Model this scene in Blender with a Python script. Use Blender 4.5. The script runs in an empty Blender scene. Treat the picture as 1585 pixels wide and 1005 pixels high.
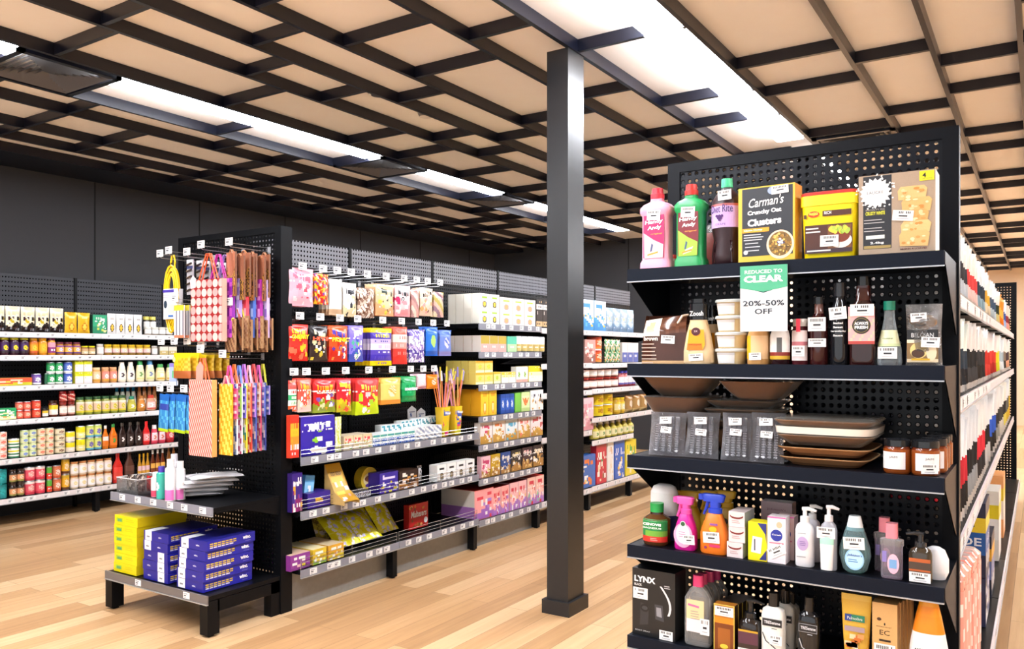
import bpy, math, random
from mathutils import Vector, Matrix
PI = math.pi
scene = bpy.context.scene
COL = scene.collection
random.seed(7)

# ---------------------------------------------------------------- camera
CAMH = 1.4
YAW = math.radians(33.04)
cd = bpy.data.cameras.new('camera'); cam = bpy.data.objects.new('camera', cd); COL.objects.link(cam)
cam.location = (0, 0, CAMH); cam.rotation_euler = (PI/2, 0, YAW)
cd.sensor_width = 36; cd.lens = 1257/1585*36; cd.shift_y = (548-502.5)/1585
cd.clip_start = 0.05; cd.clip_end = 100
scene.camera = cam
# ---------------------------------------------------------------- world + exposure
w = bpy.data.worlds.new('world'); scene.world = w; w.use_nodes = True
bg = w.node_tree.nodes['Background']; bg.inputs[0].default_value = (0.96, 0.98, 1.0, 1); bg.inputs[1].default_value = .75
scene.view_settings.view_transform = 'Standard'; scene.view_settings.look = 'None'
scene.view_settings.exposure = 1.0; scene.view_settings.gamma = 1
scene.view_settings.use_curve_mapping = False
LIGHT_E = 25.0

# ---------------------------------------------------------------- colour + materials
def lin(h):
    if isinstance(h, tuple): return h
    h = h.lstrip('#')
    if len(h) == 3: h = ''.join(c*2 for c in h)
    o = []
    for i in (0, 2, 4):
        c = int(h[i:i+2], 16)/255
        o.append(c/12.92 if c <= .04045 else ((c+.055)/1.055)**2.4)
    return (o[0], o[1], o[2], 1.0)
MATS = {}
def newmat(name):
    m = bpy.data.materials.new(name); m.use_nodes = True
    return m, m.node_tree.nodes, m.node_tree.links, m.node_tree.nodes['Principled BSDF']
def fin(key):
    """shared product finishes: colour comes from the mesh's own print colours"""
    if key in MATS: return MATS[key]
    rough, metal, spec = {'pl': (.38, 0, .5), 'gl': (.12, 0, .5), 'mt': (.85, 0, .2), 'me': (.3, .9, .5), 'lq': (.06, 0, .6),
                          'cl': (.08, 0, .5), 'cw': (.05, 0, .5), 'cf': (.1, 0, .8), 'fo': (.2, .12, .5), 'bk': (.42, 0, .45)}[key]
    m, N, L, b = newmat('finish_'+key)
    a = N.new('ShaderNodeAttribute'); a.attribute_name = 'Col'
    nz = N.new('ShaderNodeTexNoise'); nz.inputs['Scale'].default_value = 60
    mr = N.new('ShaderNodeMapRange'); mr.inputs[3].default_value = .9; mr.inputs[4].default_value = 1.08
    L.new(nz.outputs[0], mr.inputs[0])
    mx = N.new('ShaderNodeVectorMath'); mx.operation = 'SCALE'
    L.new(a.outputs['Color'], mx.inputs[0]); L.new(mr.outputs[0], mx.inputs['Scale'])
    L.new(mx.outputs[0], b.inputs['Base Color'])
    b.inputs['Roughness'].default_value = rough; b.inputs['Metallic'].default_value = metal
    b.inputs['Specular IOR Level'].default_value = spec
    if key in ('cl', 'cw', 'cf'):
        out = N['Material Output']; tr = N.new('ShaderNodeBsdfTransparent'); ms = N.new('ShaderNodeMixShader')
        L.new(a.outputs['Color'], tr.inputs[0])
        fr = N.new('ShaderNodeFresnel'); fr.inputs[0].default_value = 1.5
        ad = N.new('ShaderNodeMath'); ad.operation = 'ADD'; ad.inputs[1].default_value = {'cl': .20, 'cw': .05, 'cf': .10}[key]; L.new(fr.outputs[0], ad.inputs[0])
        L.new(ad.outputs[0], ms.inputs[0]); L.new(tr.outputs[0], ms.inputs[1]); L.new(b.outputs[0], ms.inputs[2])
        nb = N.new('ShaderNodeTexNoise'); nb.inputs['Scale'].default_value = 38 if key == 'cf' else 20; nb.inputs['Detail'].default_value = 3 if key != 'cl' else 0
        bp = N.new('ShaderNodeBump'); bp.inputs['Strength'].default_value = {'cl': .06, 'cw': .4, 'cf': 1}[key]; bp.inputs['Distance'].default_value = .012
        L.new(nb.outputs[0], bp.inputs['Height']); L.new(bp.outputs[0], b.inputs['Normal'])
        if key == 'cf': L.new(bp.outputs[0], fr.inputs['Normal']); b.inputs['Metallic'].default_value = .6
        L.new(ms.outputs[0], out.inputs[0])
    MATS[key] = m
    return m
def plain(name, col, rough=.5, metal=0, noise=0, nscale=20, spec=.5, bump=0):
    if name in MATS: return MATS[name]
    m, N, L, b = newmat(name); c = lin(col)
    b.inputs['Base Color'].default_value = c; b.inputs['Roughness'].default_value = rough; b.inputs['Metallic'].default_value = metal
    b.inputs['Specular IOR Level'].default_value = spec
    tc = N.new('ShaderNodeTexCoord'); nz = N.new('ShaderNodeTexNoise'); nz.inputs['Scale'].default_value = nscale; nz.inputs['Detail'].default_value = 4
    L.new(tc.outputs['Object'], nz.inputs['Vector'])
    mr = N.new('ShaderNodeMapRange'); mr.inputs[3].default_value = 1-noise; mr.inputs[4].default_value = 1+noise
    L.new(nz.outputs[0], mr.inputs[0])
    mx = N.new('ShaderNodeVectorMath'); mx.operation = 'SCALE'; mx.inputs[0].default_value = c[:3]
    L.new(mr.outputs[0], mx.inputs['Scale']); L.new(mx.outputs[0], b.inputs['Base Color'])
    if bump:
        bp = N.new('ShaderNodeBump'); bp.inputs['Strength'].default_value = bump; bp.inputs['Distance'].default_value = .002
        L.new(nz.outputs[0], bp.inputs['Height']); L.new(bp.outputs[0], b.inputs['Normal'])
    MATS[name] = m
    return m
def emis(name, col, e):
    m, N, L, b = newmat(name)
    b.inputs['Base Color'].default_value = lin(col); b.inputs['Emission Color'].default_value = lin(col); b.inputs['Emission Strength'].default_value = e
    MATS[name] = m; return m
def pegmat(name, axis, col, hole=.0052, pitch=.0254, rough=.4, through=True, pz=None):
    """perforated steel sheet; holes are real openings (transparent) or dark wells"""
    if name in MATS: return MATS[name]
    m, N, L, b = newmat(name)
    g = N.new('ShaderNodeNewGeometry'); sp = N.new('ShaderNodeSeparateXYZ'); L.new(g.outputs['Position'], sp.inputs[0])
    def cell(src, p):
        d = N.new('ShaderNodeMath'); d.operation = 'DIVIDE'; d.inputs[1].default_value = p; L.new(src, d.inputs[0])
        f = N.new('ShaderNodeMath'); f.operation = 'FRACT'; L.new(d.outputs[0], f.inputs[0])
        s = N.new('ShaderNodeMath'); s.operation = 'SUBTRACT'; s.inputs[1].default_value = .5; L.new(f.outputs[0], s.inputs[0])
        k = N.new('ShaderNodeMath'); k.operation = 'MULTIPLY'; k.inputs[1].default_value = p; L.new(s.outputs[0], k.inputs[0])
        q = N.new('ShaderNodeMath'); q.operation = 'POWER'; q.inputs[1].default_value = 2
        ab = N.new('ShaderNodeMath'); ab.operation = 'ABSOLUTE'; L.new(k.outputs[0], ab.inputs[0]); L.new(ab.outputs[0], q.inputs[0])
        return q.outputs[0]
    a = cell(sp.outputs[axis], pitch); c = cell(sp.outputs[2], pz or pitch)
    ad = N.new('ShaderNodeMath'); ad.operation = 'ADD'; L.new(a, ad.inputs[0]); L.new(c, ad.inputs[1])
    lt = N.new('ShaderNodeMath'); lt.operation = 'LESS_THAN'; lt.inputs[1].default_value = hole*hole; L.new(ad.outputs[0], lt.inputs[0])
    b.inputs['Base Color'].default_value = lin(col); b.inputs['Roughness'].default_value = rough; b.inputs['Specular IOR Level'].default_value = .22
    # pressed rim round each hole
    mr = N.new('ShaderNodeMapRange'); mr.inputs[1].default_value = hole*hole; mr.inputs[2].default_value = (hole*1.5)**2; L.new(ad.outputs[0], mr.inputs[0])
    bp = N.new('ShaderNodeBump'); bp.inputs['Strength'].default_value = .8; bp.inputs['Distance'].default_value = .002
    L.new(mr.outputs[0], bp.inputs['Height']); L.new(bp.outputs[0], b.inputs['Normal'])
    out = N['Material Output']; ms = N.new('ShaderNodeMixShader')
    if through: h = N.new('ShaderNodeBsdfTransparent')
    else:
        h = N.new('ShaderNodeBsdfDiffuse'); h.inputs[0].default_value = (.004, .004, .004, 1)
    L.new(lt.outputs[0], ms.inputs[0]); L.new(b.outputs[0], ms.inputs[1]); L.new(h.outputs[0], ms.inputs[2]); L.new(ms.outputs[0], out.inputs[0])
    MATS[name] = m
    return m

# ---------------------------------------------------------------- mesh builder
GLY = {}
def glyphs(s, bold=0.0):
    k = (s, bold)
    if k not in GLY:
        c = bpy.data.curves.new('t', 'FONT'); c.body = s; c.size = 1; c.resolution_u = 2; c.offset = bold
        o = bpy.data.objects.new('t', c); me = o.to_mesh()
        vs = [(v.co.x, v.co.y) for v in me.vertices]; fs = [tuple(p.vertices) for p in me.polygons]
        o.to_mesh_clear(); bpy.data.objects.remove(o); bpy.data.curves.remove(c)
        GLY[k] = (vs, fs)
    return GLY[k]
def lerp(a, b, t): return a+(b-a)*t
class MB:
    def __init__(s): s.V = []; s.F = []; s.C = []; s.M = []; s.fk = []
    def mi(s, f):
        if f not in s.fk: s.fk.append(f)
        return s.fk.index(f)
    def face(s, idx, col, f='pl'): s.F.append(idx); s.C.append(lin(col)); s.M.append(s.mi(f))
    def poly(s, pts, col, f='pl'):
        n = len(s.V); s.V += [tuple(p) for p in pts]; s.face(tuple(range(n, n+len(pts))), col, f)
    def rect(s, x0, x1, z0, z1, y, col, f='pl', tilt=0):
        cx, cz = (x0+x1)/2, (z0+z1)/2; c, q = math.cos(tilt), math.sin(tilt)
        P = [(x0, z0), (x1, z0), (x1, z1), (x0, z1)]
        s.poly([(cx+(x-cx)*c-(z-cz)*q, y, cz+(x-cx)*q+(z-cz)*c) for x, z in P], col, f)
    def disc(s, cx, cz, rx, rz, y, col, f='pl', n=18):
        s.poly([(cx+rx*math.cos(2*PI*i/n), y, cz+rz*math.sin(2*PI*i/n)) for i in range(n)], col, f)
    def shape(s, pts, y, col, f='pl'): s.poly([(x, y, z) for x, z in pts], col, f)
    def box(s, x0, x1, y0, y1, z0, z1, col, f='pl', side=None, top=None):
        n = len(s.V)
        s.V += [(x, y, z) for z in (z0, z1) for y in (y0, y1) for x in (x0, x1)]
        for idx, c in (((0, 1, 5, 4), col), ((1, 3, 7, 5), side or col), ((3, 2, 6, 7), col), ((2, 0, 4, 6), side or col), ((4, 5, 7, 6), top or col), ((2, 3, 1, 0), col)):
            s.face(tuple(n+i for i in idx), c, f)
    def grid(s, fn, nx, nz, cf, f='pl'):
        """surface patch fn(u,v)->xyz with a colour per cell"""
        n = len(s.V)
        for j in range(nz+1):
            for i in range(nx+1): s.V.append(tuple(fn(i/nx, j/nz)))
        for j in range(nz):
            for i in range(nx):
                a = n+j*(nx+1)+i
                s.face((a, a+1, a+nx+2, a+nx+1), cf((i+.5)/nx, (j+.5)/nz), f)
    def panel(s, x0, x1, z0, z1, y, nx, nz, cf, f='pl'): s.grid(lambda u, v: (lerp(x0, x1, u), y, lerp(z0, z1, v)), nx, nz, cf, f)
    def loft(s, secs, n=16, f='pl', p=2.0, cx=0, cy=0, cap=True):
        """secs: (z, half width, half depth, colour[, finish]) upward; superellipse section"""
        base = len(s.V)
        for q in secs:
            for i in range(n):
                a = 2*PI*(i+.5)/n; c, d = math.cos(a), math.sin(a); e = 2/p
                s.V.append((cx+q[1]*math.copysign(abs(c)**e, c), cy+q[2]*math.copysign(abs(d)**e, d), q[0]))
        for k in range(len(secs)-1):
            q = secs[k]; ff = q[4] if len(q) > 4 else f
            for i in range(n):
                j = (i+1) % n; a = base+k*n
                s.face((a+i, a+j, a+n+j, a+n+i), q[3], ff)
        if cap:
            q = secs[-1]; a = base+(len(secs)-1)*n
            s.face(tuple(a+i for i in range(n)), q[3], q[4] if len(q) > 4 else f)
            s.face(tuple(base+n-1-i for i in range(n)), secs[0][3], secs[0][4] if len(secs[0]) > 4 else f)
    def wrap(s, secs, z0, z1, a0, a1, nx, nz, cf, f='pl', p=2.0, off=.0012, cx=0, cy=0):
        """label patch following a loft; angles in degrees, 0 = front (-Y), + = right"""
        zs = [q[0] for q in secs]
        def ab(z):
            for k in range(len(secs)-1):
                if zs[k] <= z <= zs[k+1] and zs[k+1] > zs[k]:
                    t = (z-zs[k])/(zs[k+1]-zs[k]); return lerp(secs[k][1], secs[k+1][1], t)+off, lerp(secs[k][2], secs[k+1][2], t)+off
            return secs[-1][1]+off, secs[-1][2]+off
        def fn(u, v):
            z = lerp(z0, z1, v); a, b = ab(z); t = math.radians(lerp(a0, a1, u)-90); e = 2/p
            c, d = math.cos(t), math.sin(t)
            return (cx+a*math.copysign(abs(c)**e, c), cy+b*math.copysign(abs(d)**e, d), z)
        s.grid(fn, nx, nz, cf, f)
        return fn
    def tube(s, pts, r, col, f='pl', n=6, cyc=False):
        pts = [Vector(p) for p in pts]; base = len(s.V); m = len(pts)
        for i, p in enumerate(pts):
            a = pts[i-1] if i else (pts[-1] if cyc else p); b = pts[(i+1) % m] if (i < m-1 or cyc) else p
            t = (b-a).normalized() if (b-a).length > 1e-9 else Vector((0, 0, 1))
            u = t.cross(Vector((0, 0, 1))); u = u.normalized() if u.length > .05 else t.cross(Vector((0, 1, 0))).normalized(); v = t.cross(u)
            rr = r[i] if isinstance(r, (list, tuple)) else r
            for k in range(n): q = p+(u*math.cos(2*PI*k/n)+v*math.sin(2*PI*k/n))*rr; s.V.append(tuple(q))
        for i in range(m if cyc else m-1):
            for k in range(n):
                a = base+i*n; b = base+((i+1) % m)*n; s.face((a+k, a+(k+1) % n, b+(k+1) % n, b+k), col, f)
        if not cyc:
            s.face(tuple(base+k for k in range(n))[::-1], col, f); s.face(tuple(base+(m-1)*n+k for k in range(n)), col, f)
    def bag(s, w, h, t, cf, nx=10, nz=12, f='pl', z0=0, back=None, crimp=.06, wav=.0, seed=0, cx=0, cy=0):
        """pillow pack: two skins meeting at the side seams, flat crimps top and bottom"""
        rd = random.Random(seed); ph = rd.random()*6
        def th(u, v):
            e = min(1, max(0, (v-crimp)/.18)) * min(1, max(0, (1-crimp-v)/.18))
            return t/2*(max(0, math.sin(PI*u))**.6)*(e**.6)
        def wob(u, v): return wav*math.sin(9*u+ph)*math.cos(7*v+ph*2)
        def pinch(u, v): return (u-.5)*w*(1-.05*math.sin(PI*v))
        s.grid(lambda u, v: (cx+pinch(u, v), cy-th(u, v)+wob(u, v), z0+v*h), nx, nz, cf, f)
        b = back or cf
        s.grid(lambda u, v: (cx-pinch(u, v), cy+th(1-u, v)+wob(1-u, v)+.0004, z0+v*h), nx, nz, (lambda u, v: cf(1-u, v)) if back is None else (lambda u, v: back), f)
    def text(s, t, cx, z, w, h, y, col, f='pl', bold=0.0, fn=None, slant=0, rot=0):
        """lettering: centred on cx, baseline z, fitted to width w and cap height h"""
        vs, fs = glyphs(t, bold)
        if not vs: return
        x0 = min(v[0] for v in vs); x1 = max(v[0] for v in vs); y0 = min(v[1] for v in vs); y1 = max(v[1] for v in vs)
        kz = h/(y1-y0) if h else None; kx = w/(x1-x0) if w else None
        if kx is None: kx = kz
        if kz is None: kz = kx
        n = len(s.V); c, q = math.cos(rot), math.sin(rot)
        for a, b in vs:
            x = (a-(x0+x1)/2)*kx + (b-y0)*kz*slant; zz = (b-y0)*kz
            x, zz = x*c-zz*q, x*q+zz*c
            s.V.append(fn(cx+x, z+zz) if fn else (cx+x, y, z+zz))
        for p in fs: s.face(tuple(n+i for i in p), col, f)
    def xf(s, M, a=0):
        for i in range(a, len(s.V)): s.V[i] = tuple(M @ Vector(s.V[i]))
    def mesh(s, name, mat=None, smooth=True):
        me = bpy.data.meshes.new(name); me.from_pydata(s.V, [], s.F)
        if mat: me.materials.append(mat)
        else:
            for k in s.fk: me.materials.append(fin(k))
            me.polygons.foreach_set('material_index', s.M)
            at = me.attributes.new('Col', 'FLOAT_COLOR', 'FACE')
            flat = []
            for c in s.C: flat += list(c)
            at.data.foreach_set('color', flat)
        me.validate(clean_customdata=False)
        if smooth:
            me.polygons.foreach_set('use_smooth', [True]*len(me.polygons)); me.set_sharp_from_angle(angle=math.radians(38))
        me.update()
        return me
def obj(name, mb, parent=None, loc=(0, 0, 0), rz=0, mat=None, smooth=True, me=None):
    o = bpy.data.objects.new(name, me or mb.mesh(name, mat, smooth)); COL.objects.link(o)
    o.location = loc; o.rotation_euler = (0, 0, rz)
    if parent: o.parent = parent
    return o
LABELS = {}
def tag(o, label=None, cat=None, group=None, kind=None):
    if label:
        n = len(label.split())
        if not 4 <= n <= 16: print('LABEL LENGTH', n, label)
        LABELS.setdefault(label, []).append(o)
        o['label'] = label
    if cat: o['category'] = cat
    if group: o['group'] = group
    if kind: o['kind'] = kind
    return o
def thing(name, label, cat, loc=(0, 0, 0), rz=0, group=None):
    o = bpy.data.objects.new(name, None); COL.objects.link(o); o.empty_display_size = .05
    o.location = loc; o.rotation_euler = (0, 0, rz)
    return tag(o, label, cat, group)
def bx(x0, x1, y0, y1, z0, z1, mb=None):
    mb = mb or MB(); mb.box(x0, x1, y0, y1, z0, z1, '888'); return mb
def struct(name, mb, mat, smooth=False):
    o = obj(name, mb, mat=mat, smooth=smooth); o['kind'] = 'structure'; return o
# where a line of sight through the photograph meets a shelf plane (used to read positions along shelves)
FX, FY, RX, RY = -math.sin(YAW), math.cos(YAW), math.cos(YAW), math.sin(YAW)
def _ray(u): t = (u-792.5)/1257; return FX+t*RX, FY+t*RY
def atX(u, X): r = _ray(u); return r[1]*X/r[0]
def atY(u, Y): r = _ray(u); return r[0]*Y/r[1]
def depth(x, y): return x*FX+y*FY
def hgt(v, x, y): return CAMH-(v-548)/1257*depth(x, y)

# ---------------------------------------------------------------- materials of the place
def wood_floor():
    m, N, L, b = newmat('oak_planks')
    tc = N.new('ShaderNodeTexCoord'); mp = N.new('ShaderNodeMapping'); mp.inputs['Rotation'].default_value = (0, 0, PI/2)
    L.new(tc.outputs['Object'], mp.inputs[0])
    br = N.new('ShaderNodeTexBrick'); br.inputs['Scale'].default_value = 1; br.offset = .37
    br.inputs['Brick Width'].default_value = 1.25; br.inputs['Row Height'].default_value = .13; br.inputs['Mortar Size'].default_value = .0012
    br.inputs['Bias'].default_value = 0
    br.inputs['Color1'].default_value = (0, 0, 0, 1); br.inputs['Color2'].default_value = (1, 1, 1, 1); br.inputs['Mortar'].default_value = (.25, .25, .25, 1)
    L.new(mp.outputs[0], br.inputs['Vector'])
    st = N.new('ShaderNodeMapping'); st.inputs['Scale'].default_value = (1.3, 22, 1); L.new(mp.outputs[0], st.inputs[0])
    nz = N.new('ShaderNodeTexNoise'); nz.inputs['Scale'].default_value = 1.6; nz.inputs['Detail'].default_value = 6; nz.inputs['Distortion'].default_value = .5; L.new(st.outputs[0], nz.inputs['Vector'])
    cr = N.new('ShaderNodeValToRGB'); e = cr.color_ramp.elements
    e[0].position = .0; e[0].color = lin('#8e6844'); e[1].position = 1; e[1].color = lin('#dfbf96')
    q = cr.color_ramp.elements.new(.45); q.color = lin('#bd9468')
    ad = N.new('ShaderNodeMix'); ad.data_type = 'FLOAT'; ad.inputs[0].default_value = .45
    L.new(br.outputs['Color'], ad.inputs[2]); L.new(nz.outputs[0], ad.inputs[3]); L.new(ad.outputs[0], cr.inputs[0])
    mx = N.new('ShaderNodeMix'); mx.data_type = 'RGBA'; mx.inputs[7].default_value = lin('#7d5c3c')
    L.new(br.outputs['Fac'], mx.inputs[0]); L.new(cr.outputs[0], mx.inputs[6]); L.new(mx.outputs[2], b.inputs['Base Color'])
    b.inputs['Roughness'].default_value = .38
    MATS['floor'] = m; return m
M_FLOOR = wood_floor()
M_CEIL = plain('ceiling_panel_cream', '#fffaf6', .9, noise=.03, nscale=8)
M_BEAM = plain('beam_stained_black', '#0c1020', .3, noise=.12, nscale=14, bump=.2)
M_WALL = plain('wall_charcoal', '#37373a', .85, noise=.08, nscale=200)
M_CREAM = plain('wall_beige', '#d9c2a8', .8, noise=.02)
M_STEEL = plain('shelf_black_steel', '#0c0d10', .38, noise=.1, nscale=90, spec=.16)
M_NAVY = plain('shelf_edge_navy', '#0f1522', .42, noise=.2, nscale=120, spec=.14)
M_LIP = plain('shelf_lip_bright', '#b9bcc2', .3, metal=.6)
M_KICK = plain('kick_panel_grey', '#8a8a88', .35, metal=.3, noise=.15, nscale=30)
M_STRIP = plain('ticket_rail_grey', '#85858f', .35)
M_RAILW = plain('ticket_rail_white', '#e4dcdc', .4)
M_TICK = plain('price_card', '#eceae8', .5)
M_WIRE = plain('chrome_wire', '#b5b5b5', .25, metal=.9)
M_LED = emis('led_diffuser', '#f4f8ff', LIGHT_E)
M_COLUMN = plain('column_dark_grey', '#1f1f21', .3, noise=.12, nscale=25, bump=.1)

# ---------------------------------------------------------------- the room
struct('floor', bx(-7.6, 4.5, -3, 18.8, -.1, 0), M_FLOOR)
CZ = 3.105; BZ0, BZ1 = 3.035, 3.104
struct('ceiling', bx(-7.6, 4.5, -3, 18.8, CZ, CZ+.1), M_CEIL)
struct('wall_left', bx(-7.6, -7.5, -3, 11.2, 0, CZ), M_WALL)
struct('wall_back', bx(-7.5, -2.9, 11, 11.1, 0, CZ), M_WALL)
struct('wall_inner', bx(-3.0, -2.9, 11.1, 18.7, 0, CZ), M_CREAM)
struct('wall_far', bx(-3.0, 4.5, 18.7, 18.8, 0, CZ), M_CREAM)
struct('wall_right', bx(4.4, 4.5, -3, 18.7, 0, CZ), M_CREAM)
mb = MB()
for y in (3.1, 4.29, 5.43, 6.6, 7.87, 9.1, 10.3): mb.box(-7.499, -7.496, y-.006, y+.006, 0, CZ, '000')
for x in (-6.3, -5.1, -3.9): mb.box(x-.006, x+.006, 10.996, 10.999, 0, CZ, '000')
struct('trim_1', mb, plain('wall_joint', '#0c0c0d', .9))
BX = [-6.98, -6.58, -6.18, -5.58, -5.18, -4.55, -3.94, -3.53, -3.13, -2.525, -2.125, -1.49, -.90, -.50, -.10, .30, .92, 1.45, 2.05, 2.65, 3.3, 3.9]
BW = .026
mb = MB()
tn = 2
for x in BX:
    struct('trim_%d' % tn, bx(x, x+BW, -3, 11 if x < -2.9 else 18.7, BZ0, BZ1), M_BEAM); tn += 1
U = .2935
CROSS = {  # cross pieces between neighbouring long beams (start y, step pattern in modules)
    7: [2.27, 3.15, 3.74, 4.91, 5.5, 6.67, 7.25, 8.4, 9.0, 10.2], 8: [1.7, 2.86, 4.03, 5.19, 6.36, 6.95, 8.12, 9.3, 9.88],
    9: [1.37, 2.55, 3.13, 3.72, 4.90, 5.77, 6.65, 7.25, 8.4, 9.0, 10.2], 10: [2.26, 3.43, 4.61, 5.72, 6.25, 7.4, 8.0, 9.2, 9.8],
    11: [2.7, 3.88, 5.04, 5.65, 6.83, 7.4, 8.6, 9.2], 12: [2.85, 3.45, 4.62, 5.21, 6.38, 7.0, 8.15, 8.75],
    13: [3.14, 3.72, 4.89, 6.09, 6.70, 7.88, 8.46], 14: [2.8, 4.0, 5.2, 5.79, 7.0, 7.58, 8.76, 9.35],
    6: [1.5, 2.36, 3.46, 4.61, 5.2, 6.06, 6.95, 7.5, 8.7, 9.3, 10.4], 5: [2.2, 2.76, 3.88, 5.07, 5.65, 6.9, 7.45, 8.65, 9.9]}
rd = random.Random(3)
for i in range(len(BX)-1):
    ye = 11 if BX[i] < -2.9 else 18.7
    k = i+1
    ys = list(CROSS.get(k, []))
    if not ys: ys = [rd.choice((.2, .5, .8))-2.5]
    j = 0
    while ys[0] > -2.6: ys.insert(0, ys[0]-(4*U if j % 2 else 2*U)); j += 1
    j = 0
    while ys[-1] < ye-.7: ys.append(ys[-1]+(2*U if j % 2 else 4*U)); j += 1
    mb = MB()
    for y in ys:
        xa, xb = BX[i]+BW, BX[i+1]
        if k == 11: xb = -1.714
        if k == 5: xb = -4.768
        mb.box(xa, xb, y, y+BW, BZ0+.004, BZ1, '888')
        if k == 11: mb.box(-1.507, BX[i+1], y, y+BW, BZ0+.004, BZ1, '888')
    struct('trim_%d' % tn, mb, M_BEAM); tn += 1
struct('trim_%d' % tn, bx(-7.5, -6.935, -3, 11, BZ0-.01, BZ0+.03), M_BEAM); tn += 1
# ---- lights
def led(x0, x1, y0, y1, label):
    t = thing('ceiling_light', label, 'ceiling light', ((x0+x1)/2, (y0+y1)/2, BZ0), group='long white ceiling lights')
    hx, hy = (x1-x0)/2, (y1-y0)/2
    obj('diffuser', bx(-hx+.003, hx-.003, -hy+.003, hy-.003, .006, .05), t, mat=M_LED, smooth=False)
    m = MB(); m.box(-hx, hx, -hy, hy, .052, .068, '888')
    obj('housing', m, t, mat=plain('light_housing', '#d8d8d8', .4), smooth=False)
LX = (-4.765, -4.575)
for y0, y1, s in ((-.5, 2.2, 'nearest at the left edge'), (2.80, 3.86, 'between the two nearest square vents'), (3.93, 5.05, 'just before the second square vent'),
                  (5.68, 6.9, 'past the second square vent'), (7.47, 8.65, 'past the third square vent'), (8.70, 9.9, 'farthest, near the back wall')):
    led(LX[0], LX[1], y0, y1, 'slim white ceiling light in the left row, ' + s)
for y0, y1, s in ((-.5, 1.4, 'above the camera'), (1.45, 2.66, 'above the camera side'), (2.69, 3.88, 'topmost in the picture'), (3.90, 5.03, 'longest bright stretch'), (5.05, 5.64, 'short middle stretch'), (5.66, 6.40, 'nearest the slotted vent'),
                  (7.1, 8.2, 'beyond the vent'), (8.3, 9.5, 'beyond the vent, farther'), (10, 12.5, 'far over the back'), (13, 17.5, 'over the far wall')):
    led(-1.71, -1.51, y0, y1, 'broad white ceiling light in the right row, ' + s)
# unseen ceiling lights right of and behind the camera, kept to light the room
for y0, y1, s in ((0, 4, 'nearest'), (4.5, 8.5, 'second'), (9, 13, 'third'), (13.5, 18, 'farthest')):
    led(1.7, 1.9, y0, y1, 'white ceiling light in the row over the right aisle, %s of four' % s)
for y0, y1 in ((-2, 1.5), ): led(-3.1, -2.9, y0, y1, 'white ceiling light behind the photographer')
# ---- vents
def vent(cx, cy, label, sx=.29, sy=.29):
    t = thing('ceiling_vent', label, 'air vent', (cx, cy, BZ0-.012), group='square ceiling vents')
    m = MB()
    for a in range(4):
        n0 = len(m.V); m.box(-sx, sx, -sy, -sy+.035, 0, .02, '888'); m.xf(Matrix.Rotation(a*PI/2, 4, 'Z'), n0)
    obj('frame', m, t, mat=M_BEAM, smooth=False)
    m = MB()
    for k in range(7):
        r = sx-.045-k*.033
        for a in range(4):
            n0 = len(m.V)
            m.poly([(-r, -r, .004), (r, -r, .004), (r-.04, -r+.04, .045), (-r+.04, -r+.04, .045)], '888')
            m.xf(Matrix.Rotation(a*PI/2, 4, 'Z'), n0)
    obj('louvre', m, t, mat=plain('vent_louvre', '#6a6a70', .35), smooth=False)
vent(-4.86, 2.49, 'dark square air vent at the upper left edge of the ceiling')
vent(-4.86, 5.36, 'dark square air vent in the middle of the left light row')
vent(-4.86, 7.19, 'dark square air vent farther along the left light row')
vent(-1.17, 6.72, 'slotted air vent above the clearance shelves')
# ---- smoke detector + speaker disc
mb = MB(); mb.loft([(-.05, .03, .03, 'e8e4e0'), (-.048, .045, .045, '8a8680'), (-.03, .055, .055, 'b8b4ae'), (-.012, .06, .06, '6a6660'), (0, .06, .06, 'a8a49e')], 24)
tag(obj('smoke_detector', mb, loc=(-3.6, 4.43, CZ)), 'round white smoke detector on a cream ceiling panel', 'smoke detector')
mb = MB(); mb.loft([(-.014, .012, .012, '444'), (-.012, .05, .05, 'ffffff'), (-.008, .066, .066, '9a9690'), (0, .07, .07, '9a9690')], 24)
tag(obj('ceiling_disc', mb, loc=(-3.63, 3.98, CZ)), 'flat white disc fitting on a ceiling panel beside the smoke detector', 'ceiling fitting')
# ---- column
t = thing('support_column', 'dark grey square timber column standing on the wooden floor', 'column', (-2.175, 3.875, 0))
obj('shaft', bx(-.064, .066, -.085, .092, .07, BZ0), t, mat=M_COLUMN, smooth=False)
obj('plinth', bx(-.085, .083, -.105, .115, 0, .075), t, mat=M_COLUMN, smooth=False)
# ---------------------------------------------------------------- shelving
def ticket_me():
    mb = MB(); mb.rect(-.026, .026, -.016, .016, 0, 'f2f0ee')
    mb.rect(-.022, .008, .006, .010, -.0006, '8a8a90'); mb.rect(-.020, .0, -.004, .002, -.0006, '55555c'); mb.rect(-.022, -.002, -.012, -.008, -.0006, 'a0a0a8')
    n0 = len(mb.V); mb.rect(-.026, .026, -.016, .016, 0, 'd8d6d4'); mb.xf(Matrix.Rotation(PI, 4, 'Z'), n0); mb.xf(Matrix.Translation((0, .0008, 0)), n0)
    return mb.mesh('price_ticket', smooth=False)
TICK = ticket_me()
PEG_Y = pegmat('pegboard_run', 1, '#141518', hole=.0055, through=False, rough=.32, pitch=.025, pz=.028)
PEG_TOPLIT = pegmat('pegboard_run_toplit', 1, '#85858c', hole=.0062, through=False, rough=.3, pitch=.025, pz=.028)  # paler copy of the run pegboard: lamp light on its top put into the colour
PEG_LW = pegmat('pegboard_wall', 1, '#3c3d42', hole=.0058, through=False, rough=.35, pitch=.025, pz=.04)
PEG_X = pegmat('pegboard_end', 0, '#0c0d10', hole=.0048, through=True, rough=.3)
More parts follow.
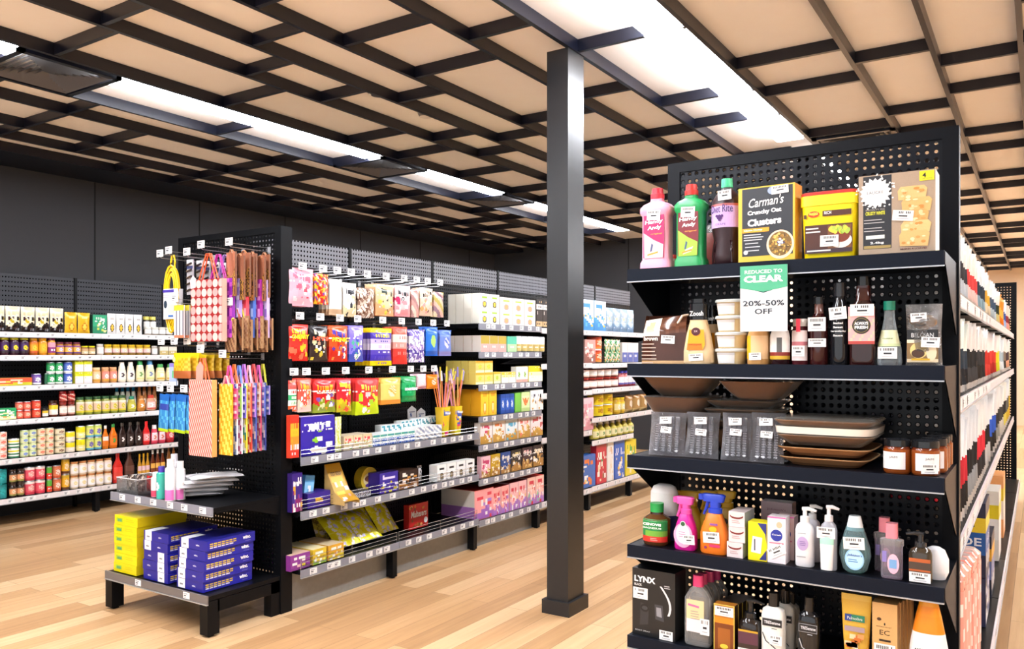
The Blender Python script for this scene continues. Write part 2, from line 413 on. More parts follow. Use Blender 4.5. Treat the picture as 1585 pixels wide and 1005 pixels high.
PEG_XR = pegmat('pegboard_end_clearance', 0, '#0d1018', hole=.0052, through=True, rough=.3)
def shelf(parent, w, d, z, railmat, tick=True, seed=0, ticks=6, lip=M_LIP, bracket=True, wires=0, plate=None, wirelen=None):
    """one shelf of a bay in the bay's frame: x across, -y out to the front, back at y=0"""
    m = bx(-w/2+.004, w/2-.004, -d, -.004, z-.022, z)
    s = obj('shelf', m, parent, mat=plate or M_STEEL, smooth=False)
    obj('ticket_rail', bx(-w/2+.002, w/2-.002, -d-.008, -d, z-.036, z+.004), s, mat=railmat, smooth=False)
    obj('shelf_lip', bx(-w/2+.002, w/2-.002, -d-.012, -d-.0005, z-.042, z-.037), s, mat=lip, smooth=False)
    if bracket:
        for x in (-w/2+.006, w/2-.006):
            m = MB()
            m.box(x-.0015, x+.0015, -d+.02, -.001, z-.03, z-.0225, '888')
            for e in (-.0015, .0015):
                P = [(x+e, 0, z-.03), (x+e, -d*.6, z-.03), (x+e, -.015, z-.10), (x+e, 0, z-.10)]
                m.poly(P if e > 0 else P[::-1], '888')
            obj('bracket', m, s, mat=M_STEEL, smooth=False)
    if wires:
        m = MB(); L = wirelen or w-.02
        for k in range(wires): m.tube([(-L/2, -d+.004, z+.02+k*.022), (L/2, -d+.004, z+.02+k*.022)], .0016, '888')
        for x in (-L/2, 0, L/2): m.tube([(x, -d+.004, z), (x, -d+.004, z+.02+(wires-1)*.022)], .0016, '888')
        obj('wire_guard', m, s, mat=M_WIRE)
    if tick:
        r = random.Random(seed); x = -w/2+.04
        for k in range(ticks):
            x = -w/2+.04+(w-.08)*(k+r.uniform(.2, .8))/ticks
            obj('price_ticket', None, s, (x, -d-.0095, z-.016), 0, me=TICK)
    return s
def gondola_bay(label, x, y0, y1, shelves, d, railmat, top=2.09, base=.2, toplit=False, seed=0, cat='shelving', kick=True, ticks=5, peg=None, sides=False, basew=0, legs=True):
    """bay whose open side faces +X; x = plane of its back panel"""
    w = y1-y0
    t = thing('shelving_bay', label, cat, (x, (y0+y1)/2, 0), PI/2)
    obj('back_panel', bx(-w/2+.004, w/2-.004, 0, .012, base, top-.16 if toplit else top), t, mat=peg or PEG_Y, smooth=False)
    if toplit: obj('toplit_panel', bx(-w/2+.004, w/2-.004, -.004, .012, top-.155, top), t, mat=PEG_TOPLIT, smooth=False)  # top band of the same board, lit look carried by its colour
    m = bx(-w/2+.001, -w/2+.024, -.008, .03, 0, top+.005)
    obj('upright', m, t, mat=M_STEEL, smooth=False)
    if kick: obj('kick_panel', bx(-w/2+.002, w/2-.002, -d+.068, -d+.074, 0, base-.024), t, mat=M_KICK, smooth=False)
    shelf(t, w, d, base, railmat, seed=seed, ticks=ticks, wires=basew, bracket=False)
    if legs:
        for sx in (w/2-.02,):
            m = bx(sx-.02, sx+.02, -d+.01, -d+.065, .008, base-.024)
            m.box(sx-.012, sx+.012, -d+.02, -d+.05, 0, .01, '888')
            obj('leg', m, t, mat=M_STEEL, smooth=False)
    for k, q in enumerate(shelves):
        z, dd = (q[0], q[1]) if isinstance(q, tuple) else (q, d)
        wi = q[2] if isinstance(q, tuple) and len(q) > 2 else 0
        shelf(t, w, dd, z, railmat, seed=seed*17+k, ticks=ticks, wires=wi)
    return t
# left wall run: back panel x=-7.42, fronts at about -6.98
LW = [-7.42, .43]
LZ = [1.575, 1.385, 1.137, .862, .545, .225]
ords = ['nearest', 'second', 'third', 'fourth', 'fifth', 'sixth', 'seventh', 'eighth', 'ninth', 'tenth']
yb = [2.3, 3.17, 4.05, 4.94, 5.83, 6.72, 7.6, 8.5]
nm = ['cut by the left frame edge', 'with the jars of yellow lids', 'with the pasta sauces and mayonnaise', 'behind the gift bag stand', 'hidden behind the snack aisle', 'hidden behind the snack aisle, farther', 'hidden behind the snack aisle, last']
for i in range(len(yb)-1):
    gondola_bay('black wall shelving bay of groceries ' + nm[i], LW[0], yb[i], yb[i+1], LZ[:5], LW[1], M_RAILW, base=LZ[5], seed=i+1, ticks=7 if i < 4 else 2, kick=False, peg=PEG_LW)
# snack aisle run: back panel x=-3.80, fronts at about -3.35
SX = -3.795
gy = [3.065, 3.87, 4.73, 5.6, 6.48, 7.36, 8.22]
Z12, Z34 = [.833, .537], [1.615, 1.41, 1.175, .945, .74, .495]
Z5, Z6, Z7 = [1.605, 1.315, 1.075, .716], [1.605, 1.31, 1.08, .82, .615], [1.605, 1.31, 1.08, .82]
cfg = [('black pegboard bay of hanging sweets beside the gift bag stand', [(.833, .43, 2), (.537, .43, 3)], .22),
       ('black pegboard bay of hanging snacks and straws', [(.833, .43, 2), (.537, .43, 3)], .22),
       ('black shelving bay of cans, crackers and biscuits left of the column', Z34, .2),
       ('black shelving bay of cereals partly behind the column', Z5, .2),
       ('black shelving bay of spreads and cereal boxes right of the column', Z6, .205),
       ('last black shelving bay, half hidden by the clearance shelves', Z7, .205)]
for i, (lb, zs, bz) in enumerate(cfg):
    gondola_bay(lb, SX, gy[i], gy[i+1], zs, .43, M_STRIP if i < 3 else M_RAILW, base=bz, toplit=True, seed=40+i, ticks=7 if i < 4 else 5, basew=3 if i < 2 else 0, kick=i < 3)
mb = bx(-.005, .005, -.45, .45, .0, 2.09)
# ---- gift bag stand at the end of the snack aisle (faces -Y)
def end_stand(name, label, x0, x1, yp, ztop, peg, postmat, pd=.045):
    t = thing(name, label, 'shelving', ((x0+x1)/2, yp, 0)); w = x1-x0
    obj('back_panel', bx(-w/2+.03, w/2-.03, 0, .002, .12, ztop-.035), t, mat=peg, smooth=False)
    m = bx(-w/2, w/2, -.006, pd, ztop-.035, ztop)
    obj('top_rail', m, t, mat=postmat, smooth=False)
    for x in (-w/2, w/2-.045):
        m = bx(x, x+.045, -.006, pd, 0, ztop-.035)
        q = obj('post', m, t, mat=postmat, smooth=False)
    return t, w
GX0, GX1, GY = -4.315, -3.418, 2.985
gs, gw = end_stand('gift_stand', 'tall black pegboard end stand hung with gift bags', GX0, GX1, GY, 2.09, PEG_X, M_STEEL, .072)
shelf(gs, .885, .425, .635, M_STRIP, seed=5, ticks=6)
s = shelf(gs, .89, .455, .205, plain('base_rail_grey', '#6c6664', .3), seed=6, ticks=2, bracket=False)
for sx in (-.412, .412):
    m = bx(sx-.03, sx+.03, -.46, -.39, .012, .18); m.box(sx-.015, sx+.015, -.44, -.41, 0, .013, '888'); obj('leg', m, gs, mat=M_STEEL, smooth=False)
for sx in (-.43, .43):
    m = bx(sx-.012, sx+.012, -.40, .04, .12, .18); obj('side_rail', m, gs, mat=M_STEEL, smooth=False)
obj('back_leg', bx(.385, .442, -.066, -.008, 0, .18), gs, mat=M_STEEL, smooth=False)
# ---- clearance stand (faces -Y)
CX0, CX1, CY = -1.135, -.205, 2.79
M_CST = plain('clearance_steel', '#0a0c12', .4, noise=.1, nscale=90, spec=.14)
cs, cw = end_stand('clearance_stand', 'tall navy black pegboard end stand of reduced groceries and toiletries', CX0, CX1, CY, 2.09, PEG_XR, M_CST)
CZS = [1.672, 1.366, 1.068, .777, .482]
for k, z in enumerate(CZS):
    w = .915
    s = obj('shelf', bx(-w/2, w/2, -.36, -.008, z-.02, z), cs, mat=M_CST, smooth=False)
    obj('shelf_edge', bx(-w/2, w/2, -.368, -.36, z-.036, z+.003), s, mat=M_NAVY, smooth=False)
    obj('shelf_lip', bx(-w/2, w/2, -.371, -.362, z-.040, z-.0365), s, mat=M_LIP, smooth=False)
    for x in (-w/2, w/2):
        m = MB()
        m.box(x-.0015, x+.0015, -.36, -.008, z-.034, z+.001, '888')
        for e in (-.0015, .0015):
            P = [(x+e, -.008, z-.034), (x+e, -.345, z-.034), (x+e, -.02, z-.215), (x+e, -.008, z-.215)]
            m.poly(P if e > 0 else P[::-1], '888')
        obj('bracket', m, s, mat=M_CST, smooth=False)
shelf_b = obj('base_shelf', bx(-.46, .46, -.40, -.008, .16, .19), cs, mat=M_CST, smooth=False)
for sx in (-.44, .44): obj('leg', bx(sx-.02, sx+.02, -.38, -.3, 0, .16), cs, mat=M_CST, smooth=False)
# ---- aisle run behind the clearance stand: side facing +X (seen at the right edge) and its far end panel
RXB = -.66
ry = [2.84, 3.74, 4.64, 5.54, 6.44, 7.34, 8.24, 9.14]
rl = ['right aisle shelving bay of hanging packets beside the clearance stand post'] + ['%s bay of packets along the right aisle from the clearance stand' % o for o in ords[1:7]]
for i in range(7):
    t = gondola_bay(rl[i], RXB, ry[i], ry[i+1], [(1.585, .44), (1.255, .44), (.80, .44)], .49, M_RAILW, base=.2, seed=90+i, ticks=3, kick=False, legs=False)
t, w_ = end_stand('end_panel', 'black pegboard end panel at the far end of the right aisle', -1.12, -.19, 9.2, 2.09, PEG_X, M_STEEL)
# ---------------------------------------------------------------- product helpers
def sticker(parent, x, z, y, w=.036, h=.024, tilt=0, name='price_sticker'):
    m = MB(); m.rect(-w/2, w/2, -h/2, h/2, 0, 'f4f2f0'); n = 9; r = random.Random(int(abs(x*1e4+z*1e5)))
    for i in range(n):
        if r.random() < .8: m.rect(-w*.38+i*w*.085, -w*.38+i*w*.085+w*.05, h*.18, h*.40, -.0004, '3a3a40')
    m.rect(-w*.2, w*.22, -h*.12, h*.02, -.0004, '303036'); m.rect(-w*.3, w*.3, -h*.34, -h*.28, -.0004, 'b0b0b6')
    m.xf(Matrix.Rotation(-tilt, 4, 'Y')); o = obj(name, m, parent, (x, y, z), smooth=False); return o
def secs(h, w, d, prof, f='pl'):
    return [(q[0]*h, q[1]*w/2, (q[2] if len(q) > 4 else q[1])*d/2, q[-2] if len(q) > 3 else q[-1], q[-1] if len(q) > 3 else f) for q in prof]
def S(h, w, d, *rows):
    """rows: (z fraction, width fraction, depth fraction, colour, finish)"""
    return [(r[0]*h, r[1]*w/2, r[2]*d/2, r[3], r[4] if len(r) > 4 else 'pl') for r in rows]
def solid(sec, n=20, p=2.0, f='pl', cy=0):
    m = MB(); m.loft(sec, n, f, p, cy=cy); return m
CSF = 2.45
def slot(u0, u1, vt, k, yf=CSF):
    x0, x1 = atY(u0, yf), atY(u1, yf); x = (x0+x1)/2
    return x, x1-x0, hgt(vt, x, yf)-CZS[k]
def near(name, label, cat, x, yf, d, k, rz=0, group=None, z=None):
    return thing(name, label, cat, (x, yf+d/2, (CZS[k] if z is None else z)+.0008), rz, group)
def lines(m, x0, x1, z0, n, dz, y, col, th=.0022, r=None):
    r = r or random.Random(3)
    for i in range(n): m.rect(x0, lerp(x0, x1, r.uniform(.65, 1)), z0-i*dz-th, z0-i*dz, y, col)

# ================= clearance stand, top shelf
def cleaner(label, u0, u1, vt, body, bodyd, lab1, lab2, capc):
    x, w, h = slot(u0, u1, vt, 0); d = .07; t = near('cleaner_bottle', label, 'cleaning bottle', x, CSF, d, 0)
    s = S(h, w, d, (0, 1, 1, body), (.09, .97, .97, body), (.13, .86, .86, body), (.66, .86, .86, body), (.70, 1, .96, body), (.755, 1, .94, body), (.80, .8, .8, body), (.835, .4, .5, body), (.87, .36, .46, body), (.875, .36, .46, body))
    obj('body', solid(s, 28, 4), t)
    obj('cap', solid(S(h, w, d, (.872, .4, .55, capc), (.93, .4, .55, capc), (.935, .34, .5, capc), (1, .32, .48, capc)), 20, 2.4), t)
    m = MB(); y = -d*.43-.0012; a = w*.33
    m.shape([(-a, .13*h+.004), (a*.9, .13*h+.004), (a, .4*h), (a*.95, .66*h), (-a*.95, .66*h), (-a, .4*h)], y, lab1)
    m.shape([(-a*.9, .14*h), (a*.85, .14*h), (a*.9, .3*h), (0, .36*h), (-a*.95, .45*h)], y-.0004, lab2)
    m.shape([(-a*.5, .16*h), (a*.3, .19*h), (a*.5, .25*h), (-a*.2, .22*h)], y-.0008, 'f0ead8'); m.shape([(-a*.6, .17*h), (a*.4, .20*h), (a*.4, .22*h), (-a*.6, .19*h)], y-.0012, 'e89a30')
    m.shape([(-a*.35, .22*h), (-a*.2, .22*h), (-a*.05, .3*h), (-a*.2, .32*h)], y-.0012, '4a5a80')
    m.text('Handy', 0, .545*h, a*1.7, .06*h, y-.0012, 'fff', bold=.03, slant=.15, rot=.06); m.text('Andy', a*.05, .475*h, a*1.3, .058*h, y-.0012, 'fff', bold=.03, slant=.15, rot=.06)
    m.text('original', a*.25, .42*h, a*1.1, .022*h, y-.0012, 'f5a040', bold=.02)
    obj('front_label', m, t, smooth=False); sticker(t, .0, .66*h, y-.0022, .046, .032, -.05)
cleaner('pink bottle of floor cleaner with red cap on the top clearance shelf', 987, 1036, 290, 'f09ab4', 0, 'b01860', 'e8c0c8', 'd0283a')
cleaner('green bottle of floor cleaner with red cap on the top clearance shelf', 1040, 1089, 284, '17924e', 0, '7a1c28', '9ed040', 'd0281e')
# soda
x, w, h = slot(1095, 1141, 274, 0); t = near('soda_bottle', 'dark grape soda bottle with green cap and lilac label', 'drink bottle', x, CSF, w, 0)
DK = '2a0f16'
s = S(h, w, w, (0, .8, .8, DK), (.03, .96, .96, DK), (.12, 1, 1, DK), (.30, .86, .86, DK), (.42, .98, .98, DK), (.68, 1, 1, DK), (.74, .98, .98, DK), (.82, .72, .72, '3a2026'), (.87, .42, .42, 'b8b8b8', 'cl'), (.90, .32, .32, 'b8b8b8', 'cl'))
m = solid(s, 24, 2.0, 'lq')
for k in range(5):
    a = 2*PI*k/5+.3; m.tube([(math.cos(a)*w*.47, math.sin(a)*w*.47, .01), (math.cos(a)*w*.5, math.sin(a)*w*.5, .03*1.4), (math.cos(a)*w*.44, math.sin(a)*w*.44, .28*h)], .004, DK, 'lq')
obj('body', m, t)
m = MB(); fn = m.wrap(s, .43*h, .70*h, -80, 80, 24, 10, lambda u, v: 'b06060' if v > .87 else 'c9a8dc', off=.001)
def onw(fx, w_, y0=.002): return lambda X, Z: (X, -math.sqrt(max(1e-6, (w_/2+y0)**2-X*X)), Z)
for i, (dx, dz) in enumerate(((0, 0), (-.004, .006), (.004, .006), (-.008, .012), (0, .012), (.008, .012))): m.disc(-.008+dx, .515*h+dz, .0045, .0045, -w/2-.003, '4a1868', n=10)
m.text('Diet Rite', -.004, .60*h, .07, .024, 0, '3a2a6a', fn=onw(0, w)); m.text('GRAPE', -.006, .455*h, .035, .006, 0, '6a4a9a', fn=onw(0, w))
obj('wrap_label', m, t, smooth=False)
obj('cap', solid(S(h, w, w, (.90, .38, .38, '4cc890'), (1, .36, .36, '3ab87e')), 20), t); sticker(t, .008, .79*h, -w/2-.002, .042, .03, .05)
# cereal box
x, w, h = slot(1143, 1232, 288, 0); d = .07; t = near('cereal_box', 'yellow edged box of oat clusters with a cereal bowl picture', 'cereal box', x, CSF, d, 0, rz=math.radians(-3))
m = MB(); m.box(-w/2, w/2, -d/2, d/2, 0, h, 'd8b838', side='e0a030', top='e8c050'); obj('carton', m, t, smooth=False)
m = MB(); y = -d/2-.0006; a = w/2
m.rect(-a+.012, a-.006, .022, h-.004, y, '25272e'); cx, cz, R = a*.50, .052, .043
m.disc(cx, cz, R*.95, R, y-.0005, 'efd9b8', n=28); m.disc(cx, cz+.002, R*.8, R*.84, y-.001, '7a5a20', n=24); r = random.Random(5)
for i in range(80):
    q, b = r.uniform(0, 2*PI), r.random()**.5*R*.74; m.disc(cx+b*math.cos(q), cz+b*math.sin(q), r.uniform(.002, .005), r.uniform(.002, .004), y-.0015-i*2e-6, r.choice(['c89a38', 'a87828', 'e0bc60', '5a4018', '8a6a20']), n=6)
for i in range(14): q, b = r.uniform(0, 2*PI), r.random()*R*.3; m.disc(cx+b*math.cos(q), cz+.006+b*math.sin(q), .004, .003, y-.0022-i*2e-6, r.choice(['f0ecf4', '3a3560', 'e6e0ee']), n=8)
m.text("Carman's", -a*.02, h*.74, w*.62, .028, y-.002, 'fff', bold=.01, slant=.25, rot=.06); m.text('Crunchy Oat', -a*.05, h*.625, w*.60, .017, y-.002, 'fff', bold=.04, rot=.04); m.text('Clusters', -a*.05, h*.49, w*.60, .022, y-.002, 'fff', bold=.045, rot=.04)
m.rect(-a+.014, a*.12, h*.405, h*.46, y-.002, 'e2a020'); m.text('Classic Honey', -a*.45, h*.42, w*.33, .006, y-.0026, 'fff', bold=.02)
lines(m, -a+.018, a*.05, h*.38, 3, .0075, y-.002, 'c8c8cc', .003); lines(m, -a+.022, -a*.1, h*.27, 3, .011, y-.002, 'c8c8cc', .003)
m.disc(-a+.024, .034, .007, .007, y-.002, 'd8d8e0', n=14); m.disc(a*.25, h*.93, .016, .012, y-.002, '9aa8cc', n=16)
obj('front_print', m, t, smooth=False); sticker(t, a*.5, h*.93, y-.003, .05, .024, .05)
# gravy tub
x, w, h = slot(1237, 1327, 294, 0); d = .11; t = near('gravy_tub', 'big yellow tub of gravy powder with red lid', 'food tub', x, CSF, d, 0)
Y = 'eed800'
obj('body', solid([(0, w*.42, d*.42, Y), (.004, w*.44, d*.44, Y), (h*.78, w*.475, d*.475, Y), (h*.785, w*.5, d*.5, 'f2dc20'), (h*.93, w*.5, d*.5, Y), (h*.935, w*.49, d*.49, Y)], 28, 7), t)
obj('lid', solid([(h*.935, w*.49, d*.49, 'c03028'), (h*.975, w*.495, d*.495, 'c83a30'), (h*.985, w*.47, d*.47, 'c83a30')], 28, 7), t)
m = MB(); y = -d*.475-.002
m.rect(-w*.4, w*.42, .018, h*.50, y, '4a2418'); m.rect(w*.0, w*.40, .03, h*.48, y-.0005, '7a4a28'); m.disc(w*.22, .052, w*.19, .022, y-.001, 'e6e2de', n=22); m.disc(w*.22, .066, w*.16, .020, y-.0015, '7a3018', n=18)
for i in range(16): m.disc(w*(.05+.02*i), h*.41+r.uniform(-.006, .008), .006, .007, y-.002-i*1e-5, r.choice(['e8c828', '8ab038', 'f0d840', 'a8c048']), n=8)
m.text('2kg', -w*.25, h*.42, w*.25, .010, y-.003, 'e8e0d8', bold=.02) if False else None
lines(m, -w*.38, -w*.08, h*.46, 2, .010, y-.002, 'e0dcd8', .004); m.rect(-w*.38, w*.4, .018, .03, y-.001, '3a2430'); lines(m, -w*.36, w*.2, .027, 1, .01, y-.002, 'e0dcd8', .004)
m.shape([(-w*.33, h*.66), (-w*.24, h*.69), (-w*.16, h*.66), (-w*.24, h*.63)], y-.0008, 'e8a020'); m.disc(-w*.245, h*.66, w*.1, h*.045, y, 'd83018', n=18); m.text('MAGGI', -w*.245, h*.65, w*.15, .007, y-.002, 'ffe860', bold=.03)
m.rect(-w*.09, w*.4, h*.62, h*.70, y, '4a2418'); m.text('RICH', 0, h*.645, w*.12, .009, y-.001, 'fff', bold=.02); m.rect(-w*.42, -w*.37, h*.60, h*.66, y, '4a2418')
obj('front_label', m, t, smooth=False); sticker(t, w*.03, h*.26, y-.004, .05, .032, -.02)
# bread mix box
x, w, h = slot(1329, 1448, 268, 0); d = .1; t = near('bread_mix_box', 'large grey brown box of bread mix with bread slices picture', 'food box', x, CSF, d, 0)
m = MB(); m.box(-w/2, w/2, -d/2, d/2, 0, h, 'a8927c', side='e8dca0', top='c0ac90'); obj('carton', m, t, smooth=False)
m = MB(); y = -d/2-.0006; a = w/2
m.rect(-a+.012, -a*.12, .02, h-.003, y, '23252b'); m.rect(-a+.014, -a*.14, .021, .029, y-.0004, 'a08a50')
pts = []
for i in range(36):
    q = 2*PI*i/36; R = .036*(1+(.22 if i % 2 else -.08)*r.uniform(.5, 1)); pts.append((-a*.55+R*math.cos(q), h*.78+R*1.02*math.sin(q)))
m.shape(pts, y-.001, 'f2f0ee')
for i in range(26): q, b = r.uniform(0, 2*PI), r.uniform(.038, .052); m.disc(-a*.55+b*math.cos(q), h*.78+b*math.sin(q), .0025, .0025, y-.0008, 'f2f0ee', n=6)
m.text('LAUCKE', -a*.55, h*.765, .042, .008, y-.0015, '55555a'); m.text('SPECIALTY MIX', -a*.55, h*.56, .05, .0045, y-.0015, 'b0a8a0'); m.text('CRUSTY WHITE', -a*.55, h*.505, .05, .010, y-.0015, 'd8d838', bold=.03)
lines(m, -a*.85, -a*.2, h*.45, 2, .008, y-.0012, 'b8b4b4'); lines(m, -a*.85, -a*.2, h*.35, 2, .008, y-.0012, 'b8b4b4'); m.rect(-a*.8, -a*.3, h*.21, h*.255, y-.001, 'd8e0d8'); m.text('2.4kg', -a*.5, h*.14, .035, .008, y-.0015, 'fff', bold=.02)
for i, (bx0, bx1, z0, z1) in enumerate(((.06, .8, .66, .82), (.16, .92, .52, .68), (.2, .84, .38, .53), (.14, .9, .27, .40), (.1, .86, .10, .28))):
    c = ['e2b878', 'dcae6c', 'd8a460', 'e4ba7c', 'e0b070'][i]; m.shape([(a*bx0, h*z0), (a*(bx1-.05), h*z0-.003), (a*bx1, h*(z1-.04)), (a*(bx1-.08), h*z1), (a*(bx0+.06), h*z1), (a*(bx0-.02), h*(z1-.05))], y-.0008-i*2e-4, c)
    for k in range(9): m.disc(a*r.uniform(bx0+.08, bx1-.1), h*r.uniform(z0+.02, z1-.02), r.uniform(.003, .008), r.uniform(.002, .005), y-.0022-k*1e-5, r.choice(['ecc894', 'c98a40', 'f2d8a8', 'd49850']), n=7)
m.rect(a*.60, a*.97, h*.87, h*.985, y-.001, 'f0e01c'); m.text('4', a*.72, h*.905, None, h*.06, y-.0015, '202020', bold=.02); m.text('by 600g', a*.8, h*.885, .024, .003, y-.0015, '404040')
m.text('MAKES 4 LOAVES', a*.45, .012, .065, .005, y-.0015, '5a1818', bold=.02)
obj('front_print', m, t, smooth=False); sticker(t, a*.18, h*.47, y-.004, .052, .028, -.12)
# red tub behind
x = atY(1033, 2.6); t = near('sauce_tub', 'small red topped tub behind the two floor cleaner bottles', 'food tub', x, 2.58, .06, 0)
obj('body', solid([(0, .024, .024, 'd8c0a8'), (.05, .03, .03, 'c86040')], 18), t); obj('lid', solid([(.05, .032, .032, 'd83020'), (.062, .032, .032, 'd83020')], 18), t)
x = atY(1118, 2.66); t = near('cleaner_bottle', 'tall half hidden bottle with red brown label behind the soda', 'cleaning bottle', x-.03, 2.62, .07, 0)
obj('body', solid([(0, .04, .03, '7a2a20'), (.13, .04, .03, 'c8c0c0', 'cl'), (.16, .015, .015, 'c8c0c0', 'cl')], 20, 3), t)
# hanging sign
x0, x1 = atY(1146, 2.415), atY(1219, 2.415); zt, zb = hgt(411, (x0+x1)/2, 2.415), hgt(513, (x0+x1)/2, 2.415); w = x1-x0; h = zt-zb
t = thing('sale_sign', 'green and white clearance sign hanging from the top shelf edge', 'sign', ((x0+x1)/2, 2.414, zb))
m = MB(); m.box(-w/2, w/2, -.0006, .0006, 0, h, 'f2f2f4'); obj('card', m, t, smooth=False)
m = MB(); y = -.0012; m.shape([(-w*.18, h*.68), (w*.18, h*.68), (w*.18, h*.62), (0, h*.585), (-w*.18, h*.62)], y, '1f4a48')
m.shape([(-w/2, h), (-w/2, h*.665), (0, h*.60), (w/2, h*.665), (w/2, h)], y-.0003, '4fae86'); m.polyrev = 0
m.text('REDUCED TO', 0, h*.88, w*.80, h*.055, y-.001, 'e8f6ee', bold=.02); m.text('CLEAR', 0, h*.745, w*.84, h*.105, y-.001, 'f6fffa', bold=.05)
m.text('20%-50%', 0, h*.385, w*.88, h*.085, y-.001, '26303c', bold=.02); m.text('OFF', 0, h*.26, w*.37, h*.085, y-.001, '26303c', bold=.02)
obj('print', m, t, smooth=False); obj('clip', bx(-.012, .012, .0008, .0050, h-.012, h), t, mat=M_LIP, smooth=False)

# ================= second shelf
# bread bag
x, w, h = slot(990, 1062, 488, 1); d = .09; t = near('bread_bag', 'brown bag of sliced bread in clear plastic, first on its shelf', 'bread', x, CSF, d, 1)
def bc(u, v):
    if v < .04: return 'c8a070'
    if u < .4 and v > .6: return 'd8b890' if (u-.2)**2+(v-.8)**2 < .012 else 'e8e0d0'
    return '4a2a20' if v < .62 else ('6a4230' if (int(u*9)+int(v*9)) % 2 else '5c3828')
m = MB(); m.grid(lambda u, v: ((u-.5)*w*(1-.12*v), -d/2*(.55+.45*math.sin(PI*min(1, max(0, u*.9+.05))))*(1 if v < .75 else 1-(v-.75)*2.2), v*h*(1-.10*(1-u)*(v > .6))), 14, 14, bc, 'gl')
m.grid(lambda u, v: ((.5-u)*w*(1-.12*v), d/2*(.55+.45*math.sin(PI*min(1, u*.9+.05)))*(1 if v < .75 else 1-(v-.75)*2.2), v*h), 10, 10, lambda u, v: '4a2a20', 'gl')
for q in (-1, 1): m.grid(lambda u, v, q=q: (q*w/2*(1-.12*v)*(1 if u else 1), (u-.5)*d*.6*q*(1 if v < .75 else 1-(v-.75)*2.2), v*h), 2, 8, lambda u, v: '5c3626', 'gl')
m.text('brown', -w*.25, h*.48, w*.3, .014, -d/2-.001, 'f4ece0', bold=.03); lines(m, -w*.45, -w*.08, h*.42, 6, .012, -d/2-.001, 'c8b0a0', .003)
obj('loaf_bag', m, t); sticker(t, w*.12, h*.5, -d/2-.002, .046, .026, -.06)
m = MB(); m.tube([(w*.2, -d*.3, h*.7), (w*.38, -d*.3, h*.98), (w*.46, -.01, h*1.0)], .004, 'e0c8b0', 'gl'); obj('twisted_end', m, t)
# dressing bottles
def dressing(label, u0, u1, vt, yf):
    x, w, h = slot(u0, u1, vt, 1, yf); d = .05; t = near('dressing_bottle', label, 'sauce bottle', x, yf, d, 1); C_ = 'e6c79a'
    s = S(h, w, d, (0, .86, .9, C_), (.03, 1, 1, C_), (.2, .98, 1, C_), (.45, .80, .9, C_), (.66, .56, .76, C_), (.68, .56, .76, C_))
    obj('body', solid(s, 24, 2.4), t); obj('cap', solid(S(h, w, d, (.68, .58, .8, '17171a', 'gl'), (.93, .56, .78, '17171a', 'gl'), (.94, .5, .7, '17171a', 'gl'), (1, .48, .68, '202024', 'gl')), 24, 2.4), t)
    m = MB(); y = -d/2-.001; m.shape([(-w*.30, h*.22), (w*.22, h*.22), (w*.30, h*.30), (w*.26, h*.53), (-w*.22, h*.53)], y, 'f0a010'); m.shape([(-w*.30, h*.22), (w*.22, h*.22), (w*.2, h*.32), (-w*.28, h*.32)], y-.0004, 'e87818')
    m.disc(-w*.0, h*.50, w*.15, w*.13, y-.001, '4a1420', n=14); m.text('3X', 0, h*.49, w*.12, h*.03, y-.0015, 'f0d0d0'); m.text('mayo', -.002, h*.285, w*.4, h*.025, y-.0015, '7a3a10')
    obj('front_label', m, t, smooth=False); m = MB(); m.text('Zoosh', 0, h*.74, w*.46, h*.075, -d*.4-.001, 'f2f2f2', bold=.02); obj('cap_print', m, t, smooth=False)
    return t, w, h
t, w, h = dressing('cream dressing squeeze bottle with black cap beside the bread', 1054, 1101, 463, CSF); sticker(t, 0, h*.11, -.0275, .046, .022, .05)
dressing('second cream dressing bottle behind the front one, black cap', 1083, 1113, 473, 2.53)
# stacked tubs
for i in range(4):
    x, w, h = slot(1101, 1150, 463, 1); hh = h/4
    t = near('dip_tub', '%s clear tub of biscuits in the stack of four' % ['bottom', 'second lowest', 'second highest', 'top'][i], 'food tub', x, CSF, w, 1, z=CZS[1]+i*hh, group='stack of clear tubs'); t['group'] = 'stack of clear tubs'
    obj('tub', solid([(0, w*.40, w*.40, 'd8c090'), (hh*.8, w*.46, w*.46, 'd2b27c')], 24, 2.6, 'gl'), t)
    m = MB(); m.wrap([(0, w*.40, w*.40, 0), (hh*.8, w*.46, w*.46, 0)], hh*.08, hh*.74, -50, 22, 8, 4, lambda u, v: 'e6e2de' if v < .8 else 'c8c4c4', p=2.6); obj('paper_label', m, t, smooth=False)
    obj('lid', solid([(hh*.8, w*.5, w*.5, 'c8ccc8'), (hh*.92, w*.5, w*.5, 'dcdfdc'), (hh*.985, w*.47, w*.47, 'c4c8c4')], 24, 2.6, 'gl'), t)
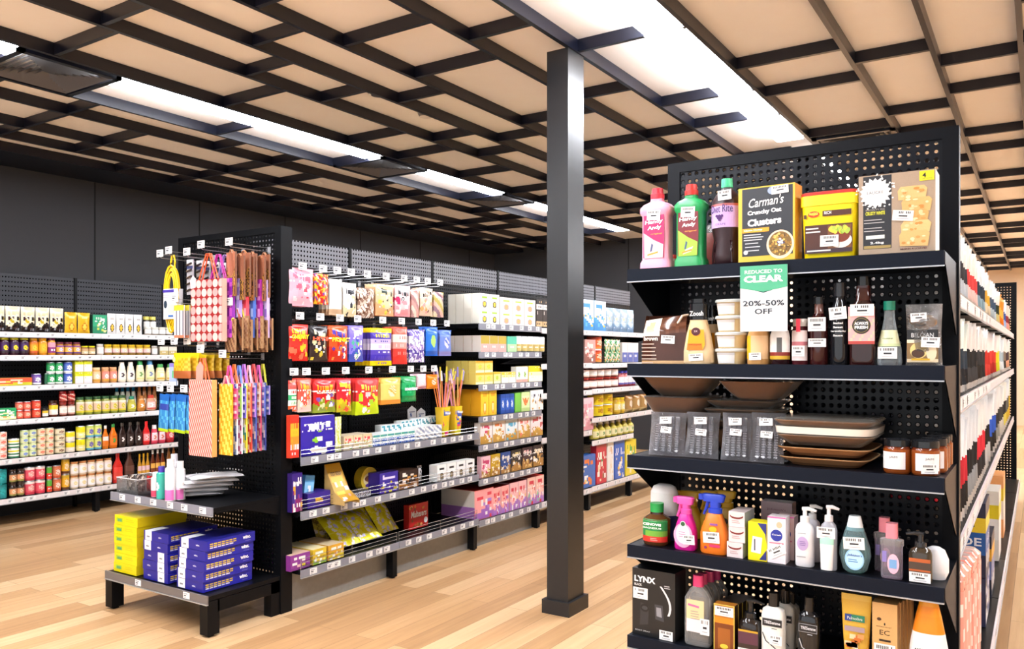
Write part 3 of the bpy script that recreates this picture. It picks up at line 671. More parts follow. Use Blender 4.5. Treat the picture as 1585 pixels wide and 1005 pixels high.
# jar behind sign
def jarn(name, label, u0, u1, vt, k, body, lid, labcol, yf=CSF, lidh=.16, txt=None, group=None, f='lq', lz=(.15, .75), stick=None):
    x, w, h = slot(u0, u1, vt, k, yf); t = near(name, label, 'jar', x, yf, w, k)
    s = S(h, w, w, (0, .92, .92, body, f), (.04, 1, 1, body, f), (.72, 1, 1, body, f), (1-lidh-.03, .82, .82, body, f), (1-lidh, .82, .82, body, f)); obj('glass', solid(s, 24, 2, f), t)
    obj('lid', solid(S(h, w, w, (1-lidh, .9, .9, lid, 'gl'), (.985, .9, .9, lid, 'gl'), (1, .84, .84, lid, 'gl')), 24), t)
    m = MB(); m.wrap(s, h*lz[0], h*lz[1], -62, 62, 14, 8, labcol if callable(labcol) else (lambda u, v: labcol))
    if txt: m.text(txt[0], 0, h*txt[2], w*.55, None, 0, txt[1], fn=onw(0, w, .003), bold=.02)
    obj('wrap_label', m, t, smooth=False)
    if stick: sticker(t, stick[0], h*stick[1], -w/2-.003, .036, .022, .04)
    return t, w, h
jarn('carton_pack', 'small yellow and orange carton under the sale sign', 1152, 1188, 505, 1, 'd8a060', 'e8c080', lambda u, v: 'e0b020' if u < .3 else 'e8c090', f='pl', lidh=.05, stick=(-.002, .22))
jarn('sauce_jar', 'dark jar with white label and portrait beside the sale sign', 1188, 1222, 503, 1, '2a1418', '2a1014', lambda u, v: 'd0a828' if v < .08 else ('8a2820' if v < .2 else ('f0ece8' if not (.45 < u < .65 and .3 < v < .7) else '5a5a5a')), lz=(.14, .86), lidh=.12)
# relish jar
t, w, h = jarn('relish_jar', 'small relish jar with pink ribbon label and white lid', 1223, 1249, 494, 1, '4a1820', 'c8c0b8', lambda u, v: 'c0707a' if .55 < v < .62 else 'e8d8d8', lz=(.10, .75))
m = MB(); m.rect(-.006, .006, h*.72, h*1.0, -w/2-.004, 'd83048'); obj('ribbon_seal', m, t, smooth=False); sticker(t, 0, h*.3, -w/2-.004, w*.75, .03)
def bottlen(name, label, u0, u1, vt, k, prof, yf=CSF, dd=1, f='lq', p=2, cat='bottle', d=None):
    x, w, h = slot(u0, u1, vt, k, yf); d = d or w*dd; t = near(name, label, cat, x, yf, d, k)
    s = S(h, w, d, *prof); obj('body', solid(s, 24, p, f), t); return t, w, h, d, s
LQ = '3a1414'
t, w, h, d, s = bottlen('sauce_bottle', 'brown sauce bottle with two white price stickers', 1250, 1279, 460, 1, ((0, .92, .92, LQ, 'lq'), (.03, 1, 1, LQ, 'lq'), (.68, 1, 1, LQ, 'lq'), (.76, .5, .5, '6a4a44', 'lq'), (.9, .46, .46, '6a4a44', 'lq')))
obj('cap', solid(S(h, w, d, (.9, .6, .6, '1a1a1c', 'gl'), (1, .58, .58, '1a1a1c', 'gl')), 18), t); sticker(t, 0, h*.6, -w/2-.002, w*.95, h*.2, 0, 'paper_label'); sticker(t, .001, h*.33, -w/2-.003, w*.95, .024)
t, w, h, d, s = bottlen('sauce_bottle', 'tall black sauce bottle with white lettering and sticker', 1282, 1312, 438, 1, ((0, .92, .92, '15161a', 'lq'), (.03, 1, 1, '15161a', 'lq'), (.68, 1, 1, '15161a', 'lq'), (.77, .62, .62, '15161a', 'lq'), (.84, .58, .58, '15161a', 'lq')))
obj('cap', solid(S(h, w, d, (.84, .66, .66, '26262a', 'gl'), (1, .64, .64, '26262a', 'gl')), 18), t)
m = MB()
for i, q in enumerate(('Smoked', 'Sweet', 'Serendipity', 'Sauce')): m.text(q, 0, h*(.50-.05*i), w*(.5 if i != 2 else .8), h*.025, 0, 'f0f0f0', fn=onw(0, w, .002), bold=.03)
obj('print', m, t, smooth=False); sticker(t, 0, h*.63, -w/2-.002, w*.9, .035, .08)
t, w, h, d, s = bottlen('oil_bottle', 'tall square bottle with pink patterned label and round black badge', 1313, 1354, 428, 1, ((0, .96, .96, '2a1010', 'lq'), (.02, 1, 1, '2a1010', 'lq'), (.64, 1, 1, '2a1010', 'lq'), (.73, .56, .56, '3a1a18', 'lq'), (.9, .5, .5, '3a1a18', 'lq')), p=5)
obj('cap', solid(S(h, w, d, (.9, .58, .58, '141416', 'gl'), (1, .56, .56, '141416', 'gl')), 18), t)
m = MB(); y = -d/2-.0015; m.panel(-w*.5, w*.5, h*.24, h*.66, y, 12, 12, lambda u, v: 'b04038' if v < .1 else ('e8a8a8' if (int(u*12)*7+int(v*12)*5) % 4 else 'd8c0a0')); m.disc(0, h*.45, w*.35, w*.35, y-.0006, '1c1a18', n=24); m.disc(0, h*.45, w*.3, w*.3, y-.001, '7a6838', n=22); m.disc(0, h*.45, w*.27, w*.27, y-.0013, '1c1a18', n=22)
m.text('ALWAYS', 0, h*.455, w*.52, h*.035, y-.002, 'fff', bold=.04); m.text('FRESH', 0, h*.41, w*.50, h*.035, y-.002, 'fff', bold=.04); obj('front_label', m, t, smooth=False); sticker(t, .002, h*.62, y-.003, w*.9, h*.13)
t, w, h, d, s = bottlen('vinegar_bottle', 'clear tapered bottle of vinegar with green cap', 1354, 1394, 466, 1, ((0, .92, .92, 'c8ccd0', 'cl'), (.05, 1, 1, 'd4dadc', 'cl'), (.25, .96, .96, 'd4dadc', 'cl'), (.5, .66, .66, 'd4dadc', 'cl'), (.72, .44, .44, 'd4dadc', 'cl'), (.86, .40, .40, 'd4dadc', 'cl')), f='cl')
obj('cap', solid(S(h, w, d, (.86, .48, .48, '1f7a60', 'gl'), (1, .48, .48, '1f7a60', 'gl')), 18), t)
m = MB(); m.wrap(s, h*.30, h*.55, -75, 75, 14, 6, lambda u, v: 'd8d8b0' if .2 < v else 'c0cc98'); m.text('CUISINE', 0, h*.41, w*.4, h*.02, -w*.42, '5a7a50', bold=.02); obj('front_label', m, t, smooth=False); sticker(t, 0, h*.2, -w/2-.003, w*.75, h*.18)
# biscuit bag
x, w, h = slot(1398, 1456, 470, 1); d = .1; t = near('biscuit_bag', 'clear bag of chocolate biscuits beside the green capped bottle', 'biscuits', x, CSF, d, 1)
m = MB(); m.bag(w, h, d*.75, lambda u, v: 'f0f0f0', 12, 12, 'cf', wav=.004, seed=3); obj('clear_bag', m, t)
m = MB(); y = -d*.40; m.panel(-w*.42, w*.42, h*.06, h*.58, -d*.33, 1, 10, lambda u, v: '16161a' if v > .7 else ('d8c4a0' if v < .1 else ('e4d8bc' if v > .6 else '8a6a40'))); m.disc(-w*.1, h*.25, w*.24, h*.13, -d*.33-.0006, 'e8cc80', n=18); m.disc(-w*.12, h*.2, w*.18, h*.07, -d*.33-.0010, '4a2c18', n=18); m.rect(-w*.3, w*.2, h*.09, h*.12, -d*.33-.0012, 'd8a818'); m.disc(w*.24, h*.22, w*.14, h*.14, -d*.33-.0008, 'e8d4b0', n=14); m.text('BELGIAN', 0, h*.46, w*.6, h*.07, -d*.33-.001, 'e0e0e0'); obj('front_label', m, t, smooth=False)
m = MB(); r = random.Random(9)
for i in range(12): n0 = len(m.V); m.loft([(0, .014, .014, '5a3a20'), (.006, .014, .014, 'a87848')], 10); m.xf(Matrix.Translation((r.uniform(-w*.3, w*.3), r.uniform(-.018, .018), h*r.uniform(.64, .8))) @ Matrix.Rotation(r.uniform(0, 3), 4, 'X'), n0)
q = obj('biscuits', m, t); q['kind'] = 'stuff'; sticker(t, w*.22, h*.38, -d*.41, .045, .028, -.05); sticker(t, -w*.1, h*.78, -d*.36, .04, .024, .05)
# ================= third shelf
BR, BR2 = 'a87850', '7c5638'
def bowl(label, u0, u1, vt, z0, yf=2.46, n=0):
    yc = yf+.11; x0, x1 = atY(u0, yc), atY(u1, yc); x = (x0+x1)/2; w = x1-x0; h = hgt(vt, x, yc-.04)-z0
    t = thing('leaf_bowl', label, 'bowl', (x, yc, z0))
    m = MB(); m.loft([(0, w*.26, .075, BR2), (.004, w*.27, .078, BR), (h*.5, w*.40, .10, BR), (h*.98, w*.5, .125, BR), (h, w*.5, .125, 'a88a64'), (h, w*.48, .12, BR2), (h*.5, w*.38, .09, BR2), (.006, w*.25, .07, BR2)], 28, 'mt', 4); obj('bowl', m, t)
    m = MB(); m.loft([(0, w*.27, .078, 'd8d0c8'), (h*.5, w*.41, .103, 'd8d0c8'), (h*1.0, w*.51, .128, 'd8d0c8'), (h*1.03, w*.45, .11, 'd8d0c8')], 28, 'cw', 4); obj('clear_wrap', m, t)
    return h
z3 = CZS[2]+.001
h1 = bowl('lower left wooden leaf bowl in clear wrap behind the fork packs', 1010, 1110, 614, z3+.10, 2.515)
h2 = bowl('upper left wooden leaf bowl just under the second shelf', 1010, 1113, 584, z3+.10+h1+.001, 2.515)
def plate(name, label, xc, yc, z0, w, d, h, ntop=0, tilt=0, wrap=True):
    t = thing(name, label, 'plate', (xc, yc, z0)); t.rotation_euler = (0, 0, tilt)
    a, b = w/2, d/2
    m = MB(); m.loft([(0, a*.74, b*.74, BR2), (h*.3, a*.8, b*.8, BR), (h*.9, a, b, BR), (h, a, b, 'c8ac80'), (h, a*.97, b*.97, BR2), (h*.35, a*.78, b*.78, BR2)], 28, 'mt', 6); obj('plate', m, t)
    if wrap: m = MB(); m.loft([(0, a*.75, b*.75, 'ddd6cc'), (h*.95, a*1.02, b*1.02, 'ddd6cc'), (h*1.1, a*.97, b*.97, 'ddd6cc')], 28, 'cw', 6); obj('clear_wrap', m, t)
    return t
plate('leaf_plate', 'pale edged wooden leaf tray lying under the right hand bowl, lower', -.80, 2.645, z3+.088, .235, .21, .03); plate('leaf_plate', 'wooden leaf tray in clear wrap under the right hand bowl, middle', -.80, 2.645, z3+.1215, .245, .21, .032); plate('leaf_plate', 'wooden leaf tray directly under the right hand bowl, upper', -.80, 2.645, z3+.157, .24, .21, .025)
bowl('right hand wooden leaf bowl just under the second shelf', 1124, 1236, 590, z3+.186, 2.52)
for q, (x_, l) in enumerate(((-.99, 'brown tray base under the left wooden bowls'), (-.80, 'brown tray base under the stacked trays behind the forks'))):
    t = thing('leaf_tray', l, 'tray', (x_, 2.655, z3)); m = MB(); m.loft([(0, .075, .07, BR2), (.098 if q == 0 else .086, .10, .08, BR)], 24, 'mt', 5); obj('tray', m, t)
# fork packs
fk = (('leftmost clear pack of grey plastic cutlery', 1000, 1052, 640, 5), ('second clear pack of plastic cutlery from the left', 1056, 1104, 640, 2), ('third clear pack of plastic cutlery from the left', 1112, 1156, 641, 0), ('fourth clear pack of plastic cutlery beside the trays', 1158, 1206, 641, -2))
for i, (lb, u0, u1, vt, tl) in enumerate(fk):
    x, w, h = slot(u0, u1, vt, 2); d = .045; t = near('cutlery_pack', lb+' on the third shelf', 'cutlery pack', x, CSF, d, 2, z=z3, group='packs of plastic cutlery'); t.rotation_euler = (math.radians(-9), 0, 0); t.location.y += .01
    m = MB(); m.bag(w*1.1, h, d, lambda u, v: 'ececf0', 12, 12, 'cf', wav=.003, seed=i); obj('clear_bag', m, t)
    for k in range(4):
        m = MB(); xk = lerp(-w*.30, w*.30, k/3); xt = xk*.8+.004*tl*.3; c_ = 'c8cad2'
        m.tube([(xk, -.003, .012), (lerp(xk, xt, .6), -.003, h*.6)], .0042, c_, 'gl', 6); m.box(lerp(xk, xt, .6)-.006, lerp(xk, xt, .6)+.006, -.009, .003, h*.6, h*.72, c_, 'gl')
        for j in range(12): m.box(xk-.0055, xk+.0055, -.0085, -.0065, .015+j*.0075, .019+j*.0075, 'f0f0f6', 'gl')
        for j in (-1, 0, 1): m.box(lerp(xk, xt, .6)+j*.0045-.0013, lerp(xk, xt, .6)+j*.0045+.0013, -.008, .001, h*.72, h*.9, c_, 'gl')
        obj('fork', m, t)
    sticker(t, 0, h*.80, -d/2-.004, .040, .022, .06); sticker(t, .004, h*(.58 if i % 2 == 0 else .55), -d/2-.0055, .036, .02, -.05)
# square plates
zz = z3
for i, (w, d, h, l) in enumerate(((.26, .26, .026, 'lowest square leaf plate, pale edged, right of the cutlery packs'), (.27, .27, .026, 'second square leaf plate from the bottom of the stack'), (.275, .27, .032, 'third square leaf plate in the wrapped stack'), (.285, .275, .040, 'top pack of square leaf plates in shiny clear wrap'))):
    pass
    t = plate('leaf_plate', l, -.535, 2.595, zz, w, d, h, wrap=i > 1); zz += h+.004
    if i == 3: m = MB(); m.loft([(.0, w*.49, d*.49, 'e8e0d4'), (h*.5, w*.5, d*.5, 'f0e8dc')], 28, 'gl', 6); obj('lower_plates', m, t)
# jam jars
def jam(lb, u, yf, tilt=0):
    w = .072; h = .094; x = min(atY(u, yf), -.252); t = thing('jam_jar', lb, 'jar', (x, yf+w/2, z3), math.radians(tilt), 'reduced jam jars')
    s = S(h, w, w, (0, .9, .9, '7a3a14', 'lq'), (.06, 1, 1, '8a4418', 'lq'), (.72, 1, 1, '6a2c14', 'lq'), (.8, .88, .88, '6a2c14', 'lq')); obj('glass', solid(s, 22, 2, 'lq'), t)
    obj('lid', solid(S(h, w, w, (.8, .96, .96, '1a1a1c', 'gl'), (.98, .96, .96, '1a1a1c', 'gl'), (1, .9, .9, '2a2a2e', 'gl')), 22), t)
    m = MB(); m.wrap(s, h*.14, h*.64, -65, 40, 12, 5, lambda u_, v: 'e8e4e4'); m.text('JAM', -.006, h*.45, w*.3, .007, 0, '555', fn=onw(0, w, .003)); obj('wrap_label', m, t, smooth=False)
    return t
jam('jam jar with white label beside the square plates', 1386, CSF); t = jam('jam jar with amber window and low white sticker, second in front', 1430, CSF, 30); sticker(t, -.006, .02, -.0385, .045, .026)
jam('jam jar in the second row behind the amber one', 1453, 2.53, 10); jam('jam jar in the third row at the shelf end', 1464, 2.61, 15); jam('rearmost jam jar at the shelf end by the post', 1468, 2.69)
# ================= fourth shelf
t, w, h, d, s = bottlen('vitamin_bottle', 'brown vitamin bottle with green cap and green label', 990, 1028, 782, 3, ((0, .92, .92, '4a2c18', 'lq'), (.04, 1, 1, '5a3418', 'lq'), (.62, 1, 1, '5a3a20', 'lq'), (.74, .5, .5, '3a2418', 'lq'), (.8, .48, .48, '3a2418', 'lq')), p=2.4)
obj('cap', solid(S(h, w, d, (.79, .52, .52, '1f9a4a'), (1, .52, .52, '25a552')), 22), t)
m = MB(); m.wrap(s, h*.10, h*.64, -75, 75, 16, 12, lambda u, v: 'd83428' if v < .22 else ('6ea838' if v < .5 and u > .3 else '1f8a44'), p=2.4); m.text('CENOVIS', .002, h*.50, w*.74, h*.062, -w/2-.003, 'fff', bold=.04); m.text('MAGNESIUM', .002, h*.42, w*.74, h*.045, -w/2-.003, 'e8f8ec', bold=.02); lines(m, -w*.05, w*.3, h*.2, 2, h*.04, -w/2-.003, 'f4b0a8'); obj('wrap_label', m, t, smooth=False)
x = atY(1024, 2.55); t = near('hand_wash', 'white rounded dispenser bottle behind the vitamin bottle', 'bottle', x, 2.54, .07, 3); obj('body', solid(S(.185, .095, .07, (0, .9, .9, '28306a'), (.35, 1, 1, '28306a'), (.45, 1, 1, 'e8e6e4'), (.85, 1, 1, 'f0eeee'), (.95, .8, .8, 'f0eeee'), (1, .4, .4, 'e8e6e4')), 24), t)
def trigger(label, u0, u1, vt, vs, body, head, pr, yf=CSF, k=3, w=None, squeeze=False):
    x0, x1 = atY(u0, yf), atY(u1, yf); x = (x0+x1)/2; w = x1-x0; h = hgt(vt, x, yf)-CZS[k]; d = .05; t = near('spray_bottle', label, 'spray bottle', x, yf, d, k)
    hb = h*.68; s = [(0, w*.46, d*.46, body), (.006, w*.5, d*.5, body), (hb*.5, w*.5, d*.5, body), (hb*.72, w*.40, d*.46, body), (hb*.97, w*.26, d*.36, body), (hb, w*.22, d*.3, body)]
    obj('body', solid(s, 26, 3), t)
    m = MB(); m.loft([(hb, w*.24, d*.34, head), (hb+.014, w*.24, d*.34, head), (hb+.016, w*.18, d*.26, head), (h-.02, w*.2, d*.26, head)], 18, 'pl', 2.5, cx=w*.02)
    m.loft([(h-.024, w*.36, d*.24, head), (h-.004, w*.42, d*.24, head), (h, w*.36, d*.18, head)], 18, 'pl', 5, cx=-w*.04)
    m.poly([(-w*.46, -.008, h-.022), (-w*.46, -.008, h-.002), (-w*.56, -.006, h-.006), (-w*.56, -.006, h-.018)][::-1], head); m.box(-w*.56, -w*.38, -.008, .008, h-.02, h-.003, head)
    obj('spray_head', m, t)
    m = MB(); m.tube([(-w*.24, 0, h-.024), (-w*.30, 0, h-.045), (-w*.40, 0, h-.066)], [.006, .005, .004], head, n=8); obj('trigger', m, t)
    m = MB(); pr(m, w, hb, -d/2-.0015); obj('front_label', m, t, smooth=False); return t, w, h, hb, d
def pr1(m, w, h, y): m.disc(0, h*.42, w*.44, h*.34, y, 'f0a8cc', n=26); m.disc(0, h*.46, w*.32, h*.27, y-.0005, 'f2e6ee', n=24); m.disc(.0, h*.74, w*.13, w*.13, y-.001, 'e8e8e8', n=18); m.disc(0, h*.74, w*.10, w*.10, y-.0014, '2a5a38', n=18); lines(m, -w*.2, w*.2, h*.52, 3, h*.06, y-.001, 'c088b0'); m.rect(-w*.46, w*.46, .0, h*.0001, y, 'fff')
def pr2(m, w, h, y): m.rect(-w*.08, w*.2, h*.72, h*.77, y, '8a50a0'); m.disc(w*.03, h*.62, w*.14, h*.07, y, 'f0b818', n=18); m.rect(-w*.1, w*.28, h*.18, h*.25, y, 'd83468'); m.disc(-w*.24, h*.16, w*.05, w*.05, y, '8a2868', n=12)
t, w, h, hb, d = trigger('magenta air freshener spray bottle with pink head', 1041, 1074, 771, 0, 'd01890', 'e850a8', pr1); sticker(t, w*.28, hb*.32, -d/2-.004, .038, .03, .06)
t, w, h, hb, d = trigger('orange sunscreen spray bottle with blue trigger head', 1081, 1124, 767, 0, 'ee7a1e', '2040c0', pr2); sticker(t, -.002, hb*.42, -d/2-.004, .052, .034, .05)
for i, (u0, u1, lb) in enumerate(((1046, 1084, 'yellow trigger spray bottle in the back row, left'), (1078, 1112, 'yellow trigger spray bottle in the back row, middle'), (1104, 1140, 'yellow trigger spray bottle in the back row, right'))):
    trigger(lb, u0, u1, 762, 0, 'c89a20', 'd8a828', lambda m, w, h, y: m.disc(0, h*.6, .011, .011, y, '30201c', n=14), yf=2.62+i*.01)
def pbox(name, label, u0, u1, vt, k, d, col, front, yf=CSF, z=None, h=None, rz=0, side=None, cat='box', group=None):
    x, w, hh = slot(u0, u1, vt, k, yf); h = h or hh; t = near(name, label, cat, x, yf, d, k, math.radians(rz), group, z)
    m = MB(); m.box(-w/2, w/2, -d/2, d/2, 0, h, col, side=side or col); obj('carton', m, t, smooth=False)
    m = MB(); front(m, w, h, -d/2-.0006); obj('front_print', m, t, smooth=False); return t, w, h
def soap(m, w, h, y): m.disc(0, h*.72, w*.42, h*.2, y, '7a2420', n=20); m.disc(0, h*.82, w*.42, h*.18, y-.0004, 'e0d0d0', n=20); lines(m, -w*.3, w*.3, h*.42, 2, h*.12, y, 'c09898')
for i in range(3):
    z_ = CZS[3]+i*.047; pbox('ointment_box', '%s pink and white box in the small stack beside the orange spray' % ['bottom', 'middle', 'top'][i], 1126+i*1.2, 1151+i*1.2, 800, 3, .09, 'e8d6d6', soap, z=z_, h=.046, side='a8b0b8', group='stack of pink and white boxes', rz=[-3, 2, -2][i])
def yb_(m, w, h, y): m.shape([(w*.0, h*.98), (w*.48, h*.98), (w*.48, h*.45), (w*.42, h*.7)], y, '28307a'); m.shape([(w*.1, .004), (w*.48, .004), (w*.48, h*.3)], y, '28307a'); m.rect(-w*.3, w*.22, h*.2, h*.62, y-.0004, 'f0eef2', tilt=-.1); m.rect(-w*.18, -w*.1, h*.26, h*.56, y-.0008, '606068')
pbox('medicine_box', 'bright yellow medicine box with blue corners', 1158, 1187, 809, 3, .05, 'eedd10', yb_)
def cur(m, w, h, y): m.disc(0, h*.60, w*.33, w*.33, y, '24349a', n=22); m.text('Curash', 0, h*.6, w*.5, h*.03, y-.0005, 'fff', bold=.03); m.disc(w*.15, h*.83, w*.16, h*.07, y, 'e8b898', n=16); m.rect(-w*.4, w*.4, h*.42, h*.45, y, 'e08098'); m.rect(-w*.5, w*.5, h*.97, h, y, 'd868a8')
t, w, h = pbox('powder_box', 'white pink topped baby powder box with blue roundel in front', 1188, 1216, 801, 3, .05, 'efe6ea', cur); sticker(t, 0, h*.26, -.027, .05, .03, .5)
pbox('powder_box', 'second baby powder box just behind the front one', 1201, 1229, 800, 3, .05, 'e8c8c8', cur, yf=2.51)
pbox('soap_box', 'wide dim pink box at the back behind the powder boxes', 1178, 1226, 778, 3, .05, 'b8a0a4', lambda m, w, h, y: (m.text("Johnson's", 0, h*.8, w*.6, h*.06, y, '7a5060'), lines(m, -w*.3, w*.3, h*.72, 3, h*.08, y, '907078')), yf=2.66)
def pump(name, label, u0, u1, vt, k, body, f, headc, yf=CSF, cat='pump bottle', p=2.6, hd=.76, dirx=1):
    x, w, h = slot(u0, u1, vt, k, yf); d = min(w*.75, .055); t = near(name, label, cat, x, yf, d, k)
    s = S(h, w, d, (0, .92, .92, body, f), (.02, 1, 1, body, f), (hd-.14, 1, 1, body, f), (hd-.06, .86, .86, body, f), (hd-.01, .5, .6, body, f), (hd, .46, .56, body, f)); obj('body', solid(s, 26, p, f), t)
    m = MB(); m.loft([(hd*h, w*.26, d*.36, headc), (hd*h+h*.09, w*.25, d*.35, headc), (hd*h+h*.10, w*.12, d*.14, headc), (h*.97, w*.11, d*.13, headc)], 16, 'gl'); m.tube([(-w*.14*dirx, 0, h*.975), (w*.2*dirx, 0, h*.985), (w*.62*dirx, 0, h*.955)], [.006, .006, .0035], headc, 'gl', 8); obj('pump', m, t)
    return t, w, h, d, s
t, w, h, d, s = pump('lotion_bottle', 'white baby lotion pump bottle with lilac circle in front', 1229, 1258, 788, 3, 'f0ecee', 'pl', 'f0f0f0')
m = MB(); m.disc(-.002, h*.40, w*.30, h*.12, -d/2-.001, 'b8a0cc', n=20); lines(m, -w*.2, w*.2, h*.44, 3, h*.03, -d/2-.0015, '8870a8'); lines(m, -w*.3, w*.3, h*.58, 1, h*.03, -d/2-.0015, '9a9aa0'); lines(m, -w*.35, w*.3, h*.18, 1, h*.03, -d/2-.0015, '9a9aa0'); obj('front_label', m, t, smooth=False)
pump('lotion_bottle', 'second white pump bottle peeping out behind the lilac one', 1243, 1268, 784, 3, 'd8d4dc', 'pl', 'e0e0e0', yf=2.52)
t, w, h, d, s = pump('wash_bottle', 'grey pump bottle with a pale green tube taped in front', 1268, 1294, 785, 3, 'a8a8b0', 'gl', 'e8e4e8')
m = MB(); m.loft([(.004, .016, .009, 'ece8e6'), (.03, .017, .009, 'ece8e6'), (h*.42, .019, .006, 'a8dcc8'), (h*.58, .02, .002, 'd0e8e0')], 16, 'pl', cy=-d/2-.010); obj('gift_tube', m, t); sticker(t, -.002, h*.60, -d/2-.013, .050, .032, .02)
# clear teardrop bottle
x, w, h = slot(1296, 1346, 801, 3); d = .05; t = near('baby_oil', 'clear teardrop bottle with pale blue round label', 'bottle', x, CSF, d, 3)
TE = 'b8d8dc'; s = S(h, w, d, (0, .5, .7, 'a8d8d0', 'cl'), (.05, .75, .9, TE, 'cl'), (.3, 1, 1, TE, 'cl'), (.45, .95, 1, TE, 'cl'), (.7, .66, .8, TE, 'cl'), (.8, .54, .7, TE, 'cl')); obj('body', solid(s, 28, 2, 'cl'), t); obj('cap', solid(S(h, w, d, (.74, .56, .7, 'dfe8ec', 'gl'), (.94, .42, .56, 'dfe8ec', 'gl'), (1, .36, .5, 'b8c0c4', 'gl')), 24), t)
m = MB(); m.disc(.003, h*.26, w*.30, h*.19, -d/2-.001, '9accec', n=28); m.disc(.003, h*.26, w*.26, h*.165, -d/2-.0013, 'b8e0f0', n=28); m.text("Johnson's", .003, h*.30, w*.46, h*.055, -d/2-.002, '2448a8', bold=.02, slant=.2); lines(m, -w*.15, w*.2, h*.26, 2, h*.035, -d/2-.002, '3a78c0'); obj('front_label', m, t, smooth=False); sticker(t, .002, h*.54, -d/2-.003, .056, .034, .06)
m = MB(); m.loft([(.005, w*.3, d*.33, 'bfe4e0'), (h*.3, w*.42, d*.42, 'bfe4e0'), (h*.62, w*.32, d*.34, 'bfe4e0')], 24, 'cl'); obj('oil', m, t)
def oil(lb, u0, u1, vt, yf):
    x, w, h = slot(u0, u1, vt, 3, yf); d = .04; t = near('oil_bottle', lb, 'bottle', x, yf, d, 3, group='pink capped clear bottles'); s = S(h, w, d, (0, .94, .9, 'd8c8d8', 'cl'), (.04, 1, 1, 'd8ccd8', 'cl'), (.58, 1, 1, 'd8ccd8', 'cl'), (.60, 1.08, 1, 'e0dcdc', 'cl'), (.70, 1.08, 1, 'e0dcdc', 'cl'), (.73, .55, .8, 'e0dcdc', 'cl')); obj('body', solid(s, 26, 3, 'cl'), t)
    obj('cap', solid(S(h, w, d, (.73, .56, .8, 'f08a98', 'gl'), (1, .54, .78, 'f09aa6', 'gl')), 24, 4), t)
    m = MB(); m.disc(.006, h*.28, w*.27, h*.18, -d/2-.001, 'f0b8cc', n=24); m.rect(-.004, .015, h*.2, h*.36, -d/2-.0014, '7aa8d8'); m.rect(-w*.4, -w*.15, h*.3, h*.5, -d/2+.0005, '8a7ac0'); obj('front_label', m, t, smooth=False)
oil('front clear bottle with pink cap and pink drop label', 1362, 1396, 812, CSF); oil('clear bottle with pink cap behind the front one', 1352, 1383, 803, 2.52)
t, w, h, d, s = pump('hand_wash', 'brown hand wash pump bottle with orange striped label at shelf end', 1405, 1442, 828, 3, '3a3024', 'lq', '2a2a2c', hd=.72, dirx=-1)
m = MB(); m.panel(-w*.45, w*.45, h*.20, h*.50, -d/2-.001, 1, 8, lambda u, v: 'b85a28' if v > .75 or .1 < v < .3 else '4a3a30'); obj('front_label', m, t, smooth=False); sticker(t, .001, h*.12, -d/2-.003, w*.9, h*.2)
x = atY(1449, 2.55); t = near('cotton_bag', 'white cotton ball bag behind the brown pump bottle', 'cotton bag', x, 2.50, .06, 3); m = MB(); m.loft([(0, .026, .022, 'e4e4e8'), (.02, .034, .028, 'eaeaee'), (.055, .034, .028, 'eaeaee'), (.08, .024, .02, 'e4e4e8'), (.088, .010, .008, 'e4e4e8')], 20, 'gl'); obj('bag', m, t)
# ================= lowest visible shelf
t, w, h = pbox('gift_box', 'black boxed gift set standing at the left of the lowest shelf', 979, 1046, 884, 4, .085, '141416', lambda m, w, h, y: (m.text('LYNX', -w*.2, h*.80, w*.50, h*.09, y, 'fff', bold=.04), m.text('BLACK', -w*.36, h*.74, w*.18, h*.035, y, 'e0e0e0', bold=.02),
    m.shape([(-w*.32, h*.15), (-w*.12, h*.18), (-w*.1, h*.45), (-w*.3, h*.5)], y, '2c2c30'), m.disc(-w*.2, h*.42, w*.1, h*.06, y-.0004, '0c0c0e', n=16), m.disc(-w*.2, h*.42, w*.07, h*.03, y-.0007, '3a3a3e', n=16), m.shape([(w*.05, h*.28), (w*.25, h*.26), (w*.22, h*.5), (w*.03, h*.5)], y, '3a3a40'), m.shape([(w*.08, h*.33), (w*.2, h*.32), (w*.18, h*.46), (w*.07, h*.46)], y-.0004, '8a8a90'),
    m.grid(lambda u, v: (w*(.15+.22*math.sin(u*2.2))+v*w*.05, y-.0006, h*(.78-.42*u)), 8, 1, lambda u, v: 'd8d8dc'), m.text('BODY SPRAY', -w*.25, h*.06, w*.35, h*.02, y, 'd0d0d0'), lines(m, w*.25, w*.42, h*.8, 2, h*.03, y, 'c8c8cc')), cat='gift box', rz=-2)
sticker(t, -w*.3, h*.63, -.045, .052, .036); sticker(t, w*.3, h*.07, -.045, .046, .03)
def micel(lb, u0, u1, vt, yf):
    x, w, h = slot(u0, u1, vt, 4, yf); d = .045; t = near('cleansing_water', lb, 'bottle', x, yf, d, 4, group='pink capped cleansing bottles'); s = S(h, w, d, (0, .94, .92, 'd8d8d8', 'cl'), (.03, 1, 1, 'e0dcd8', 'cl'), (.66, 1, 1, 'e0dcd8', 'cl'), (.80, .6, .7, 'e0dcd8', 'cl'), (.84, .36, .5, 'e0dcd8', 'cl')); obj('body', solid(s, 26, 3, 'cl'), t); obj('cap', solid(S(h, w, d, (.84, .40, .62, 'e0407a', 'gl'), (1, .38, .6, 'e0508a', 'gl')), 22, 2.6), t)
    m = MB(); m.panel(-w*.36, w*.3, h*.2, h*.66, -d/2-.001, 6, 10, lambda u, v: 'e0cc9c' if v > .35 else 'f0dce0'); m.rect(-w*.3, w*.12, h*.56, h*.59, -d/2-.0015, 'd868a0', tilt=-.12); lines(m, -w*.2, w*.18, h*.5, 4, h*.035, -d/2-.0015, 'a08888'); obj('front_label', m, t, smooth=False); return t, w, h
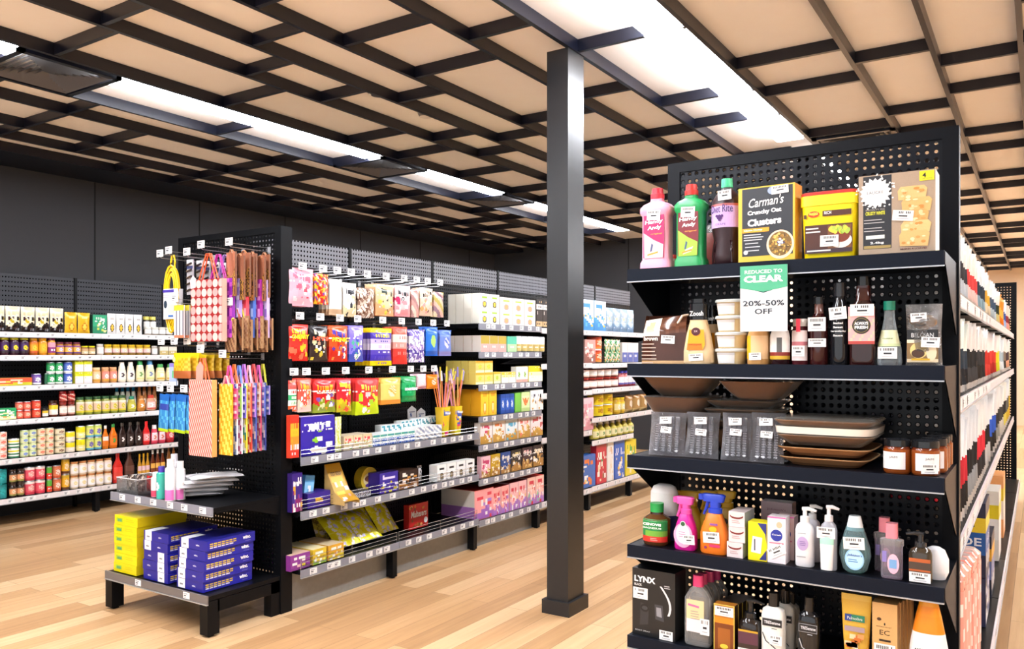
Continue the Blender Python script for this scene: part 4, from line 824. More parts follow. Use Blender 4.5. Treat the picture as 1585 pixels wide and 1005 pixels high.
t, w, h = micel('front clear cleansing water bottle with pink cap', 1057, 1098, 893, CSF); sticker(t, w*.34, h*.3, -.026, .03, .05, 0)
for i in range(3): micel('clear pink capped bottle, %s in the line behind the front one' % ['second', 'third', 'fourth'][i], 1067+i*11, 1102+i*10, 890-i*3, 2.50+i*.055)
for i in range(5):
    t, w, h = pbox('hair_oil_box', '%s amber hair oil box with gold edges in the row of five' % ['front', 'second', 'third', 'fourth', 'rearmost'][i], 1105+i*6.5, 1137+i*6.5, 937-i*3, 4, .034, '2a1a10' if i else 'c07a28', (lambda m, w, h, y: (m.rect(-w*.5, w*.5, h*.60, h*.72, y, 'e8861c'), m.rect(-w*.5, w*.5, 0, h*.60, y, '7a3a10'), m.rect(-w*.3, w*.3, h*.06, h*.5, y-.0004, 'a05a1c'), m.rect(-w*.5, -w*.46, 0, h, y-.0006, 'e0c050'), m.rect(w*.46, w*.5, 0, h, y-.0006, 'e0c050'), m.disc(0, h*.12, w*.2, h*.05, y-.0008, 'e8c840', n=14), m.rect(-w*.5, w*.5, h*.985, h, y-.0008, 'e8cc60'))), yf=CSF+i*.042, side='3a2414', group='row of amber hair oil boxes')
    if i == 0: sticker(t, 0, h*.86, -.019, w*.9, h*.2)
t, w, h, d, s = pump('hand_wash', 'dark amber pump bottle with yellow striped label, lowest shelf', 1141, 1175, 932, 4, '241c18', 'lq', '1c1c1e', hd=.68)
m = MB(); m.panel(-w*.45, w*.45, h*.12, h*.48, -d/2-.001, 1, 10, lambda u, v: 'c89a28' if v > .85 or .15 < v < .25 else ('5a3040' if v > .3 else '3a2a22')); obj('front_label', m, t, smooth=False); sticker(t, 0, h*.06, -d/2-.003, w*.9, .03)
def shamp(lb, u0, u1, vt, body, f, capc, inkc, yf=CSF, boxed=True):
    x, w, h = slot(u0, u1, vt, 4, yf); d = .05; t = near('shampoo_bottle', lb, 'shampoo bottle', x, yf, d, 4); s = S(h, w, d, (0, .96, .94, body, f), (.03, 1, 1, body, f), (.66, 1, 1, body, f), (.75, .9, .9, body, f), (.80, .5, .6, body, f)); obj('body', solid(s, 26, 3, f), t)
    obj('cap', solid(S(h, w, d, (.80, .46, .6, capc, 'gl'), (1, .44, .56, capc, 'gl')), 20), t); m = MB(); y = -d/2-.001
    m.rect(-w*.4, w*.44, h*.52, h*.64, y, 'a0a0a4'); m.rect(-w*.38, w*.42, h*.528, h*.632, y-.0003, '1c1c20'); m.text('TRESemme', .002, h*.56, w*.68, h*.045, y-.0008, 'e8e8ec', bold=.02); m.tube([(-w*.38, y, h*.42), (-w*.25, y, h*.3), (w*.1, y, h*.22), (w*.3, y, h*.16)], .0014, inkc); lines(m, 0, w*.3, h*.5, 1, .01, y, inkc); obj('front_label', m, t, smooth=False); return t, w, h
t, w, h = shamp('white conditioner bottle with black cap on the lowest shelf', 1176, 1213, 921, 'f0ece4', 'pl', '1c1c1e', '3a3a40'); sticker(t, .012, h*.33, -.028, .036, .028)
shamp('second white conditioner bottle just behind the first', 1196, 1228, 917, 'dcd8d0', 'pl', '1c1c1e', '3a3a40', yf=2.52); shamp('white bottle in the third row behind the conditioners', 1210, 1234, 922, 'c8c4bc', 'pl', '2c2c2e', '3a3a40', yf=2.60)
t, w, h = shamp('black shampoo bottle with silver boxed lettering', 1233, 1267, 928, '18191c', 'lq', '1a1a1c', 'c8c8cc'); sticker(t, .016, h*.12, -.028, .02, .03)
# tube
x, w, h = slot(1300, 1347, 924, 4); d = .045; t = near('cream_tube', 'yellow tube of almond cream standing on its cap', 'cream tube', x, CSF, d, 4)
s = [(.02, w*.36, d*.4, 'd8a83c'), (h*.5, w*.44, d*.28, 'dcae40'), (h*.93, w*.5, .003, 'e4bc50'), (h, w*.5, .002, 'e4c460')]; obj('body', solid(s, 26, 2.4, 'gl'), t); obj('cap', solid([(0, w*.34, d*.4, 'f0ece8'), (.02, w*.34, d*.4, 'f0ece8')], 22), t)
m = MB(); fr = lambda X, Z: (X, -lerp(d*.28, .003, max(0, min(1, (Z/h-.5)/.43)))-.004 if Z > h*.5 else -d*.36-.003, Z)
m.grid(lambda u, v: fr(lerp(-w*.36, w*.3, u), lerp(h*.68, h*.76, v)), 6, 2, lambda u, v: '1f7a5a' if u > .3 else '28408a'); m.grid(lambda u, v: fr(lerp(-w*.36, w*.3, u), lerp(h*.56, h*.62, v)), 6, 2, lambda u, v: 'a08a90')
r = random.Random(2)
for i in range(12): cx, cz = r.uniform(-w*.3, w*.2), h*r.uniform(.36, .52); m.grid(lambda u, v: fr(cx+(u-.5)*.016, cz+(v-.5)*.012), 1, 1, lambda u, v: r.choice(['e08a48', 'f0c090', 'c86a28', 'f4dcc0']))
m.text('Palmolive', -w*.03, h*.70, w*.5, h*.035, 0, 'e8e8e0', fn=lambda X, Z: (X, fr(X, Z)[1]-.0008, Z)); obj('front_label', m, t, smooth=False); sticker(t, -.004, h*.18, -d*.40-.004, .042, .036)
for i in range(5):
    t, w, h = pbox('hair_colour_box', '%s tan hair colour carton in the row beside the yellow tube' % ['front', 'second', 'third', 'fourth', 'rearmost'][i], 1350+i*5.5, 1389+i*5.5, 935-i*3.5, 4, .045, 'd2a468', (lambda m, w, h, y: (m.disc(-w*.22, h*.80, w*.09, h*.02, y, '4a2c18', n=14), m.text('Schwarzkopf', -.002, h*.70, w*.6, h*.018, y, '5a3a20'), m.disc(0, h*.745, w*.03, h*.018, y, '1c1c1c', n=10), m.text('EC', 0, h*.61, w*.4, h*.06, y, '3a2818'), m.rect(-w*.22, w*.24, h*.53, h*.555, y, '2c1c14'))), yf=CSF+i*.048, side='b88c54', group='row of tan hair colour cartons')
    if i == 0: sticker(t, 0, h*.4, -.024, w*.85, h*.2)
x, w, h = slot(1402, 1470, 927, 4); w *= .94; d = .06; t = near('sunscreen_bottle', 'big white sunscreen bottle with orange top half, at right end', 'sunscreen', x, CSF, d, 4)
s = S(h, w, d, (0, .8, .9, 'ece8e4'), (.05, 1, 1, 'f0ecea'), (.45, .95, 1, 'f0ecea'), (.62, .80, .92, 'ee8a1c'), (.80, .62, .8, 'f0901c'), (.9, .5, .7, 'f2a020'), (1, .42, .6, 'f0a828')); obj('body', solid(s, 28, 2.3), t)
m = MB(); m.rect(-w*.22, w*.18, h*.12, h*.30, -d/2-.001, 'e87a28'); obj('front_label', m, t, smooth=False); sticker(t, -.006, h*.40, -d/2-.002, .062, .04, .04)
# ================================================================ printed packs for the long runs
def art(kind, c, seed=0):
    """flat printing on a pack front: c = list of ink colours"""
    r = random.Random(seed*31+7); ph = r.random()*5; kk = r.randint(0, 3)
    sp = [(r.uniform(.1, .9), r.uniform(.06, .6), r.uniform(.035, .11), r.choice((c[1:] or c)+['f0ece8'])) for _ in range(16)]
    let = [r.random() for _ in range(40)]
    def f(u, v):
        if kind == 'label':      # band, roundel, small writing
            if v > .8: return c[1 % len(c)]
            if (u-.5)**2*1.3+(v-.5)**2 < .045: return c[2 % len(c)] if let[int((u*9+v*13)*1.7) % 40] > .25 else c[1 % len(c)]
            if v < .18: return c[3 % len(c)]
            return c[0]
        if kind == 'band':
            q = v*len(c); return c[(int(q)+1) % len(c)] if (.3 < q % 1 < .7 and .15 < u < .85 and let[int(u*26+int(q)*5) % 40] > .55) else c[int(q) % len(c)]
        if kind == 'photo':      # name block on top, picture below
            if v > .62:
                q = abs(v-.77-.05*math.sin(u*4+ph)); return c[1] if (.14 < u < .86 and q < .075 and let[int(u*22)] > .3) else ('f0ece8' if .62 < v < .67 and let[int(u*30)] > .6 else c[0])
            for a, b, q, k in sp:
                if (u-a)**2+((v-b)*1.3)**2 < q*q: return k
            return c[0] if v > .3+.1*math.sin(u*6+ph) else c[-1]
        if kind == 'speck': a, b = u*6+.4*math.sin(v*11+ph), v*8+.4*math.cos(u*9+ph); fa, fb = a % 1-.5, b % 1-.5; return c[(int(a)*5+int(b)*3+kk) % len(c)] if fa*fa+fb*fb < .17 else c[(int(a+b)+kk) % 2]
        if kind == 'diag': return c[int((u*3+v*5+ph)) % len(c)]
        if kind == 'bowl':
            if (u-.5)**2*1.1+(v-.3)**2 < .05: return c[2] if (u-.5)**2*1.1+(v-.3)**2 < .025 else c[1]
            return c[3 % len(c)] if .7 < v < .8 and .25 < u < .75 else c[0]
        if kind == 'half': return c[0] if v > .5 else ('f0ece8' if .22 < v < .36 and .2 < u < .8 and let[int(u*24)] > .45 else c[1 % len(c)])
        return c[0]
    return f
# ---- pack makers: (w, h) -> mesh builder, depth
def K_box(cf, side='ccc', top=None, dr=.6, nx=13, nz=16, txt=None):
    def mk(w, h):
        d = w*dr; m = MB(); m.box(-w/2, w/2, -d/2, d/2, 0, h, side, side=side, top=top or side); m.panel(-w/2+.001, w/2-.001, .001, h-.001, -d/2-.0006, nx, nz, cf)
        if txt: m.text(txt[0], 0, h*txt[2], w*.8, h*txt[3], -d/2-.0014, txt[1], bold=.03)
        return m, d
    return mk
def K_jar(lid, glass, cf, lh=.15, sh=1.0, f='lq'):
    def mk(w, h):
        s = [(0, w*.45, w*.45, glass, f), (h*.05, w*.48, w*.48, glass, f), (h*(.9-lh), w*.48*sh, w*.48*sh, glass, f), (h*(1-lh)-.002, w*.40, w*.40, glass, f), (h*(1-lh), w*.44, w*.44, lid, 'gl'), (h*.985, w*.44, w*.44, lid, 'gl'), (h, w*.41, w*.41, lid, 'gl')]
        m = MB(); m.loft(s, 14, f); m.wrap(s, h*.13, h*.72, -75, 75, 13, 11, cf); return m, w
    return mk
def K_can(cf, rim='c8c8cc', sh=1):
    def mk(w, h):
        r = w*.48; s = [(0, r*.96, r*.96, rim, 'me'), (h*.04, r, r, rim, 'me'), (h*.95, r, r, rim, 'me'), (h*.97, r*.98, r*.98, rim, 'me'), (h, r*.96, r*.96, rim, 'me')]
        m = MB(); m.loft(s, 16, 'me'); m.wrap(s, h*.05, h*.94, -100, 100, 18, 12, cf); return m, w
    return mk
def K_bot(body, cap, cf, neck=.45, f='gl', wide=.62, dr=.7):
    def mk(w, h):
        d = w*dr; a, b = w*.48, d*.48
        s = [(0, a*.9, b*.9, body, f), (h*.03, a, b, body, f), (h*wide*.9, a*.98, b, body, f), (h*(wide+.14), a*neck, b*neck, body, f), (h*.86, a*neck*.8, b*neck*.9, body, f), (h*.861, a*neck*.95, b*neck*1.1, cap, 'gl'), (h, a*neck*.9, b*neck, cap, 'gl')]
        m = MB(); m.loft(s, 16, f); m.wrap(s, h*.12, h*wide*.85, -65, 65, 9, 7, cf); return m, d
    return mk
def K_sq(body, cap, cf):   # squeeze bottle standing on its cap or with broad cap
    def mk(w, h):
        d = w*.62; a, b = w*.46, d*.48
        s = [(0, a*.8, b*.9, body), (h*.04, a, b, body), (h*.4, a, b, body), (h*.78, a*.72, b*.8, body), (h*.8, a*.6, b*.7, cap), (h, a*.55, b*.66, cap)]
        m = MB(); m.loft(s, 16, 'gl', 2.4); m.wrap(s, h*.12, h*.6, -60, 60, 9, 7, cf, p=2.4); return m, d
    return mk
def K_pouch(cf, f='fo', t=.32):
    def mk(w, h):
        m = MB(); m.bag(w, h, w*t, cf, 15, 20, f, crimp=.03, wav=.001); return m, w*t
    return mk
def K_tube(cf, col): 
    def mk(w, h):
        m = MB(); m.loft([(0, w*.46, w*.3, col), (h, w*.46, w*.3, col)], 14); return m, w*.6
    return mk
def K_spice(lid, cf):
    return K_jar(lid, '5a4a38', cf, .2)
ORD = ['first', 'second', 'third', 'fourth', 'fifth', 'sixth', 'seventh', 'eighth', 'ninth', 'tenth', 'eleventh', 'twelfth']
CNT = ['one', 'two', 'three', 'four', 'five', 'six', 'seven', 'eight', 'nine', 'ten', 'eleven', 'twelve']
LEV = {1: [''], 2: ['lower ', 'upper '], 3: ['bottom ', 'middle ', 'top '], 4: ['bottom ', 'second ', 'third ', 'top ']}
def run(X, z, u0, u1, n, hpx, mk, name, cat, desc, where, lv=1, deep=1, gap=.96, jit=.0):
    """n equal packs side by side along a +X facing shelf, lv high, deep back"""
    Y0, Y1 = atX(u0, X), atX(u1, X); p = (Y1-Y0)/n; w = p*gap; h = hpx*depth(X, (Y0+Y1)/2)/1257/lv
    m, d = mk(w, h); me = m.mesh(name); g = '%s on %s' % (desc+'s' if not desc.endswith('s') else desc, where)
    tot = n*lv*deep; r = random.Random(int(u0*10+z*100))
    for i in range(n):
        for l in range(lv):
            for q in range(deep):
                o = bpy.data.objects.new(name, me); COL.objects.link(o)
                o.location = (X-d/2-q*(d+.004), Y0+p*(i+.5)+r.uniform(-jit, jit)*p, z+l*(h+.0006)+.001); o.rotation_euler = (0, 0, PI/2+(r.uniform(-.05, .05) if jit else 0))
                lb = '%s%s on %s' % (LEV[lv][l], desc, where)
                if n > 1: lb += ', %s of %s from left' % (ORD[i], CNT[n-1])
                if q: lb += ', row behind' if q == 1 else ', %s row back' % ORD[q]
                if len(lb.split()) > 16: lb = lb.replace(' of %s from left' % CNT[n-1], ' from left')
                if len(lb.split()) > 16: lb = lb.replace(' from left', '')
                tag(o, lb, cat, g if tot > 1 else None)
    return h
L = -7.002
W = ['', 'left wall top shelf', 'left wall second shelf', 'left wall third shelf', 'left wall fourth shelf', 'left wall fifth shelf', 'left wall lowest shelf']
def lw(row, *a, **k): return run(L, LZ[row-1]+.004, *a, W[row], **k)
# ---- row 1
lw(1, -15, 100, 5, 39, K_pouch(art('photo', ['e8dcc0', 'd8c8a0', '3a1c20', 'c8b028', '8a8a90', '241a18'], 1)), 'food_pouch', 'food pouch', 'cream and black food pouch')
lw(1, 101, 141, 2, 32, K_pouch(art('bowl', ['eab428', 'c87820', 'f0cc50', 'f4d878'], 2)), 'food_pouch', 'food pouch', 'golden yellow food pouch')
lw(1, 143, 166, 1, 29, K_box(art('photo', ['1f9a6a', 'e8e8e0', 'c0c848', 'e0d890', '148058'], 3), '1a4a3a'), 'food_box', 'food box', 'green box with grey jar tops behind')
lw(1, 167, 221, 4, 31, K_pouch(art('bowl', ['f0ece8', '5a4a40', 'e8c048', 'b8b4b0'], 4)), 'food_pouch', 'food pouch', 'white pouch with round bowl picture')
hh = lw(1, 226, 270, 4, 12, K_jar('e8e4d8', '8a7a60', art('lab', ['eeeae6']), .25), 'spice_jar', 'jar', 'small white spice jar')
run(L-.05, LZ[0]+.006, 224, 244, 2, 28, K_jar('d8cc60', '3a3028', art('lab', ['eeeae6']), .18), 'sauce_jar', 'jar', 'taller jar behind the spice jars', W[1])
# ---- row 2
lw(2, -12, 2, 1, 28, K_jar('d8c820', '5a1420', art('label', ['d83060', 'd83060', 'f0c020', '8a1840'])), 'curry_jar', 'jar', 'yellow lidded jar with pink label')
lw(2, 2, 48, 3, 28, K_jar('d4cc28', '3a1c28', art('label', ['40205a', '3a1c48', 'f4d020', '2a1820'])), 'curry_jar', 'jar', 'yellow lidded purple curry jar')
lw(2, 48, 62, 1, 27, K_jar('e8a818', 'b05818', art('label', ['f0a020', 'e87818', 'f8c838', 'c85020'])), 'curry_jar', 'jar', 'orange curry jar with gold lid')
lw(2, 62, 76, 1, 27, K_jar('eca818', 'd88c20', art('label', ['f0b020', 'e89818', 'f4bc30', 'e0a020'])), 'curry_jar', 'jar', 'all yellow jar of curry sauce')
lw(2, 76, 89, 1, 27, K_jar('6a1c48', 'd08c28', art('half', ['e8a0b0', '8a2878'])), 'curry_jar', 'jar', 'purple and pink labelled jar')
lw(2, 89, 128, 3, 20, K_jar('6a3040', 'a86c28', art('label', ['e8b048', '7a3a88', 'e8d0d8', '5a2a80'])), 'paste_jar', 'jar', 'short purple labelled paste jar')
lw(2, 128, 150, 2, 14, K_jar('e0dc28', '9a6a40', art('half', ['c8a070', 'd8c8a0'])), 'paste_tin', 'jar', 'low tin with yellow lid')
lw(2, 152, 163, 1, 17, K_jar('e0dcd8', 'c8b8a8', art('x', ['ece6e2'])), 'sauce_jar', 'jar', 'plain white labelled jar')
lw(2, 164, 236, 6, 16, K_jar('d8b428', 'a87828', art('label', ['f0c8c8', 'e8c040', 'f0d8d0', '8a6830']), .2), 'mustard_jar', 'jar', 'small yellow topped mustard jar')
lw(2, 237, 246, 1, 14, K_jar('d8d4d0', 'b8b0a8', art('x', ['f0ece8'])), 'sauce_jar', 'jar', 'little white sauce jar')
lw(2, 247, 274, 2, 13, K_box(art('half', ['dcd8c8', 'c8b070']), '8a8070'), 'stock_box', 'food box', 'low cream stock box')
# ---- row 3
lw(3, -20, 51, 1, 12, K_box(art('photo', ['d85838', 'f0d0b0', 'e8c840', 'f0e0c0', 'c8c028'], 6), 'c8a040', dr=.3, nx=18, nz=5), 'taco_box', 'food box', 'long low red and yellow box')
lw(3, 52, 67, 1, 17, K_can(art('label', ['7a58a8', '5a3a90', 'e8e4e8', 'ece8ec'])), 'food_can', 'can', 'purple and white can')
run(L-.02, LZ[2]+.005, 70, 75, 1, 17, K_can(art('x', ['2a6a48'])), 'food_can', 'can', 'slim dark green can', W[3])
lw(3, 75, 100, 2, 34, K_can(art('label', ['28a058', '1f8048', 'f0f0e8', 'e8ece0'])), 'food_can', 'can', 'green can with white bowl', lv=2)
lw(3, 101, 115, 1, 34, K_can(art('label', ['4868c0', '3850a8', 'f0ecf0', 'e0e4f0'])), 'food_can', 'can', 'blue and white can', lv=2)
lw(3, 116, 143, 2, 36, K_box(art('band', ['f0dce0', 'f4e4e4', 'e8dce0', 'd8dc20', 'c8cc18']), 'c8c428', dr=.9), 'noodle_cup', 'food box', 'yellow topped white tub', lv=2)
lw(3, 145, 159, 1, 24, K_jar('f0c898', 'e8a860', art('label', ['f4d0a8', 'f0c090', 'f0e8e0', 'd89830'])), 'spread_jar', 'jar', 'peach coloured jar', )
lw(3, 160, 184, 2, 24, K_jar('e0a878', 'd0905a', art('label', ['e89888', 'e88878', 'f4e8e0', 'd8a030'])), 'spread_jar', 'jar', 'pink and orange salsa jar')
lw(3, 184, 211, 2, 31, K_sq('f0e4cc', 'f0e8dc', art('label', ['f4ecdc', 'f0e4cc', '3a2a3a', 'f0e8d8'])), 'mayonnaise_bottle', 'sauce bottle', 'cream mayonnaise squeeze bottle')
lw(3, 212, 226, 1, 32, K_sq('f0e4b8', '2f9a4a', art('label', ['f0e4b0', 'f0e8c0', '6a9a50', 'e8d890'])), 'dressing_bottle', 'sauce bottle', 'cream dressing bottle with green cap')
lw(3, 227, 242, 1, 32, K_sq('f0e4b8', '2878b0', art('label', ['f0e4b0', 'f0e8c0', '7a8ab0', 'd8d880'])), 'dressing_bottle', 'sauce bottle', 'cream dressing bottle with blue cap')
lw(3, 243, 274, 2, 26, K_sq('f0dca8', '58a860', art('label', ['f0dca0', 'f4e8c0', 'e8e0e8', 'd8a838'])), 'dressing_bottle', 'sauce bottle', 'round dressing bottle with low cap')
# ---- row 4
lw(4, -14, 26, 1, 18, K_box(art('photo', ['28a060', 'f0f0e8', 'e8a040', 'f0e8d0', 'e0d8a0'], 8), '3a8a58', dr=.5), 'soup_box', 'food box', 'green and white low box')
lw(4, 26, 50, 2, 26, K_can(art('label', ['e07058', 'c83828', 'f0c0a8', 'd84830'])), 'tomato_can', 'can', 'red tomato can', lv=2)
lw(4, 52, 66, 1, 27, K_can(art('label', ['d84830', 'c83020', 'e89a78', 'e04020'])), 'tomato_can', 'can', 'red tomato can standing alone', lv=2)
lw(4, 67, 77, 1, 14, K_jar('2a2a2a', '4a3a20', art('half', ['d8b828', 'e8e4e0'])), 'paste_jar', 'jar', 'little yellow labelled paste jar')
lw(4, 78, 93, 1, 25, K_jar('3a2018', '5a2818', art('half', ['e8c828', 'f0dcd0'])), 'antipasto_jar', 'jar', 'jar with yellow and white label')
h_ = lw(4, 94, 119, 2, 21, K_jar('8a3028', '6a3020', art('label', ['f0e8dc', 'e8c8b8', 'dcd4c8', 'c09080'])), 'antipasto_jar', 'jar', 'white labelled antipasto jar')
run(L, LZ[3]+.006+h_, 94, 119, 2, 17, K_jar('8a2020', '7a1c18', art('diag', ['a82820', 'e8b0a0', '8a2018'])), 'antipasto_jar', 'jar', 'dark red jar stacked on top', W[4])
lw(4, 120, 198, 6, 27, K_jar('3a5a38', '8a9038', art('label', ['e0c0a0', 'e8d8c0', 'c8b820', 'd0c028'])), 'gherkin_jar', 'jar', 'green lidded gherkin jar')
lw(4, 199, 213, 1, 24, K_sq('b8b048', '3a8a70', art('label', ['c8c040', 'b8b038', 'f0e8e8', 'a8a030'])), 'dressing_bottle', 'sauce bottle', 'round olive green dressing bottle')
lw(4, 214, 227, 1, 24, K_sq('c88030', 'a86828', art('label', ['d08a30', 'c87828', 'f0e0d8', 'b06820'])), 'dressing_bottle', 'sauce bottle', 'round amber dressing bottle')
lw(4, 228, 244, 1, 24, K_sq('d8a080', 'c84838', art('label', ['f0d0c8', 'e8a098', 'f0e4e0', 'd84838'])), 'dressing_bottle', 'sauce bottle', 'pale pink dressing bottle')
run(L-.11, LZ[3]+.006, 178, 212, 4, 38, K_sq('c8c8b0', '2888b8', art('label', ['d8d8d0', 'c8d0d0', 'f0e8e8', '88a8b0'])), 'dressing_bottle', 'sauce bottle', 'blue capped bottle behind the dressings', W[4])
run(L-.11, LZ[3]+.006, 213, 244, 4, 38, K_sq('b87840', 'c07030', art('label', ['c88848', 'b87030', 'f0e0d0', 'a86828'])), 'dressing_bottle', 'sauce bottle', 'orange capped bottle behind the dressings', W[4])
# ---- row 5
lw(5, -2, 14, 1, 42, K_can(art('label', ['f0c8b8', 'e0a890', 'e06858', 'f0d8c8'])), 'tuna_can', 'can', 'pale pink tuna can', lv=4)
lw(5, 16, 33, 1, 30, K_can(art('band', ['2a7a50', 'f0f0e8', '2a7a50', 'f0f0e8', 'e8d828', 'f0f0e8'])), 'tuna_can', 'can', 'green and white tuna can', lv=2)
lw(5, 34, 59, 2, 41, K_can(art('label', ['d8dcb0', 'b8cc78', '6880c8', 'c8d090'])), 'tuna_can', 'can', 'light green and blue tuna can', lv=4)
lw(5, 60, 86, 2, 41, K_can(art('label', ['e8d0b0', 'c8c080', 'e07060', 'e0c8a0'])), 'tuna_can', 'can', 'cream and red tuna can', lv=4)
lw(5, 88, 104, 1, 38, K_can(art('label', ['e8d8b8', 'd8c898', '8a6858', 'b8b088'])), 'tuna_can', 'can', 'cream and brown tuna can', lv=4)
lw(5, 105, 119, 1, 32, K_can(art('half', ['ead820', 'f0e0d0'])), 'tuna_can', 'can', 'yellow topped white can', lv=2)
lw(5, 121, 135, 1, 39, K_can(art('half', ['e8dc18', 'f0e090'])), 'tuna_can', 'can', 'bright yellow can', lv=2)
lw(5, 136, 160, 2, 39, K_can(art('label', ['d8d878', 'b8cc60', '6a58b0', '58a8c0'])), 'soup_can', 'can', 'lime green can with purple spot', lv=2)
lw(5, 160, 170, 1, 36, K_bot('e07820', 'f0ece8', art('half', ['f0e0d8', 'e87820'])), 'juice_bottle', 'drink bottle', 'orange cordial bottle with white cap')
lw(5, 171, 184, 1, 37, K_bot('e07018', '3a8a40', art('label', ['e87820', 'd86818', '4a9a48', 'e87820'])), 'juice_bottle', 'drink bottle', 'orange cordial bottle with green cap')
lw(5, 185, 222, 3, 37, K_bot('30201c', '4a4038', art('label', ['3a2824', '30201c', 'f0ece8', '30201c'])), 'iced_tea_bottle', 'drink bottle', 'dark bottle with round white label')
lw(5, 223, 234, 1, 36, K_bot('d82828', 'e02828', art('label', ['f0a0a0', 'e83838', 'f0d8d8', 'f02020'])), 'cordial_bottle', 'drink bottle', 'bright red cordial bottle')
lw(5, 235, 258, 2, 29, K_sq('d84058', 'e8e0e0', art('label', ['f0d0d8', 'f0e0e4', 'd87860', 'e84860'])), 'cordial_bottle', 'drink bottle', 'pink bottle with pale label')
lw(5, 259, 273, 1, 27, K_jar('c82838', 'b82028', art('label', ['e04850', 'd83038', 'f0c8c8', 'b82028'])), 'jam_jar', 'jar', 'deep red jam jar')
# ---- row 6
lw(6, -3, 14, 1, 46, K_can(art('label', ['188888', '107070', '28a0a0', '158080']), rim='1a7878'), 'coffee_tin', 'can', 'teal tin', lv=2)
lw(6, 16, 40, 2, 43, K_jar('3a2a24', '30201a', art('label', ['e09868', '3a3028', 'f0d0b0', '8a8840'])), 'coffee_jar', 'jar', 'dark coffee jar with tan label', lv=2)
lw(6, 41, 73, 2, 43, K_can(art('label', ['e05060', 'f0d8d0', 'e8a098', 'c82840'])), 'soup_can', 'can', 'red and white soup can', lv=2)
lw(6, 74, 82, 1, 40, K_can(art('half', ['5aa838', 'e04028'])), 'soup_can', 'can', 'green and red can', lv=2)
lw(6, 84, 97, 1, 40, K_can(art('label', ['d87850', 'c86840', 'f0d0c0', 'b84828'])), 'bean_can', 'can', 'orange brown bean can', lv=2)
lw(6, 98, 110, 1, 49, K_can(art('label', ['e0a820', 'c8a028', 'f0d0a8', '5a3018'])), 'bean_can', 'can', 'tall gold and brown can', lv=2)
lw(6, 111, 176, 5, 41, K_jar('b87848', 'e0c8a8', art('label', ['f4ece8', 'f0e0dc', 'e8d898', 'f0e8e4'])), 'spread_jar', 'jar', 'white labelled spread jar', lv=2)
lw(6, 177, 193, 1, 46, K_bot('d83028', 'c83028', art('half', ['e84038', 'e04838'])), 'sauce_bottle', 'sauce bottle', 'wide red tomato sauce bottle')
lw(6, 195, 211, 1, 46, K_bot('5a382c', '4a3028', art('half', ['6a4438', '5a3a30'])), 'sauce_bottle', 'sauce bottle', 'wide brown barbecue sauce bottle')
lw(6, 214, 233, 3, 40, K_bot('c8902c', 'd8a020', art('half', ['e8c0c8', 'd8a040'])), 'sauce_bottle', 'sauce bottle', 'slim amber sauce bottle')
lw(6, 234, 257, 3, 43, K_bot('6a3018', 'f0ece8', art('half', ['e8b050', '8a4020'])), 'vinegar_bottle', 'sauce bottle', 'brown vinegar bottle with white cap')
lw(6, 259, 274, 2, 50, K_bot('7a4a20', 'e8e4d8', art('half', ['a87038', '8a5028'])), 'vinegar_bottle', 'sauce bottle', 'tall amber vinegar bottle')

# ================================================================ snack aisle shelves
SF = SX+.43-.012
def sn(z, *a, **k): return run(SF, z+.004, *a, **k)
A1, A2, A3, A4, A5, A6, A7 = ['snack aisle %s shelf' % q for q in ('top', 'second', 'third', 'fourth', 'fifth', 'sixth', 'lowest')]
sn(1.615, 742, 773, 2, 46, K_box(art('bowl', ['f0ece0', '3a3a38', 'e8c830', '9ac828'], 1), 'f0efe4', 'a8c838', dr=.55), 'fruit_pack', 'fruit pack', 'white fruit cup pack', A1, lv=2, deep=4)
sn(1.615, 774, 829, 3, 41, K_box(art('bowl', ['f4ece4', 'e89890', 'e8a868', 'b0c840'], 2), 'f0e4dc', 'd0c850', dr=.5), 'fruit_pack', 'fruit pack', 'pastel fruit cup pack', A1, lv=2)
sn(1.615, 830, 850, 2, 42, K_box(art('band', ['c8a878', '2a1c18', '2a1c18', 'e8e0d8', '1c1412']), '1c1614'), 'tea_box', 'food box', 'tall dark brown box', A1)
sn(1.41, 744, 784, 3, 25, K_box(art('half', ['b8a038', 'e0a8a0']), 'f0e8e0', '88b838', dr=.7), 'fruit_pack', 'fruit pack', 'red and green fruit pack', A2, deep=5)
sn(1.41, 785, 800, 1, 24, K_box(art('half', ['58c0a0', 'b0d8a0']), '58b898'), 'fruit_pack', 'fruit pack', 'mint green fruit pack', A2)
sn(1.41, 801, 846, 5, 24, K_can(art('half', ['f0ece8', 'c8b068'])), 'food_can', 'can', 'white topped tan can', A2)
sn(1.175, 736, 763, 2, 36, K_box(art('label', ['e8c870', 'e8a828', 'c0d040', 'f0e8b8']), 'e0cc68', 'd0c840'), 'cracker_pack', 'food box', 'yellow cracker pack', A3, lv=2, deep=4)
sn(1.175, 764, 775, 1, 18, K_box(art('label', ['e8e090', 'e0b028', 'a8c838', 'f0f0c8']), 'd8d068'), 'cracker_pack', 'food box', 'pale lime cracker pack', A3)
sn(1.175, 776, 798, 2, 17, K_box(art('band', ['f0ece0', 'f0f0e0', 'e8e0b0', 'e8c018']), 'e8dcc0'), 'cracker_pack', 'food box', 'white cracker box with yellow top', A3)
sn(1.175, 799, 817, 2, 24, K_box(art('label', ['f4f0ec', 'f0e8e0', '8ab048', 'e0a898']), 'f0ece4'), 'rice_cake_pack', 'food box', 'white rice cake pack', A3)
sn(1.175, 818, 840, 1, 24, K_box(art('band', ['f0ecd0', 'f4f0d8', 'f0e8b8', 'e8d018', 'e8d018']), 'e0d078'), 'cracker_pack', 'food box', 'wide yellow banded cracker box', A3)
